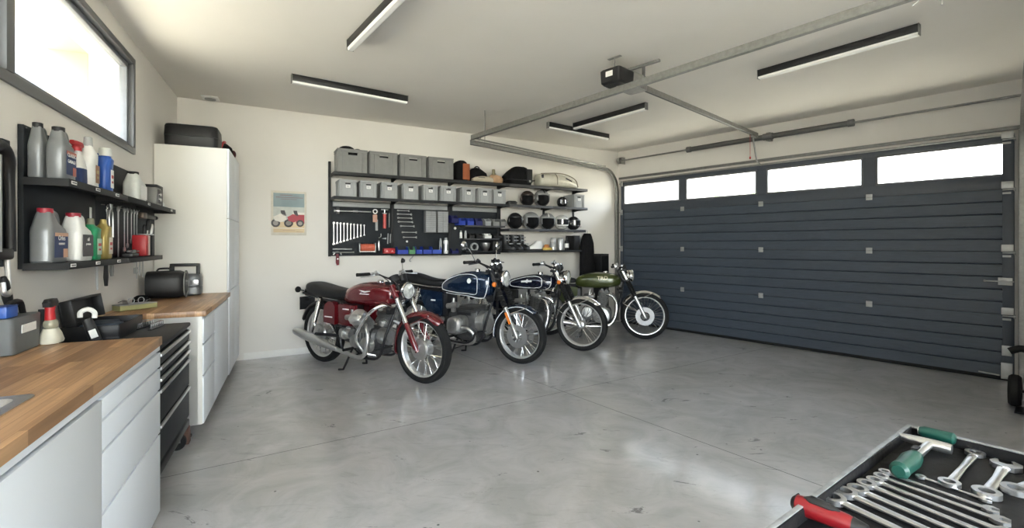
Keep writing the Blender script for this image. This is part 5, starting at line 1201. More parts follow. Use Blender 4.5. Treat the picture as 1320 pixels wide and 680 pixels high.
# hanging jackets and standing case
def jacket(label, s, d, w, z0, z1, m, ph):
    t = thing('hanging_jacket', label, 'jacket', BW.pt(s, d, 0), BW.ang, 'jackets hanging at the rack end')
    mb = MB(); rs = []; N = 26
    for k in range(15):
        f = k/14; z = z1+(z0-z1)*f; ww = w*(0.45+0.50*min(1, f*5.0)**0.6) if f < 0.2 else w*(0.92+0.20*f); dd = 0.045+0.03*f
        ring = []
        for j in range(N):
            a = 2*PI*j/N; wob = 1+0.10*math.sin(5*a+ph+f*2)+0.05*math.sin(9*a+f*5); ring.append((ww*math.cos(a)*wob, dd*math.sin(a)*wob, z))
        rs.append(ring)
    mb.rings(rs); mb.build('jacket_body', m, t, sharp=70)
    mb = MB()
    mb.tube([(-w*0.75, -0.03, z1-0.12), (-w*1.1, -0.045, z1-0.35), (-w*1.05, -0.04, z1-0.60)], [0.035, 0.04, 0.032], 10, smooth=4); mb.build('sleeve', m, t)
    mb = MB(); mb.tube([(0, 0, z1-0.01), (0, 0, z1+0.04), (0, 0.02, z1+0.05)], 0.004, 6); mb.build('hook', GALV, t)
    return t
jacket('black jacket hanging below the right end of the rack', 5.49, 0.27, 0.125, 0.80, 1.53, CLOTHB, 0)
jacket('thin black jacket hanging behind the other at the rack end', 5.66, 0.09, 0.085, 0.84, 1.42, mat('charcoal_cloth', (0.022, 0.022, 0.024), 0.9, bump=0.4), 2)
t = root_on(BW, 'loudspeaker', 'tall narrow black box standing in the corner behind the green motorcycle', 'box', 5.90, 0.12, 0.0)
mb = MB(); mb.box((0, 0, 0.60), (0.17, 0.20, 1.19), bev=0.006); mb.build('cabinet_box', BLKM, t)
mb = MB(); mb.box((0, -0.102, 0.72), (0.14, 0.006, 0.88), bev=0.002); mb.build('front_grille', CLOTHB, t)

# open-front bins on the small shelves and on the tray
def bin_(label, s, d, z, w, h, dp, m, group):
    t = thing('storage_bin', label, 'bin', BW.pt(s, d, z), BW.ang, group)
    th = 0.003; mb = MB()
    mb.box((0, 0, th/2), (w, dp, th)); mb.box((0, dp/2-th/2, h/2), (w, th, h)); mb.box((0, -dp/2+th/2, h*0.28), (w, th, h*0.56))
    for x in (-1, 1): mb.prism([(-dp/2, 0), (dp/2, 0), (dp/2, h), (-dp/2+dp*0.35, h), (-dp/2, h*0.56)], x*(w/2)-(th if x > 0 else 0), x*(w/2)+(th if x < 0 else 0), 'x')
    mb.build('bin_body', m, t)
    mb = MB(); mb.box((0, -dp/2-0.002, h*0.30), (w*0.7, 0.003, h*0.22)); mb.build('label_slot', m, t)
    mb = MB()
    for k in range(5): mb.cyl((-w*0.3+k*w*0.15, -dp*0.2, h*0.2), (-w*0.3+k*w*0.15+0.01, dp*0.2, h*0.45), 0.006, n=6)
    mb.build('contents_or_shade_fill', GALVD, t); t.children
    return t
BL2 = mat('light_blue_plastic', (0.05, 0.10, 0.48), 0.4)
DKB = mat('dark_blue_plastic', (0.012, 0.015, 0.10), 0.4)
zz = 1.626
for i, (a, b, m) in enumerate(((591, 600, BLUEP), (602, 611, BLUEP), (613, 622, DKB), (625, 633, GREYL), (635, 644, GREYP), (645, 653, GREYP))):
    s0, s1 = BW.at(a, 280, 0.2)[0], BW.at(b, 280, 0.2)[0]
    lab = ['left blue bin on the small middle shelf', 'second blue bin on the small middle shelf', 'dark blue bin beside the grey bins on the small middle shelf', 'left light grey bin on the small middle shelf', 'grey bin between two others on the small middle shelf', 'rightmost grey bin on the small middle shelf'][i]
    bin_(lab, (s0+s1)/2+0.0, 0.13, zz, s1-s0-0.006, 0.105, 0.16, m, 'bins on the small middle shelf')
for i, (a, b) in enumerate(((593, 598), (599, 604), (605, 612), (614, 623), (625, 634), (636, 648))):
    s0, s1 = BW.at(a, 300, 0.16)[0], BW.at(b, 300, 0.16)[0]; zz = 1.441
    if i < 2: can('small_can', ['small white can at the left end of the lower small shelf', 'small pale can, second on the lower small shelf'][i], BW.pt((s0+s1)/2, 0.12, zz), 0.02, 0.085, WHITE if i == 0 else GREYL, GREYL, 'small cans on the lower small shelf')
    else: bin_('black bin, %s from the left on the lower small shelf' % ORD[i-2], (s0+s1)/2, 0.10, zz, s1-s0-0.008, 0.07, 0.12, BLKP if i != 4 else WHITE, 'bins on the lower small shelf')
bin_('dark blue bin fixed to the panel left of the small shelves', 3.215, 0.12, 1.655, 0.10, 0.11, 0.16, DKB, 'bins on the small middle shelf')
t = root_on(BW, 'chrome_bowl', 'shiny silver bowl on the lowest small shelf', 'bowl', sC(629, 318, 0.12)-0.03, 0.10, 1.256)
mb = MB(); mb.lathe([(0.03, 0), (0.035, 0.005), (0.07, 0.07), (0.075, 0.12), (0.071, 0.12), (0.065, 0.07), (0.03, 0.012), (0.001, 0.01)], 24); mb.build('bowl', SATIN, t)
t = root_on(BW, 'speaker_box', 'small black box beside the silver bowl', 'box', sC(642, 315, 0.12)-0.035, 0.115, 1.256)
mb = MB(); mb.box((0, 0, 0.075), (0.15, 0.13, 0.15), bev=0.01); mb.build('box_body', BLKP, t)
mb = MB(); mb.lathe([(0.055, 0), (0.05, 0.008), (0.02, 0.003)], 20, M=axM((0, -0.065, 0.075), (0, -1, 0))); mb.build('front_ring', BLKM, t)
t = root_on(BW, 'work_lamp', 'grey ring shaped lamp on the lowest small shelf behind the blue motorcycle', 'lamp', sC(612, 318, 0.12), 0.10, 1.256)
mb = MB(); mb.ringy((0, 0, 0.06), 0.05, [(-0.01, -0.02), (0.01, -0.02), (0.01, 0.02), (-0.01, 0.02)], 24); mb.build('ring_body', GREYL, t)
mb = MB(); mb.box((0, 0, 0.006), (0.09, 0.06, 0.012), bev=0.003); mb.build('base', BLKP, t)
# tray under the panels: red case, blue bins, spray can
tz = 1.223
def trayc(a, b): s0, s1 = BW.at(a, 322, 0.11)[0], BW.at(b, 322, 0.11)[0]; return (s0+s1)/2, s1-s0
s_, w_ = trayc(495, 510); t = root_on(BW, 'socket_case', 'red socket case with two pale clasps beside the blue bins', 'case', s_-0.005, 0.075, 1.232)
mb = MB(); mb.box((0, 0, 0.035), (w_-0.01, 0.09, 0.07), bev=0.008); mb.build('case_body', REDP, t)
for x in (-0.035, 0.035):
    mb = MB(); mb.prism([(x-0.018, 0.02), (x+0.018, 0.02), (x, 0.045)], -0.050, -0.044, 'y'); mb.build('clasp', mat('pink_plastic', (0.75, 0.35, 0.35), 0.4), t)
for x in (-0.05, 0.05):
    mb = MB(); mb.tube([(x, 0.045, 0.03), (x, 0.06, 0.03)], 0.004, 6); mb.build('wall_hook', GALVD, t)
for i, (a, b, m, lab) in enumerate(((512, 526, BLUEP, 'blue bin beside the red case on the panel tray'), (527, 535, mat('pale_green_plastic', (0.10, 0.28, 0.13), 0.4), 'single green bin among the blue bins on the panel tray'), (536, 544, BLUEP, 'blue bin right of the green bin on the panel tray'), (545, 556, BLUEP, 'blue bin in the middle of the panel tray'), (557, 569, BL2, 'lighter blue bin left of the white spray can'), (582, 591, DKB, 'dark blue bin at the right end of the panel tray'))):
    s_, w_ = trayc(a, b); bin_(lab, s_, 0.07, tz, w_-0.004, 0.10 if i != 5 else 0.07, 0.115, m, 'bins on the panel tray')
s_, w_ = trayc(571, 580); can('spray_can', 'white spray can standing between the blue bins on the panel tray', BW.pt(s_, 0.085, tz), 0.034, 0.19, WHITE, GREYL, None, 0.03, 0.6, SATIN)
s_, w_ = trayc(569, 573); can('spray_can', 'thin grey can behind the white spray can on the panel tray', BW.pt(s_-0.015, 0.055, tz), 0.022, 0.19, GREYL, GREYL, None, 0.02, 0.6)

# parts organisers
for i, (a, b) in enumerate(((549.5, 563), (565, 578.5))):
    s0, s1 = BW.at(a, 285, 0.15)[0], BW.at(b, 285, 0.15)[0]; w = s1-s0; h = 0.30
    t = root_on(BW, 'parts_organiser', ['grey small parts organiser with drawers, left of the pair', 'grey small parts organiser with drawers, right of the pair'][i], 'organiser', (s0+s1)/2, 0.09, 1.515, 0, 'parts organisers on the panel')
    mb = MB(); mb.box((0, 0.01, h/2), (w, 0.10, h), bev=0.004); mb.build('cabinet_body', GREYP, t)
    dm = MB(); dm.box((0, -0.045, 0), (w*0.46, 0.012, 0.024), bev=0.002); dm.box((0, -0.053, -0.004), (0.03, 0.006, 0.008)); first = None
    for r_ in range(10):
        for c_ in (-1, 1):
            if first is None: first = o = dm.build('drawer', GREYL, t)
            else: o = first.copy(); COL.objects.link(o); o.parent = t
            o.location = (c_*w*0.245, 0, 0.022+r_*0.0285)

# wrenches: local x from ring end (0) to open end (L), flat side facing -y
def wrench_parts(L, k=1.0, dbl=False, r=None):
    mb = MB(); r = r or (0.0085*k+L*0.030); hw = r*0.42; tk = r*0.24
    mb.ringy((0, 0, 0), r*0.80, [(-r*0.22, -tk), (r*0.25, -tk), (r*0.25, tk), (-r*0.22, tk)], 20)
    mb.sell([(r*0.9, 0, 0, tk*0.75, hw*1.1), (L*0.5, 0, 0, tk*0.6, hw*0.85), (L-r*1.15, 0, 0, tk*0.75, hw*1.15)], 10, 3, ax='x')
    if dbl: mb.ringy((L, 0, 0), r*0.80, [(-r*0.22, -tk), (r*0.25, -tk), (r*0.25, tk), (-r*0.22, tk)], 20)
    else:
        o = r*1.15; P = [(-o*1.15, -hw), (-o*0.6, -o*0.95), (o*0.1, -o*1.05), (o*0.75, -o*0.62), (o*0.70, -o*0.42), (-o*0.05, -o*0.45), (-o*0.30, 0), (-o*0.05, o*0.45), (o*0.70, o*0.42), (o*0.75, o*0.62), (o*0.1, o*1.05), (-o*0.6, o*0.95), (-o*1.15, hw)]
        # two jaws and the root, as convex pieces
        M = T(L, 0, 0) @ RY(-0.26)
        mb.prism([P[0], P[1], P[6], P[11], P[12]], -tk, tk, 'y', M=M)
        mb.prism([P[1], P[2], P[5], P[6]], -tk, tk, 'y', M=M); mb.prism([P[2], P[3], P[4], P[5]], -tk, tk, 'y', M=M)
        mb.prism([P[11], P[10], P[7], P[6]], -tk, tk, 'y', M=M); mb.prism([P[10], P[9], P[8], P[7]], -tk, tk, 'y', M=M)
    return mb
def wrench(label, M, L, group=None, k=1.0, dbl=False, m=CHROME):
    o = wrench_parts(L, k, dbl).build('wrench', m); tag(o, label, 'wrench', group); put(o, M); return o
def pin(parent_label, F, s, d, z): pass
for i in range(10):
    px = 430.5+i*4.35; L = 0.27-i*0.0155
    s_, ztop = BW.at(px, 287+i*0.35, 0.04)
    wrench('steel combination wrench, %s from the left in the row of ten on the panel' % ORD[i], FM(BW, s_, 0.034, ztop) @ RY(PI/2), L, 'row of ten wrenches on the panel', 0.55, m=SATIN)
for i, (xa, ya, xb) in enumerate(((513, 271, 527.5), (513, 275.5, 530.5), (513.5, 280.5, 531), (514, 285.5, 532), (517, 291, 534), (519, 299, 537), (520.5, 305.5, 537))):
    s0, z0 = BW.at(xa, ya, 0.04); s1, z1 = BW.at(xb, ya+0.3, 0.04)
    wrench('steel wrench lying level, %s from the top of the horizontal set on the panel' % ORD[i], FM(BW, s0, 0.034, z0), s1-s0, 'horizontal wrenches on the panel', 0.62, m=SATIN)
# slide hammer, pry block, grease gun and other tools on the first panel
t = root_on(BW, 'slide_hammer', 'long steel slide hammer fixed level at the top of the first panel', 'tool', 1.66, 0.07, 1.777)
mb = MB(); mb.cyl((0, 0, 0), (0.43, 0, 0), 0.009, n=12); mb.cyl((0.20, 0, 0), (0.26, 0, 0), 0.014, n=12); mb.build('shaft', SATIN, t)
mb = MB(); mb.cyl((0.0, 0, 0), (0.03, 0, 0), 0.04, n=20); mb.cyl((-0.03, 0, 0), (0.0, 0, 0), 0.018, n=12); mb.build('round_head', SATIN, t)
TANP = mat('salmon_handle', (0.55, 0.30, 0.22), 0.5, var=0.1)
t = root_on(BW, 'plane_block', 'salmon coloured handle with a steel frame at the end of the slide hammer', 'tool', 2.145, 0.045, 1.74)
mb = MB(); mb.box((0, 0, -0.045), (0.055, 0.03, 0.10), bev=0.006); mb.build('handle', TANP, t)
mb = MB(); mb.ringy((0, -0.01, 0.045), 0.026, [(-0.006, -0.01), (0.006, -0.01), (0.006, 0.01), (-0.006, 0.01)], 16); mb.build('frame_ring', SATIN, t)
t = root_on(BW, 'grease_gun', 'red hand pump with a steel T handle hanging on the first panel', 'tool', 2.27, 0.05, 1.565)
mb = MB(); mb.cyl((0, 0, 0), (0, 0, 0.19), 0.022, n=16); mb.build('barrel', mat('faded_red', (0.52, 0.08, 0.07), 0.45), t)
mb = MB(); mb.cyl((0, 0, 0.19), (0, 0, 0.25), 0.007, n=10); mb.cyl((-0.045, 0, 0.25), (0.05, 0, 0.25), 0.009, n=10); mb.cyl((-0.03, 0, 0.2), (0.03, 0, 0.2), 0.008, n=10); mb.build('t_handle', SATIN, t)
def bar_tool(name, label, s, z0, z1, w, m=SATIN, tilt=0.0, d=0.036, group=None):
    t = root_on(BW, name, label, 'tool', s, d, (z0+z1)/2); mb = MB(); mb.box((0, 0, 0), (w, 0.010, z1-z0), bev=0.002, M=RY(tilt)); mb.build('blade', m, t)
    mb = MB(); mb.cyl((0, 0, (z1-z0)/2-0.008), (0, 0.022, (z1-z0)/2-0.008), 0.003, n=6, M=RY(tilt)); mb.build('hook', GALVD, t); return t
bar_tool('steel_rule', 'short flat steel bar beside the red pump on the panel', 2.168, 1.535, 1.68, 0.032, GREYL)
bar_tool('thin_file', 'dark thin file right of the red pump on the panel', 2.335, 1.58, 1.77, 0.014, GALVD)
bar_tool('steel_pin_punch', 'left of two thin steel rods low on the first panel', 2.318, 1.36, 1.50, 0.014, GREYL, 0.05)
bar_tool('steel_pin_punch', 'right of two thin steel rods low on the first panel', 2.350, 1.37, 1.495, 0.012, GREYL, 0.05)
t = root_on(BW, 'hook_pliers', 'small curved steel hook tool above the orange toolbox', 'tool', 2.225, 0.036, 1.44)
mb = MB(); mb.tube([(0.0, 0, 0.055), (0.0, 0, 0.02), (-0.02, 0, 0.0), (-0.03, 0, 0.0)], 0.005, 8, smooth=3); mb.build('hook_jaw', SATIN, t)
mb = MB(); mb.prism([(0.01, -0.01), (0.07, -0.02), (0.07, 0.005)], -0.005, 0.005, 'y'); mb.cyl((0.05, 0, -0.005), (0.05, 0.03, -0.005), 0.003, n=6); mb.build('wedge', GREYL, t)
t = root_on(BW, 'belt_reel', 'orange wire reel with steel side frames low on the first panel', 'reel', 2.035, 0.080, 1.252)
mb = MB(); mb.cyl((-0.085, 0, 0.06), (0.09, 0, 0.06), 0.046, n=20)
for i in range(7): mb.cyl((-0.075+i*0.025, 0, 0.06), (-0.063+i*0.025, 0, 0.06), 0.049, n=20)
mb.build('drum', mat('salmon_orange', (0.60, 0.14, 0.08), 0.5), t)
for x in (-0.10, 0.10):
    mb = MB(); mb.box((x, 0, 0.058), (0.006, 0.10, 0.125), bev=0.002); mb.build('side_frame', SATIN, t)
mb = MB(); mb.box((0, 0.03, 0.006), (0.20, 0.04, 0.008)); mb.box((0, 0.055, 0.03), (0.02, 0.02, 0.02)); mb.build('base_bar', SATIN, t)
bar_tool('c_clamp_arm', 'steel clamp bar standing right of the orange reel', 2.20, 1.27, 1.40, 0.018, SATIN)
t = root_on(BW, 'file_rod', 'upper of two level steel rods at the lower left of the panel', 'rod', 1.62, 0.034, 1.292)
mb = MB(); mb.cyl((0, 0, 0), (0.235, 0, 0), 0.009, n=10); mb.cyl((0.02, 0, 0), (0.02, 0.02, 0), 0.003, n=6); mb.build('rod', GREYL, t)
t = root_on(BW, 'file_rod', 'lower and longer of two level steel rods at the panel corner', 'rod', 1.62, 0.034, 1.252)
mb = MB(); mb.cyl((0, 0, 0), (0.26, 0, 0), 0.009, n=10); mb.cyl((0.02, 0, 0), (0.02, 0.02, 0), 0.003, n=6); mb.build('rod', SATIN, t)
t = root_on(BW, 'hand_drill', 'dark red handled clamp hanging from the lower left panel corner', 'tool', 1.675, 0.05, 1.20)
mb = MB(); mb.tube([(0, 0, 0.03), (0, 0, -0.08), (0.005, 0, -0.11)], [0.018, 0.022, 0.014], 12); mb.build('handle', mat('dark_red_plastic', (0.16, 0.02, 0.03), 0.4), t)
mb = MB(); mb.tube([(-0.05, 0, 0.02), (-0.02, 0, 0.055), (0.03, 0, 0.05), (0.045, 0, 0.02)], 0.009, 8, smooth=3); mb.cyl((0, -0.02, -0.03), (0, -0.024, -0.03), 0.008, n=10); mb.build('jaw', SATIN, t)
t = root_on(BW, 'hook_bracket', 'small pale hook under the panel tray above the blue motorcycle seat', 'hook', sC(530, 335, 0.05), 0.05, 1.155)
mb = MB(); mb.tube([(0.03, 0, 0.042), (0.015, 0, 0.02), (-0.01, 0, 0.0), (-0.02, 0, -0.03), (0.0, 0, -0.035)], 0.006, 8, smooth=4); mb.build('hook', GREYL, t)
mb = MB(); mb.tube([(0.03, 0, 0.042), (0.03, 0, 0.046)], 0.008, 8); mb.build('fixing', GALVD, t)
t = root_on(BW, 'panel_knob', 'small round pale knob on the panel below the horizontal wrenches', 'knob', sC(524.5, 311, 0.03), 0.027, BW.at(524.5, 311, 0.03)[1])
mb = MB(); mb.lathe([(0.013, 0), (0.015, 0.008), (0.001, 0.012)], 14, M=RX(PI/2)); mb.build('knob', WHITE, t)
t = root_on(BW, 'panel_knob', 'round pale knob on the panel right of the parts organisers', 'knob', sC(586.5, 294, 0.03), 0.027, BW.at(586.5, 294, 0.03)[1])
mb = MB(); mb.lathe([(0.018, 0), (0.02, 0.008), (0.001, 0.014)], 14, M=RX(PI/2)); mb.build('knob', WHITE, t)

# poster: generic picture of two motorcycles under a grey sky
PS0, PS1, PZ0, PZ1 = 0.925, 1.315, 1.465, 2.0
t = root_on(BW, 'poster', 'framed vintage motorcycle poster on the back wall left of the rack', 'poster', (PS0+PS1)/2, 0.004, PZ0)
w, h = PS1-PS0, PZ1-PZ0
mb = MB(); mb.box((0, -0.004, h/2), (w, 0.008, h), bev=0.002); mb.build('mount', mat('poster_border', (0.66, 0.62, 0.54), 0.7), t)
SKY1 = mat('print_sky', (0.22, 0.29, 0.31), 0.5, var=0.15, scale=4); SKY2 = mat('print_haze', (0.48, 0.50, 0.47), 0.5, var=0.1); SAND = mat('print_sand', (0.62, 0.48, 0.30), 0.5, var=0.1, scale=6); PRED = mat('print_red', (0.38, 0.03, 0.05), 0.5); PDK = mat('print_dark', (0.04, 0.035, 0.04), 0.5); PGR = mat('print_grey', (0.30, 0.27, 0.25), 0.5); PWH = mat('print_white', (0.72, 0.68, 0.62), 0.5)
iw = w*0.88
mb = MB(); layers = []
def pr(x0, x1, z0, z1, mi, y=-0.0086): mb.box(((x0+x1)/2*iw, y, h*(z0+z1)/2), ((x1-x0)*iw, 0.0008, h*(z1-z0)), mi)
pr(-.5, .5, .64, .95, 0); pr(-.5, .5, .30, .64, 1); pr(-.5, .5, .06, .30, 2); pr(-.5, .5, .15, .165, 6, -0.0092); pr(.22, .5, .27, .47, 3, -0.0092); pr(.12, .5, .40, .52, 6, -0.009)
def dsk(x, z, r, mi, y=-0.0094, r2=None): mb.cyl((x*iw, y, z*h), (x*iw, y-0.0006, z*h), r*iw, n=20, mat=mi)
def bikeprint(x, s, body):
    dsk(x-0.17*s, .27, .13*s, 4); dsk(x-0.17*s, .27, .075*s, 5, -0.0098); dsk(x+0.20*s, .27, .13*s, 4); dsk(x+0.20*s, .27, .075*s, 5, -0.0098)
    mb.prism([((x-0.2*s)*iw, .33*h), ((x-0.02*s)*iw, .29*h), ((x+0.15*s)*iw, .35*h), ((x+0.10*s)*iw, .46*h), ((x-0.05*s)*iw, .48*h), ((x-0.24*s)*iw, .41*h)], -0.0100, -0.0106, 'y', mat=body)
    mb.prism([((x+0.06*s)*iw, .44*h), ((x+0.14*s)*iw, .44*h), ((x+0.09*s)*iw, .56*h), ((x-0.03*s)*iw, .56*h), ((x-0.02*s)*iw, .50*h)], -0.0100, -0.0106, 'y', mat=4)
bikeprint(-0.24, 1.1, 6); bikeprint(0.17, 0.95, 3)
mb.build('picture', [SKY1, SKY2, SAND, PRED, PDK, PGR, PWH], t)
mb = MB()
for (x0, x1, z, tkk) in ((-.28, .12, .905, .018), (.15, .35, .89, .010), (-.42, .46, .855, .016), (-.25, .26, .815, .012), (-.2, .2, .105, .008), (.24, .46, .075, .008)):
    n = max(2, int((x1-x0)/0.05))
    for i in range(n):
        a = x0+(x1-x0)*i/n; mb.box(((a+0.02)*iw, -0.0094, z*h), (0.034*iw, 0.0006, tkk*h))
mb.build('faint_lettering', mat('print_maroon', (0.22, 0.08, 0.10), 0.6), t)
# ================================================================ bottles and tools on the left wall board
LZ1, LZ2 = 1.6665, 1.2635
lC = lambda px, d: LW.at(px, 200, d)[0]
GREYJ = mat('silver_grey_jug', (0.20, 0.21, 0.22), 0.35, 0.25, var=0.05); WJ = mat('white_jug', (0.74, 0.74, 0.72), 0.4); CLR = mat('milky_jug', (0.62, 0.64, 0.62), 0.35)
NAVYL = mat('navy_label', (0.015, 0.035, 0.12), 0.5); REDL = mat('rust_label', (0.42, 0.12, 0.09), 0.5); GOLD = mat('gold_jug', (0.40, 0.31, 0.10), 0.3, 0.3); DKL = mat('dark_label', (0.06, 0.055, 0.065), 0.5)
def jug(name, label, s, d, z, w, dp, h, m, capm, face=None, words=(), rot=0.0, handle=1, neckx=None, cat='jug', group=None):
    t = thing(name, label, cat, LW.pt(s, d, z), LW.ang+rot, group)
    nx = -w*0.20*handle if neckx is None else neckx; nr = min(w, dp)*0.27
    mb = MB(); mb.sell([(0.0, 0, 0, w/2*0.94, dp/2*0.93), (0.008, 0, 0, w/2, dp/2), (h*0.56, 0, 0, w/2, dp/2), (h*0.63, nx*0.15, 0, w/2*0.90, dp/2*0.96), (h*0.73, nx*0.85, 0, w/2*0.50, dp/2*0.80), (h*0.88, nx, 0, nr*1.15, nr*1.15), (h*0.93, nx, 0, nr, nr)], 24, 4.5)
    mb.build('jug_body', m, t)
    mb = MB(); mb.lathe([(nr*1.12, h*0.91), (nr*1.16, h*0.93), (nr*1.16, h*0.995), (nr*1.05, h)], 20, M=T(nx, 0, 0)); mb.build('cap', capm, t)
    if handle:
        mb = MB(); mb.tube([(nx+nr*0.6*handle, 0, h*0.885), (nx+nr*1.8*handle, 0, h*0.93), (w*0.32*handle, 0, h*0.915), (w*0.45*handle, 0, h*0.80), (w*0.455*handle, 0, h*0.58)], dp*0.13, 10, smooth=5); mb.build('handle', m, t)
    if face:
        fm, band = face; lw_, lh = w*0.78, h*0.46
        mb = MB(); mb.box((0, -dp/2-0.0008, h*0.32), (lw_, 0.0016, lh)); l = mb.build('front_label', fm, t)
        if band: mb = MB(); mb.box((0, -dp/2-0.0020, h*0.32+lh/2-lh*0.07), (lw_, 0.001, lh*0.14)); mb.build('label_band', band, l); mb = MB(); mb.box((lw_*0.30, -dp/2-0.0020, h*0.17), (lw_*0.34, 0.001, lh*0.36)); mb.build('label_patch', band, l)
        for k_, (txt, sz, zz_) in enumerate(words):
            mb = MB(); mb.text(txt, sz, M=T(0, -dp/2-0.0024, zz_) @ RX(PI/2), depth=0.0004); mb.build('lettering', PAPER, l)
    return t
jug('oil_jug', 'plain silver grey oil jug against the wall, nearest end of upper left shelf', -3.285, 0.058, LZ1, 0.12, 0.062, 0.262, GREYJ, BLKP, group='grey oil jugs on the upper left shelf')
jug('oil_jug', 'silver grey oil jug with navy and rust label on the upper left shelf', -3.278, 0.132, LZ1, 0.14, 0.078, 0.250, GREYJ, BLKP, (NAVYL, REDL), (('CLASSIC', 0.026, 0.118), ('GARAGE', 0.023, 0.088)), group='grey oil jugs on the upper left shelf')
jug('oil_jug', 'grey oil jug mostly hidden behind the labelled jug on the upper left shelf', -3.10, 0.075, LZ1, 0.12, 0.085, 0.245, GREYJ, BLKP, group='grey oil jugs on the upper left shelf')
def spray(name, label, s, d, z, h, m, trig, face=None, r=0.042, cat='bottle', col=None, group=None, rot=0.0, F=LW):
    t = thing(name, label, cat, F.pt(s, d, z), F.ang+rot, group)
    mb = MB(); mb.sell([(0, 0, 0, r*1.1, r*0.7), (0.008, 0, 0, r*1.2, r*0.78), (h*0.42, 0, 0, r*1.15, r*0.75), (h*0.60, 0, 0, r*0.7, r*0.6), (h*0.72, 0, 0, r*0.36, r*0.36), (h*0.78, 0, 0, r*0.36, r*0.36)], 22, 2.8); mb.build('bottle_body', m, t)
    mb = MB(); mb.cyl((0, 0, h*0.77), (0, 0, h*0.84), r*0.45, n=16); mb.build('collar', col or trig, t)
    mb = MB(); mb.sell([(-r*1.3, 0, h*0.93, r*0.22, h*0.04), (-r*0.5, 0, h*0.925, r*0.35, h*0.06), (r*0.6, 0, h*0.92, r*0.40, h*0.07), (r*1.1, 0, h*0.92, r*0.3, h*0.05)], 14, 3, ax='x'); mb.tube([(-r*0.7, 0, h*0.89), (-r*1.0, 0, h*0.80), (-r*0.85, 0, h*0.74)], r*0.14, 8, smooth=3); mb.cyl((0, 0, h*0.83), (0, 0, h*0.9), r*0.35, n=12); mb.build('trigger', trig, t)
    if face: mb = MB(); mb.sell([(h*0.06, 0, 0, r*1.22, r*0.80), (h*0.38, 0, 0, r*1.18, r*0.775)], 22, 2.8); mb.build('wrap_label', face, t)
    return t
spray('spray_bottle', 'white spray bottle with red trigger and navy label on the upper left shelf', lC(105, 0.12), 0.10, LZ1, 0.245, WJ, REDP, NAVYL, 0.048)
def bottle(name, label, s, d, z, prof, m, capm, cap, face=None, cat='bottle', sx_=1.0, sy=0.6, group=None, rot=0.0, e=2.6):
    t = thing(name, label, cat, LW.pt(s, d, z), LW.ang+rot, group)
    mb = MB(); mb.sell([(zz_, xo, 0, r*sx_, r*sy if zz_ < prof[-3][0] else r) for zz_, r, xo in prof], 22, e); mb.build('bottle_body', m, t)
    (z0, z1, r, xo) = cap; mb = MB(); mb.lathe([(r*1.02, z0), (r, z0+0.004), (r*0.9, z1-0.004), (r*0.7, z1)], 18, M=T(xo, 0, 0)); mb.build('cap', capm, t)
    if face:
        fm, lw_, z0, z1, yy = face; mb = MB(); mb.box((0.004, -yy, (z0+z1)/2), (lw_, 0.0016, z1-z0), bev=0.0006); l = mb.build('front_label', fm[0], t)
        mb = MB(); mb.box((0.004, -yy-0.001, (z0+z1)/2+(z1-z0)*0.12), (lw_*0.7, 0.001, (z1-z0)*0.18)); mb.box((0.004, -yy-0.001, (z0+z1)/2-(z1-z0)*0.18), (lw_*0.5, 0.001, (z1-z0)*0.12)); mb.build('label_print', fm[1], l)
    return t
BLUEB = mat('blue_bottle', (0.025, 0.10, 0.42), 0.35, var=0.05); BR = mat('brown_label', (0.30, 0.16, 0.09), 0.5)
bottle('cleaner_bottle', 'tall white bottle with grey nozzle and brown label, tallest on the upper left shelf', lC(118, 0.13), 0.12, LZ1, [(0, 0.055, 0), (0.01, 0.060, 0), (0.13, 0.056, -0.004), (0.19, 0.040, -0.012), (0.225, 0.022, -0.018), (0.235, 0.02, -0.018)], WJ, GREYL, (0.232, 0.285, 0.021, -0.018), ((BR, GOLD), 0.055, 0.03, 0.13, 0.0365))
bottle('polish_bottle', 'slim dark blue bottle behind the blue spray bottle on the upper shelf', lC(127, 0.09), 0.085, LZ1, [(0, 0.035, 0), (0.01, 0.036, 0), (0.17, 0.034, 0), (0.20, 0.025, 0), (0.21, 0.018, 0), (0.214, 0.018, 0)], mat('navy_bottle', (0.012, 0.045, 0.22), 0.35), MATS['navy_bottle'], (0.212, 0.235, 0.019, 0))
bottle('spray_bottle', 'bright blue bottle with a clear domed cap on the upper left shelf', lC(141, 0.14), 0.12, LZ1, [(0, 0.050, 0), (0.01, 0.055, 0), (0.15, 0.055, 0), (0.20, 0.040, 0), (0.215, 0.028, 0), (0.225, 0.026, 0)], BLUEB, CLR, (0.222, 0.272, 0.034, 0), ((PAPER, REDP), 0.05, 0.03, 0.14, 0.0335))
jug('water_jug', 'milky white jug with black cap on the far upper left shelf', lC(178, 0.12), 0.10, LZ1, 0.20, 0.11, 0.215, CLR, BLKP, (PAPER, None), (), 0, 1)
mb = MB(); 
t = thing('ratchet_case', 'black case with silver sockets standing beside the milky jug', 'case', LW.pt(lC(197, 0.12), 0.10, LZ1), LW.ang)
mb.box((0, 0, 0.075), (0.17, 0.13, 0.15), bev=0.012); mb.build('case_body', GREYP, t)
mb = MB(); mb.box((0, 0, 0.158), (0.19, 0.14, 0.02), bev=0.006); mb.box((0.09, 0, 0.08), (0.016, 0.135, 0.16), bev=0.004); mb.build('lid', BLKP, t)
mb = MB(); mb.box((0, -0.067, 0.075), (0.13, 0.004, 0.11), bev=0.001); mb.build('window', DKL, t)
for i in range(4):
    mb = MB(); mb.cyl((-0.035+0.03*(i % 2), -0.069, 0.05+0.04*(i//2)), (-0.035+0.03*(i % 2), -0.078, 0.05+0.04*(i//2)), 0.014, n=14); mb.build('socket', CHROME, t)
t = thing('small_jar', 'small silver jar at the far end of the upper left shelf', 'jar', LW.pt(lC(208, 0.13), 0.12, LZ1), LW.ang)
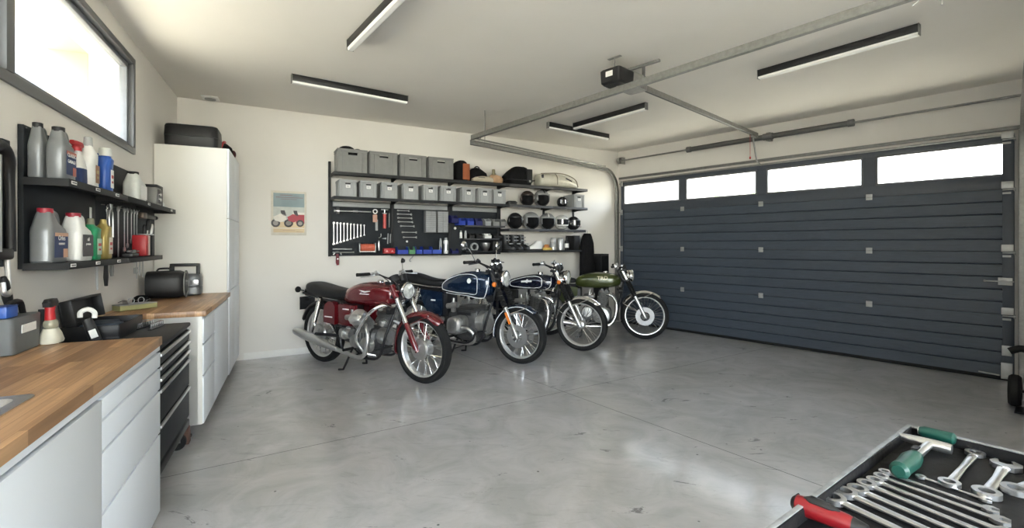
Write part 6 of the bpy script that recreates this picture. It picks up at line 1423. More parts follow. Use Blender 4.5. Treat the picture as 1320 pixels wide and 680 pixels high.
mb = MB(); mb.lathe([(0.03, 0), (0.033, 0.004), (0.03, 0.04), (0.018, 0.055)], 18); mb.build('jar_body', SATIN, t)
mb = MB(); mb.lathe([(0.018, 0.053), (0.02, 0.08), (0.012, 0.09)], 14); mb.build('cap', CHROME, t)
# lower shelf
jug('oil_jug', 'grey oil jug with a red cap and navy label on the lower left shelf', -3.245, 0.075, LZ2, 0.185, 0.095, 0.262, GREYJ, mat('dark_red_cap', (0.30, 0.012, 0.03), 0.4), (NAVYL, mat('peach_label', (0.62, 0.36, 0.24), 0.5)), (('Orles', 0.034, 0.118), ('essence', 0.022, 0.092)))
jug('oil_jug', 'white oil jug with a red cap on the lower left shelf', -3.00, 0.10, LZ2, 0.18, 0.10, 0.255, WJ, MATS['dark_red_cap'], (DKL, None), (('oil', 0.028, 0.115), ('premium', 0.018, 0.09)))
bottle('oil_bottle', 'green oil bottle on the lower left shelf beside the gold bottle', lC(123, 0.14), 0.12, LZ2, [(0, 0.055, 0), (0.01, 0.062, 0), (0.13, 0.060, 0), (0.175, 0.042, 0), (0.195, 0.02, -0.008), (0.20, 0.018, -0.008)], GREENP, mat('olive_cap', (0.20, 0.19, 0.13), 0.4), (0.198, 0.235, 0.018, -0.008), ((mat('pale_green_label', (0.45, 0.60, 0.48), 0.5), REDP), 0.065, 0.03, 0.12, 0.038), e=3.2)
bottle('oil_bottle', 'gold oil bottle at the far end of the oil jugs on the lower left shelf', lC(139, 0.14), 0.12, LZ2, [(0, 0.05, 0), (0.01, 0.056, 0), (0.15, 0.054, 0), (0.19, 0.036, 0), (0.21, 0.018, -0.008), (0.215, 0.018, -0.008)], GOLD, GOLD, (0.213, 0.24, 0.017, -0.008), ((mat('cream_label', (0.60, 0.56, 0.48), 0.5), REDP), 0.06, 0.03, 0.13, 0.0345), e=3.2)
jug('oil_jug', 'small dim grey jug beside the white jug by the wall', -3.12, 0.04, LZ2, 0.05, 0.05, 0.19, GREYJ, GREYJ, handle=0, neckx=0)
# things on the far part of the lower board
t = thing('red_tin', 'red tin with a pale side on the far lower left shelf', 'tin', LW.pt(-1.80, 0.10, LZ2), LW.ang)
mb = MB(); mb.box((0, 0, 0.08), (0.10, 0.09, 0.16), bev=0.008); mb.build('tin_body', REDP, t)
mb = MB(); mb.box((0.024, -0.0465, 0.08), (0.045, 0.002, 0.15)); mb.build('pale_panel', mat('pale_pink_label', (0.60, 0.48, 0.45), 0.5), t)
t = thing('tool_cup', 'black cup holding screwdrivers on the far lower left shelf', 'cup', LW.pt(-1.665, 0.10, LZ2), LW.ang)
mb = MB(); mb.lathe([(0.040, 0), (0.046, 0.006), (0.050, 0.17), (0.046, 0.17), (0.040, 0.01), (0.001, 0.009)], 20); mb.build('cup_body', BLKP, t)
mb = MB(); mb.lathe([(0.051, 0.160), (0.053, 0.165), (0.051, 0.172)], 20, cap=False); mb.build('rim', GREYL, t)
for i, (x, y, a, b, m, lab) in enumerate(((0.01, 0.0, 0.20, 0.0, BLK, 'black handled screwdriver leaning in the black cup'), (-0.018, 0.01, 0.10, 0.12, BLK, 'shorter screwdriver standing upright in the black cup'), (0.0, -0.02, 0.32, 0.1, SATIN, 'steel handled tool leaning out of the black cup'))):
    o = thing('screwdriver', lab, 'screwdriver', (0, 0, 0), 0, 'tools in the black cup'); q = LW.pt(-1.665+x, 0.10-y, LZ2+0.014)
    o.matrix_basis = Matrix.Translation(q) @ RZ(LW.ang) @ RY(a)
    L = (0.20, 0.15, 0.17)[i]
    mb = MB(); mb.cyl((0, 0, 0), (0, 0, L), 0.004, n=8); mb.build('blade', SATIN, o); mb = MB(); mb.tube([(0, 0, L-0.01), (0, 0, L+0.01), (0, 0, L+0.06), (0, 0, L+0.08)], [0.008, 0.014, 0.015, 0.010], 12); mb.build('handle', m, o)
t = thing('small_vice', 'small steel clamp lying on the lower left shelf below the wrenches', 'tool', LW.pt(-2.05, 0.10, LZ2), LW.ang)
mb = MB(); mb.box((0, 0, 0.012), (0.16, 0.06, 0.024), bev=0.004); mb.box((0.03, 0, 0.035), (0.03, 0.05, 0.03), bev=0.004); mb.build('clamp_body', ALUD, t)
mb = MB(); mb.cyl((-0.07, 0, 0.038), (0.07, 0, 0.038), 0.007, n=10); mb.cyl((0.075, -0.03, 0.038), (0.075, 0.03, 0.038), 0.005, n=8); mb.build('screw', SATIN, t)
# wrenches hanging from hooks on the board
hang = [(137, 262, 303), (152, 260, 330), (160, 262, 317), (164, 263, 312), (169, 263, 305), (172.5, 263, 303), (176, 264, 303)]
for i, (px, ya, yb) in enumerate(hang):
    s_, z0 = LW.at(px, ya, 0.05); _, z1 = LW.at(px, yb, 0.05); L = z0-z1-0.02
    o = thing('wrench', 'steel wrench, %s from the near end of the row hanging on the left board' % ORD[i], 'wrench', (0, 0, 0), 0, 'wrenches hanging on the left board')
    o.matrix_basis = Matrix.Translation(LW.pt(s_, 0.052, min(z0, 1.60))) @ RZ(LW.ang)
    w = wrench_parts(L, r=0.011+0.02*L).build('wrench_body', SATIN if i else CHROME, o); w.rotation_euler = (0, PI/2, 0)
    mb = MB(); mb.tube([(0, 0.03, 0.012), (0, -0.012, 0.010), (0, -0.016, 0.02)], 0.003, 6); mb.build('peg_hook', GALV, o)
t = thing('hanging_pliers', 'pair of long steel pliers hanging next to the wrenches on the left board', 'pliers', LW.pt(lC(143, 0.05), 0.05, 1.60), LW.ang)
mb = MB(); mb.tube([(-0.03, 0, -0.22), (-0.035, 0, -0.05), (0.0, 0, -0.02), (0.015, 0, 0.02)], 0.007, 8, smooth=4); mb.tube([(0.035, 0, -0.20), (0.03, 0, -0.05), (0.0, 0, -0.02), (-0.015, 0, 0.02)], 0.007, 8, smooth=4); mb.build('plier_arms', SATIN, t)
mb = MB(); mb.cyl((0, -0.008, -0.02), (0, 0.028, -0.02), 0.01, n=12); mb.build('pivot', GALV, t)
t = thing('caulking_gun', 'dark bar clamp with a brass tip lying level on the left board', 'clamp', LW.pt(-1.56, 0.055, 1.585), LW.ang)
mb = MB(); mb.box((0.0, 0, 0), (0.10, 0.04, 0.05), bev=0.006); mb.build('clamp_head', mat('bronze_metal', (0.12, 0.09, 0.07), 0.4, 0.5), t)
mb = MB(); mb.box((0.20, 0, 0.0), (0.34, 0.02, 0.03), bev=0.004); mb.cyl((0.37, 0, 0), (0.40, 0, 0), 0.018, n=12); mb.build('bar', BLK, t)
t = thing('paper_strip', 'narrow white strip stuck to the left board under the upper shelf', 'label', LW.pt(lC(118, 0.03), 0.0255, 1.47), LW.ang)
mb = MB(); mb.box((0, 0, 0.055), (0.035, 0.001, 0.11)); mb.build('strip', PAPER, t)
# hooks and handles below the lower shelf
def hanger(name, label, px, d, z0, L, r, m, group=None, cat='tool'):
    t = thing(name, label, cat, LW.pt(lC(px, d), d, z0), LW.ang, group)
    mb = MB(); mb.tube([(0, 0, 0), (0, 0, -L*0.6), (0.004, 0, -L)], [r*0.8, r, r*0.7], 10); mb.build('handle', m, t)
    mb = MB(); mb.tube([(0, 0, 0), (0, 0.01, 0.012)], 0.003, 6); mb.build('hook', GALV, t)
    return t
hanger('pliers', 'black tool handle hanging under the lower left shelf', 136.5, 0.12, 1.226, 0.13, 0.013, BLKP, 'tools hanging under the left shelf')
hanger('pliers', 'shorter grey tool handle next to the black one under the lower left shelf', 144, 0.12, 1.226, 0.075, 0.012, GREYP, 'tools hanging under the left shelf')
hanger('hex_key', 'thin pale rod hanging under the lower left shelf near the green bottle', 125, 0.12, 1.226, 0.14, 0.007, GREYL, 'tools hanging under the left shelf')
hanger('hex_key', 'leftmost of three thin rods under the red tin', 176, 0.10, 1.225, 0.13, 0.004, GREYL, 'thin rods under the far left shelf')
hanger('hex_key', 'middle one of three thin rods under the red tin', 180, 0.10, 1.225, 0.11, 0.004, GREYL, 'thin rods under the far left shelf')
hanger('hex_key', 'rightmost of three thin rods under the red tin', 184, 0.10, 1.225, 0.13, 0.004, GREYL, 'thin rods under the far left shelf')
t = thing('power_socket', 'small grey wall socket above the far worktop', 'socket', LW.pt(-1.55, 0.001, 1.14), LW.ang)
mb = MB(); mb.box((0, -0.006, 0), (0.08, 0.012, 0.05), bev=0.003); mb.build('plate', GREYL, t); mb = MB(); mb.cyl((0, -0.012, 0), (0, -0.014, 0), 0.018, n=16); mb.build('socket_face', WHITE, t)
# hand pump at the left picture edge
t = thing('hand_pump', 'black and silver hand pump hanging at the near end of the left tool board', 'pump', LW.pt(-3.62, 0.05, 1.20), LW.ang)
mb = MB(); mb.cyl((-0.03, 0, 0.12), (-0.03, 0, 0.52), 0.022, n=16); mb.tube([(0.085, 0.01, 0.12), (0.075, 0.0, -0.02), (0.055, -0.01, -0.06), (0.03, -0.005, -0.055), (0.03, 0, -0.01)], 0.010, 10, smooth=5); mb.build('pump_tube', SATIN, t)
mb = MB(); mb.tube([(-0.10, 0, 0.50), (-0.03, -0.01, 0.56), (0.05, -0.01, 0.52), (0.085, 0, 0.42), (0.095, 0, 0.12)], [0.022, 0.026, 0.022, 0.018, 0.018], 12, smooth=5); mb.box((0.0, 0.01, 0.11), (0.19, 0.05, 0.05), bev=0.012); mb.build('handle_frame', BLKP, t)
mb = MB(); mb.box((0.1, 0.03, 0.33), (0.06, 0.03, 0.55), bev=0.004); mb.build('holder', PAN, t)

# ================================================================ things on the near worktop
WZ = 0.8925
t = thing('plastic_box', 'grey plastic box with a white label at the back of the near worktop', 'box', LW.pt(-3.555, 0.062, WZ), LW.ang)
mb = MB(); mb.sell([(0, 0, 0, 0.115, 0.052), (0.004, 0, 0, 0.118, 0.055), (0.148, 0, 0, 0.124, 0.058), (0.152, 0, 0, 0.122, 0.056)], 28, 9); mb.build('box_body', mat('slate_plastic', (0.11, 0.12, 0.125), 0.5), t)
mb = MB(); mb.box((0.0, -0.0585, 0.10), (0.12, 0.003, 0.035), M=RX(0.0)); mb.build('white_label', PAPER, t)
mb = MB(); mb.tube([(-0.04, 0, 0.15), (-0.02, 0, 0.20), (0.07, 0, 0.205), (0.10, 0, 0.15)], 0.012, 8, smooth=4); mb.build('carry_handle', BLKP, t)
t = thing('blue_box', 'small blue box standing on the grey plastic box', 'box', LW.pt(-3.63, 0.062, WZ+0.154), LW.ang)
mb = MB(); mb.box((0, 0, 0.023), (0.09, 0.07, 0.046), bev=0.003); mb.build('box_body', BLUEB, t)
mb = MB(); mb.box((0, 0, 0.047), (0.092, 0.072, 0.004), bev=0.001); mb.build('lid', MATS['navy_bottle'], t)
t = thing('brush', 'black handled brush leaning up from the grey plastic box', 'brush', (0, 0, 0)); t.matrix_basis = Matrix.Translation(LW.pt(-3.52, 0.045, WZ+0.175)) @ RZ(LW.ang) @ RY(-0.35)
mb = MB(); mb.tube([(0, 0, 0.02), (0, 0, 0.06), (0, 0, 0.13), (0, 0, 0.155)], [0.014, 0.018, 0.016, 0.009], 12); mb.build('handle', BLKP, t)
mb = MB(); mb.cyl((0, 0, -0.02), (0, 0, 0.03), 0.015, n=12); mb.build('ferrule', mat('cream_plastic', (0.60, 0.54, 0.42), 0.5), t)
t = thing('polish_bottle', 'squat cream bottle with a red neck and wide black trigger on the near worktop', 'bottle', floor_pt(67, 441, WZ), LW.ang)
CR = mat('cream_bottle', (0.62, 0.60, 0.50), 0.45)
mb = MB(); mb.sell([(0, 0, 0, 0.055, 0.035), (0.01, 0, 0, 0.058, 0.038), (0.045, -0.008, 0, 0.045, 0.033), (0.068, -0.012, 0, 0.028, 0.026)], 22, 2.8); mb.build('bottle_body', CR, t)
mb = MB(); mb.ell((-0.012, 0, 0.088), (0.030, 0.028, 0.032), 16, 10); mb.build('clear_bulb', mat('olive_glass', (0.30, 0.29, 0.22), 0.15), t)
mb = MB(); mb.tube([(-0.018, 0, 0.11), (-0.022, 0, 0.15), (-0.018, 0, 0.172)], [0.020, 0.017, 0.020], 14); mb.build('red_neck', REDP, t)
mb = MB(); mb.sell([(0.170, -0.015, 0, 0.045, 0.018), (0.19, -0.015, 0, 0.047, 0.020), (0.205, -0.012, 0, 0.036, 0.016)], 20, 3.5); mb.build('trigger', BLKP, t)
t = thing('oil_can', 'dark bottle behind the cream bottle on the near worktop', 'bottle', floor_pt(54, 441, WZ)+Vector((0.0, 0.0, 0)), LW.ang)
mb = MB(); mb.lathe([(0.030, 0), (0.032, 0.004), (0.030, 0.085), (0.012, 0.12), (0.010, 0.14)], 18); mb.build('can_body', BLKP, t); mb = MB(); mb.cyl((0, 0, 0.138), (0, 0, 0.155), 0.013, n=12); mb.build('cap', BLKM, t)
# open tool case on the trolley
TT = 0.826
t = thing('open_tool_case', 'open black tool case standing on the roller cabinet', 'case', LW.pt(-2.79, 0.16, TT), LW.ang)
mb = MB(); mb.box((0, 0, 0.01), (0.44, 0.26, 0.02), bev=0.004)
for (x, y, w_, d_) in ((0, -0.125, 0.44, 0.01), (0, 0.125, 0.44, 0.01), (-0.215, 0, 0.01, 0.26), (0.215, 0, 0.01, 0.26)): mb.box((x, y, 0.045), (w_, d_, 0.07), bev=0.003)
mb.build('lower_shell', BLKP, t)
ld = MB(); M = T(0, 0.10, 0.085) @ RX(math.radians(-10)); ld.box((0, 0.008, 0.065), (0.44, 0.012, 0.135), M=M, bev=0.004)
for (x, z, w_, h_) in ((0, 0.128, 0.44, 0.012), (-0.214, 0.065, 0.012, 0.13), (0.214, 0.065, 0.012, 0.13)): ld.box((x, -0.02, z), (w_, 0.05, h_), M=M, bev=0.003)
ld.build('lid', BLKP, t)
mb = MB(); mb.box((-0.10, -0.02, 0.05), (0.10, 0.18, 0.06), bev=0.01); mb.box((0.06, 0.02, 0.045), (0.16, 0.12, 0.05), bev=0.008); mb.build('foam_insert', mat('blue_grey_foam', (0.035, 0.05, 0.075), 0.8), t)
t = thing('timing_lamp', 'black handheld tester with a white ring top leaning in the open case', 'tester', (0, 0, 0)); t.matrix_basis = Matrix.Translation(LW.pt(-3.08, 0.21, TT+0.006)) @ RZ(LW.ang-1.2) @ RY(-0.30)
mb = MB(); mb.sell([(0.0, 0, 0, 0.026, 0.02), (0.10, 0, 0, 0.024, 0.019), (0.135, 0, 0, 0.02, 0.017)], 18, 3); mb.build('tester_body', BLKP, t)
mb = MB(); mb.tube([(0.03, 0, 0.125), (0.038, 0, 0.155), (0.018, 0, 0.18), (-0.012, 0, 0.175), (-0.022, 0, 0.15)], 0.012, 10, smooth=4); mb.build('ring_top', WHITE, t)
mb = MB(); mb.box((0.0, -0.0205, 0.05), (0.03, 0.003, 0.045)); mb.build('white_label', PAPER, t)
def socket_strip(label, s, d, n, turn):
    t = thing('socket_rail', label, 'sockets', LW.pt(s, d, TT), LW.ang+turn, 'socket rails on the roller cabinet')
    mb = MB(); mb.box((0, 0, 0.003), (n*0.026, 0.02, 0.006)); mb.build('rail', BLKM, t)
    for i in range(n):
        mb = MB(); r = 0.008+0.0008*i; mb.cyl(((i-n/2+0.5)*0.025, 0, 0.006), ((i-n/2+0.5)*0.025, 0, 0.036), r, n=12); mb.build('socket', CHROME, t)
socket_strip('row of chrome sockets lying beside the open case on the roller cabinet', -2.62, 0.30, 9, -0.25)
socket_strip('second row of sockets nearer the front edge of the roller cabinet', -2.66, 0.38, 7, -0.15)
# ================================================================ things on the far worktop
FZ = 0.8915
t = thing('compressor_bag', 'round black padded case on the far worktop', 'case', LW.pt(-1.38, 0.17, FZ+0.002), LW.ang-PI/2); t.scale.z = 1.18
mb = MB(); mb.sell([(-0.13, 0, 0.10, 0.07, 0.075), (-0.12, 0, 0.10, 0.10, 0.095), (0.10, 0, 0.10, 0.105, 0.098), (0.14, 0, 0.10, 0.09, 0.085), (0.15, 0, 0.10, 0.07, 0.065)], 24, 3.2, ax='x'); mb.build('case_body', BLKP, t, sharp=60)
mb = MB(); mb.ringy((0, 0, 0), 0.095, [(-0.004, -0.004), (0.004, -0.004), (0.004, 0.004), (-0.004, 0.004)], 28, M=T(0.148, 0, 0.10) @ RZ(PI/2)); mb.build('zip', GREYP, t)
mb = MB(); mb.tube([(-0.06, 0, 0.195), (-0.04, 0, 0.212), (0.04, 0, 0.212), (0.06, 0, 0.195)], 0.007, 8, smooth=3); mb.build('handle', BLKM, t)
t = thing('jump_starter', 'silver and black machine with a carry handle on the far worktop', 'machine', LW.pt(-1.14, 0.27, FZ+0.002), LW.ang-PI/2); t.scale.z = 1.22
mb = MB(); mb.sell([(0, 0, 0, 0.12, 0.075), (0.01, 0, 0, 0.13, 0.085), (0.06, 0, 0, 0.13, 0.085), (0.065, 0, 0, 0.125, 0.08)], 24, 5); mb.build('base_shell', mat('gunmetal_plastic', (0.13, 0.135, 0.14), 0.35, 0.4), t)
mb = MB(); mb.sell([(0.068, 0, 0, 0.13, 0.085), (0.13, 0, 0, 0.13, 0.085), (0.155, 0, 0, 0.115, 0.072)], 24, 5); mb.box((-0.02, -0.08, 0.135), (0.12, 0.02, 0.02), bev=0.004); mb.build('upper_shell', MATS['gunmetal_plastic'], t)
mb = MB(); mb.box((0.085, -0.086, 0.095), (0.06, 0.01, 0.04), bev=0.004); mb.build('latch_plate', SATIN, t)
mb = MB(); mb.box((-0.10, 0, 0.18), (0.035, 0.03, 0.07), bev=0.004); mb.box((0.10, 0, 0.18), (0.03, 0.03, 0.07), bev=0.004); mb.box((0, 0, 0.222), (0.23, 0.03, 0.022), bev=0.006); mb.build('carry_handle', BLKP, t)
t = thing('black_pouch', 'small black pouch lying against the wall on the far worktop', 'pouch', LW.pt(-1.80, 0.10, FZ+0.002), LW.ang)
mb = MB(); mb.sell([(0, 0, 0, 0.07, 0.045), (0.03, 0, 0, 0.075, 0.05), (0.055, 0, 0, 0.06, 0.04), (0.065, 0, 0, 0.04, 0.025)], 20, 2.6); mb.build('pouch_body', CLOTHB, t)
mb = MB(); mb.tube([(-0.06, -0.045, 0.03), (0.0, -0.05, 0.035), (0.06, -0.045, 0.03)], 0.003, 6); mb.build('zip', GREYP, t)
t = thing('sanding_block', 'flat grey box with a yellow green side at the near end of the far worktop', 'box', LW.pt(-2.13, 0.145, FZ+0.002), LW.ang-0.8)
mb = MB(); mb.box((0, 0, 0.017), (0.24, 0.09, 0.034), bev=0.003); mb.build('box_body', mat('olive_box', (0.30, 0.29, 0.13), 0.6), t)
mb = MB(); mb.box((0, 0, 0.038), (0.242, 0.092, 0.008), bev=0.002); mb.build('lid', GREYP, t)
t = thing('safety_glasses', 'clear safety glasses resting on the flat grey box', 'glasses', LW.pt(-2.13, 0.145, FZ+0.045), LW.ang-0.8)
for x in (-0.032, 0.032):
    mb = MB(); mb.ringy((x, -0.01, 0.018), 0.02, [(-0.002, -0.002), (0.002, -0.002), (0.002, 0.002), (-0.002, 0.002)], 18); mb.build('lens_rim', GREYL, t)
mb = MB(); mb.tube([(-0.055, -0.01, 0.02), (-0.06, 0.04, 0.018), (-0.058, 0.09, 0.004)], 0.002, 6); mb.tube([(0.055, -0.01, 0.02), (0.06, 0.04, 0.018), (0.058, 0.09, 0.004)], 0.002, 6); mb.tube([(-0.012, -0.01, 0.02), (0.012, -0.01, 0.02)], 0.002, 6); mb.build('temple', BLKP, t)
t = thing('wheel_chock', 'brown rubber wheel chock on the floor beside the roller cabinet', 'wheel chock', LW.pt(-2.44, 0.44, 0.0), LW.ang)
mb = MB(); mb.prism([(-0.035, 0), (0.035, 0), (0.03, 0.07), (-0.0, 0.12), (-0.03, 0.10)], -0.08, 0.05, 'y'); mb.build('chock_body', mat('brown_rubber', (0.10, 0.05, 0.035), 0.7), t)
mb = MB(); mb.tube([(0, -0.06, 0.09), (0, -0.05, 0.13), (0, 0.01, 0.13), (0, 0.02, 0.11)], 0.005, 6, smooth=3); mb.build('rope', GREYL, t)
# ================================================================ foreground tool trolley with its tray of tools
A_, B_ = floor_pt(985, 681, 0.945), floor_pt(1168, 547, 0.945)
TF = Frame((A_.x-0.10*0.8, A_.y-0.10*0.59), (B_.x, B_.y))      # x along the long left rim away from the viewer; +y is to the left
TLn = TF.len; TWd = 0.56; TRZ = 0.945; TSZ = 0.925
TTR = mat('tray_black', (0.008, 0.008, 0.009), 0.65, spec=0.25, var=0.3, scale=14, bump=0.15, bscale=70); GRIM = mat('worn_grey_edge', (0.30, 0.31, 0.32), 0.45, 0.4, var=0.3, scale=30)
t = thing('tool_cart', 'black tool cart with a grey edged tray in the right foreground', 'tool cart', TF.pt(0, 0, 0), TF.ang)
mb = MB(); L, W = TLn, TWd
mb.box((L/2, -W/2, TSZ-0.006), (L-0.01, W-0.01, 0.012)); mb.build('tray_floor', TTR, t)
for (c, d_) in (((L/2, -0.006, TRZ-0.02), (L, 0.012, 0.04)), ((L/2, -W+0.006, TRZ-0.02), (L, 0.012, 0.04)), ((L-0.006, -W/2, TRZ-0.02), (0.012, W-0.024, 0.04)), ((0.006, -W/2, TRZ-0.02), (0.012, W-0.024, 0.04))):
    mb = MB(); mb.box(c, d_, bev=0.003); rm = mb.build('tray_wall', TTR, t)
    mb = MB(); mb.box((c[0], c[1], TRZ+0.0012), (d_[0], d_[1]-0.004 if d_[1] < 0.1 else d_[1], 0.0025), bev=0.001); mb.build('worn_edge', GRIM, rm)
mb = MB(); mb.box((L/2, -W/2, 0.55), (L-0.04, W-0.04, 0.66), bev=0.006); mb.build('cart_body', BLKM, t)
for i in range(4):
    mb = MB(); mb.box((L/2, -W+0.012, 0.30+i*0.16), (L-0.08, 0.012, 0.15), bev=0.003); dr = mb.build('drawer', BLK, t)
    mb = MB(); mb.box((L/2, -W+0.001, 0.36+i*0.16), (L-0.12, 0.014, 0.016), bev=0.004); mb.build('handle', SATIN, dr)
for x in (0.07, L-0.07):
    for y in (-0.07, -W+0.07):
        mb = MB(); mb.cyl((x-0.015, y, 0.06), (x+0.015, y, 0.06), 0.06, n=20); cs = mb.build('caster', RUBBER, t)
        mb = MB(); mb.box((x, y, 0.15), (0.06, 0.06, 0.16), bev=0.004) if False else mb.box((x, y, 0.17), (0.05, 0.05, 0.10), bev=0.004); mb.build('caster_fork', GALVD, cs)
def fpz(px, py, z=TSZ+0.006): return floor_pt(px, py, z)
def lay(a, b):
    # matrix: local x from a to b, flat side (local -y) facing up
    X = (b-a); L = X.length; X.normalize(); Z = Vector((0, 0, 1)); Y = Z.cross(X)
    M = Matrix(((X.x, Y.x, 0, a.x), (X.y, Y.y, 0, a.y), (X.z, Y.z, 1, a.z), (0, 0, 0, 1)))
    return M @ RX(-PI/2), L
rows = [((1141, 608), (1279, 657)), ((1136, 613.5), (1292, 671)), ((1128, 619), (1302, 688)), ((1117, 623.5), (1312, 704)), ((1106, 630.5), (1322, 722)), ((1090, 634.5), (1330, 742)), ((1074, 642), (1330, 762))]
for i, (a, b) in enumerate(rows):
    M, L = lay(fpz(*a), fpz(*b))
    o = wrench_parts(L, r=0.0095+0.0014*i)
    o = o.build('wrench', SATIN); tag(o, 'chrome combination wrench, %s from the far side in the fan of wrenches on the tray' % ORD[i], 'wrench', 'fan of wrenches on the tray'); put(o, M)
M, L = lay(fpz(1224, 622), fpz(1257, 584)); o = wrench_parts(L, 0.9, True, r=0.0150).build('wrench', SATIN); tag(o, 'double ring wrench lying between the hammer and the open ended wrench', 'wrench', 'large wrenches on the tray'); put(o, M)
M, L = lay(fpz(1272, 635), fpz(1297, 599)); o = wrench_parts(L, 1.7, r=0.0185).build('wrench', SATIN); tag(o, 'big open ended wrench right of the double ring wrench on the tray', 'wrench', 'large wrenches on the tray'); put(o, M)
M, L = lay(fpz(1187, 614, TSZ+0.004), fpz(1272, 644, TSZ+0.004))
o = MB(); o.cyl((0, 0, 0), (L*0.85, 0, 0), 0.0022, n=10); o = o; w = wrench_parts(L, 0.2, r=0.0075)
o2 = w.build('wrench', SATIN); tag(o2, 'thin small wrench between the fan of wrenches and the ring wrench', 'wrench'); put(o2, M)
M, L = lay(fpz(1310, 631, TSZ+0.010), fpz(1350, 612, TSZ+0.010)); o = wrench_parts(L, 2.2, r=0.019).build('wrench', SATIN); tag(o, 'wrench cut off by the right edge of the photo on the tray', 'wrench', 'large wrenches on the tray'); put(o, M)
# hammer
GRNH = mat('dark_green_handle', (0.008, 0.065, 0.048), 0.35, var=0.1)
a, b = fpz(1158, 607, TSZ+0.019), fpz(1202, 573, TSZ+0.013); X = b-a; Ln = X.length
t = thing('hammer', 'steel hammer with a dark green handle at the far end of the tray', 'hammer', (0, 0, 0)); M, _ = lay(a, b); t.matrix_basis = M
mb = MB(); mb.tube([(0, 0, 0), (0.006, 0, 0), (0.03, 0, 0), (0.075, 0, 0), (Ln*0.48, 0, 0), (Ln*0.52, 0, 0)], [0.010, 0.0155, 0.0145, 0.0165, 0.013, 0.010], 14); mb.build('grip', GRNH, t)
mb = MB(); mb.tube([(Ln*0.5, 0, 0), (Ln*0.95, 0, 0)], [0.0085, 0.0075], 12); mb.build('shaft', SATIN, t)
mb = MB(); mb.tube([(Ln*0.97, 0, 0.056), (Ln*0.97, 0, 0.050), (Ln*0.97, 0, 0.016), (Ln*0.97, 0, -0.012), (Ln*0.97, 0, -0.028), (Ln*0.97, 0, -0.034)], [0.003, 0.007, 0.0095, 0.0105, 0.0105, 0.0095], 14); mb.build('head', SATIN, t)
mb = MB(); mb.box((Ln*0.50, -0.016, 0), (0.02, 0.003, 0.01)); 
mb.build('hang_hole', BLKP, t)
# green and steel screwdriver behind the hammer
a, b = fpz(1232, 566, TSZ+0.0205), fpz(1184, 554, TSZ+0.0205); t = thing('screwdriver', 'steel tool with a green end lying along the far rim of the tray', 'screwdriver', (0, 0, 0)); M, Ln = lay(a, b); t.matrix_basis = M
mb = MB(); mb.tube([(0, 0, 0), (0.004, 0, 0), (0.05, 0, 0), (0.06, 0, 0)], [0.008, 0.0125, 0.012, 0.008], 14); mb.build('grip', GRNH, t)
mb = MB(); mb.tube([(0.05, 0, 0), (Ln, 0, 0)], 0.0085, 12); mb.build('blade', SATIN, t)
# red screwdriver
a, b = fpz(1022, 646, TSZ+0.017), fpz(1100, 678, TSZ+0.015); t = thing('screwdriver', 'red handled screwdriver on the near left corner of the tray', 'screwdriver', (0, 0, 0)); M, Ln = lay(a, b); t.matrix_basis = M
mb = MB(); mb.tube([(0, 0, 0), (0.004, 0, 0), (0.02, 0, 0), (0.05, 0, 0), (0.075, 0, 0), (0.083, 0, 0)], [0.008, 0.013, 0.0148, 0.014, 0.0125, 0.010], 18); mb.build('grip', mat('bright_red_grip', (0.21, 0.008, 0.012), 0.35), t)
mb = MB(); mb.tube([(0.016, -0.0105, 0), (0.026, -0.0120, 0), (0.05, -0.0112, 0), (0.064, -0.0092, 0)], [0.004, 0.0085, 0.0078, 0.004], 10); mb.tube([(0.080, 0, 0), (0.098, 0, 0)], [0.012, 0.008], 14); mb.tube([(-0.001, 0, 0), (0.006, 0, 0)], [0.0075, 0.0155], 14); mb.build('black_insert', BLKP, t)
mb = MB(); mb.cyl((0.095, 0, 0), (0.22, 0, 0), 0.0035, n=10); mb.build('blade', SATIN, t)
# small white and black pot on the back right of the tray
q = TF.pt(TLn-0.06, 0.28, TSZ+0.001)
t = thing('grease_pot', 'white pot with black lid at the right photo edge behind the wrenches', 'pot', q, 0)
mb = MB(); mb.lathe([(0.028, 0), (0.030, 0.004), (0.030, 0.05), (0.026, 0.054)], 20); mb.build('pot_body', WHITE, t); mb = MB(); mb.lathe([(0.031, 0.048), (0.032, 0.052), (0.032, 0.068), (0.028, 0.072)], 20); mb.build('lid', BLKP, t)
# hand truck at the right edge: rubber wheel and handle by the door
p = floor_pt(1322, 528, 0)
t = thing('hand_truck', 'black hand truck with a rubber wheel at the right edge by the garage door', 'hand truck', (p.x+0.02, p.y+0.10, 0), DW.ang)
for x in (0.0, 0.36):
    mb = MB(); M = T(x, 0, 0.13) @ RZ(PI/2); mb.ringy((0, 0, 0), 0.095, [(-0.035, -0.02), (-0.01, -0.04), (0.02, -0.038), (0.035, -0.02), (0.035, 0.02), (0.02, 0.038), (-0.01, 0.04), (-0.035, 0.02)], 28, M=M); wl = mb.build('wheel', RUBBER, t)
    mb = MB(); mb.cyl((x-0.03, 0, 0.13), (x+0.03, 0, 0.13), 0.06, n=20); mb.build('hub', GALVD, wl)
mb = MB(); mb.cyl((0.0, 0, 0.13), (0.36, 0, 0.13), 0.012, n=12)
for x in (0.07, 0.29): mb.tube([(x, 0.0, 0.13), (x, -0.02, 0.5), (x, 0.03, 1.05)], 0.014, 10, smooth=3)
for z in (0.35, 0.62, 0.9): mb.tube([(0.07, -0.01, z), (0.29, -0.01, z)], 0.010, 8)
mb.box((0.18, -0.16, 0.012), (0.34, 0.24, 0.008)); mb.tube([(0.07, -0.02, 0.2), (0.07, -0.05, 0.014)], 0.01, 8); mb.tube([(0.29, -0.02, 0.2), (0.29, -0.05, 0.014)], 0.01, 8); mb.build('frame', BLK, t)
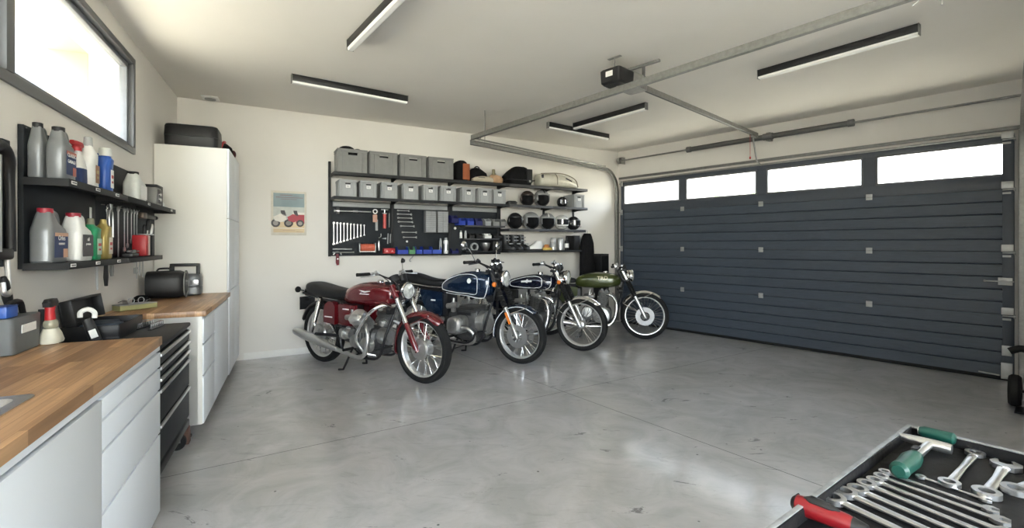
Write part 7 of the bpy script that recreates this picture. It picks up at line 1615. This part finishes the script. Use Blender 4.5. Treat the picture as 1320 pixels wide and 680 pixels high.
mb = MB(); mb.tube([(-0.03, -0.05, 0.46), (0.03, -0.04, 0.49), (0.07, -0.02, 0.48)], 0.028, 12, smooth=3); mb.build('rubber_grip', RUBBER, t)
# ================================================================ outside: pale ground and a tree seen through the second door window
mb = MB(); mb.add([(-30, -30, -0.15), (40, -30, -0.15), (40, 45, -0.15), (-30, 45, -0.15)], [[0, 1, 2, 3]]); struct(mb.build('ground', mat('pale_gravel', (0.60, 0.53, 0.43), 0.9, scale=3), recalc=False))
def tree(px, Y, r, h, label):
    X = (px-660)/FPX*Y; t = thing('tree', label, 'tree', (X, Y, -0.15))
    mb = MB(); mb.tube([(0, 0, 0), (0.05, 0, h*0.3), (-0.05, 0.05, h*0.62)], [0.16, 0.11, 0.06], 10, smooth=3)
    for k in range(6): a = k*PI/3; mb.tube([(0, 0, h*0.4), (math.cos(a)*r*0.5, math.sin(a)*r*0.5, h*0.62)], [0.06, 0.02], 6)
    mb.build('trunk', mat('bark', (0.16, 0.11, 0.07), 0.9), t)
    rnd = random.Random(7); vs = []; fs = []
    cl = [(rnd.uniform(-1, 1)*r*0.6, rnd.uniform(-1, 1)*r*0.6, h*0.68+rnd.uniform(-1, 1)*r*0.55, r*rnd.uniform(0.3, 0.5)) for _ in range(16)]
    for k in range(5200):
        c = cl[k % 16]; d = Vector((rnd.gauss(0, 1), rnd.gauss(0, 1), rnd.gauss(0, 1))).normalized()*c[3]*rnd.uniform(0.55, 1.0)
        p = Vector(c[:3])+d; u = Vector((rnd.gauss(0, 1), rnd.gauss(0, 1), rnd.gauss(0, 1))).normalized(); v = u.orthogonal().normalized(); s_ = 0.055
        n = len(vs); vs += [p-u*s_, p+v*s_*0.5, p+u*s_, p-v*s_*0.5]; fs.append([n, n+1, n+2, n+3])
    mb = MB(); mb.add(vs, fs); mb.build('foliage', mat('spring_leaves', (0.30, 0.42, 0.10), 0.6, var=0.3), t, recalc=False)
tree(958, 13.5, 1.15, 3.1, 'light green tree outside, seen through the second window of the garage door')
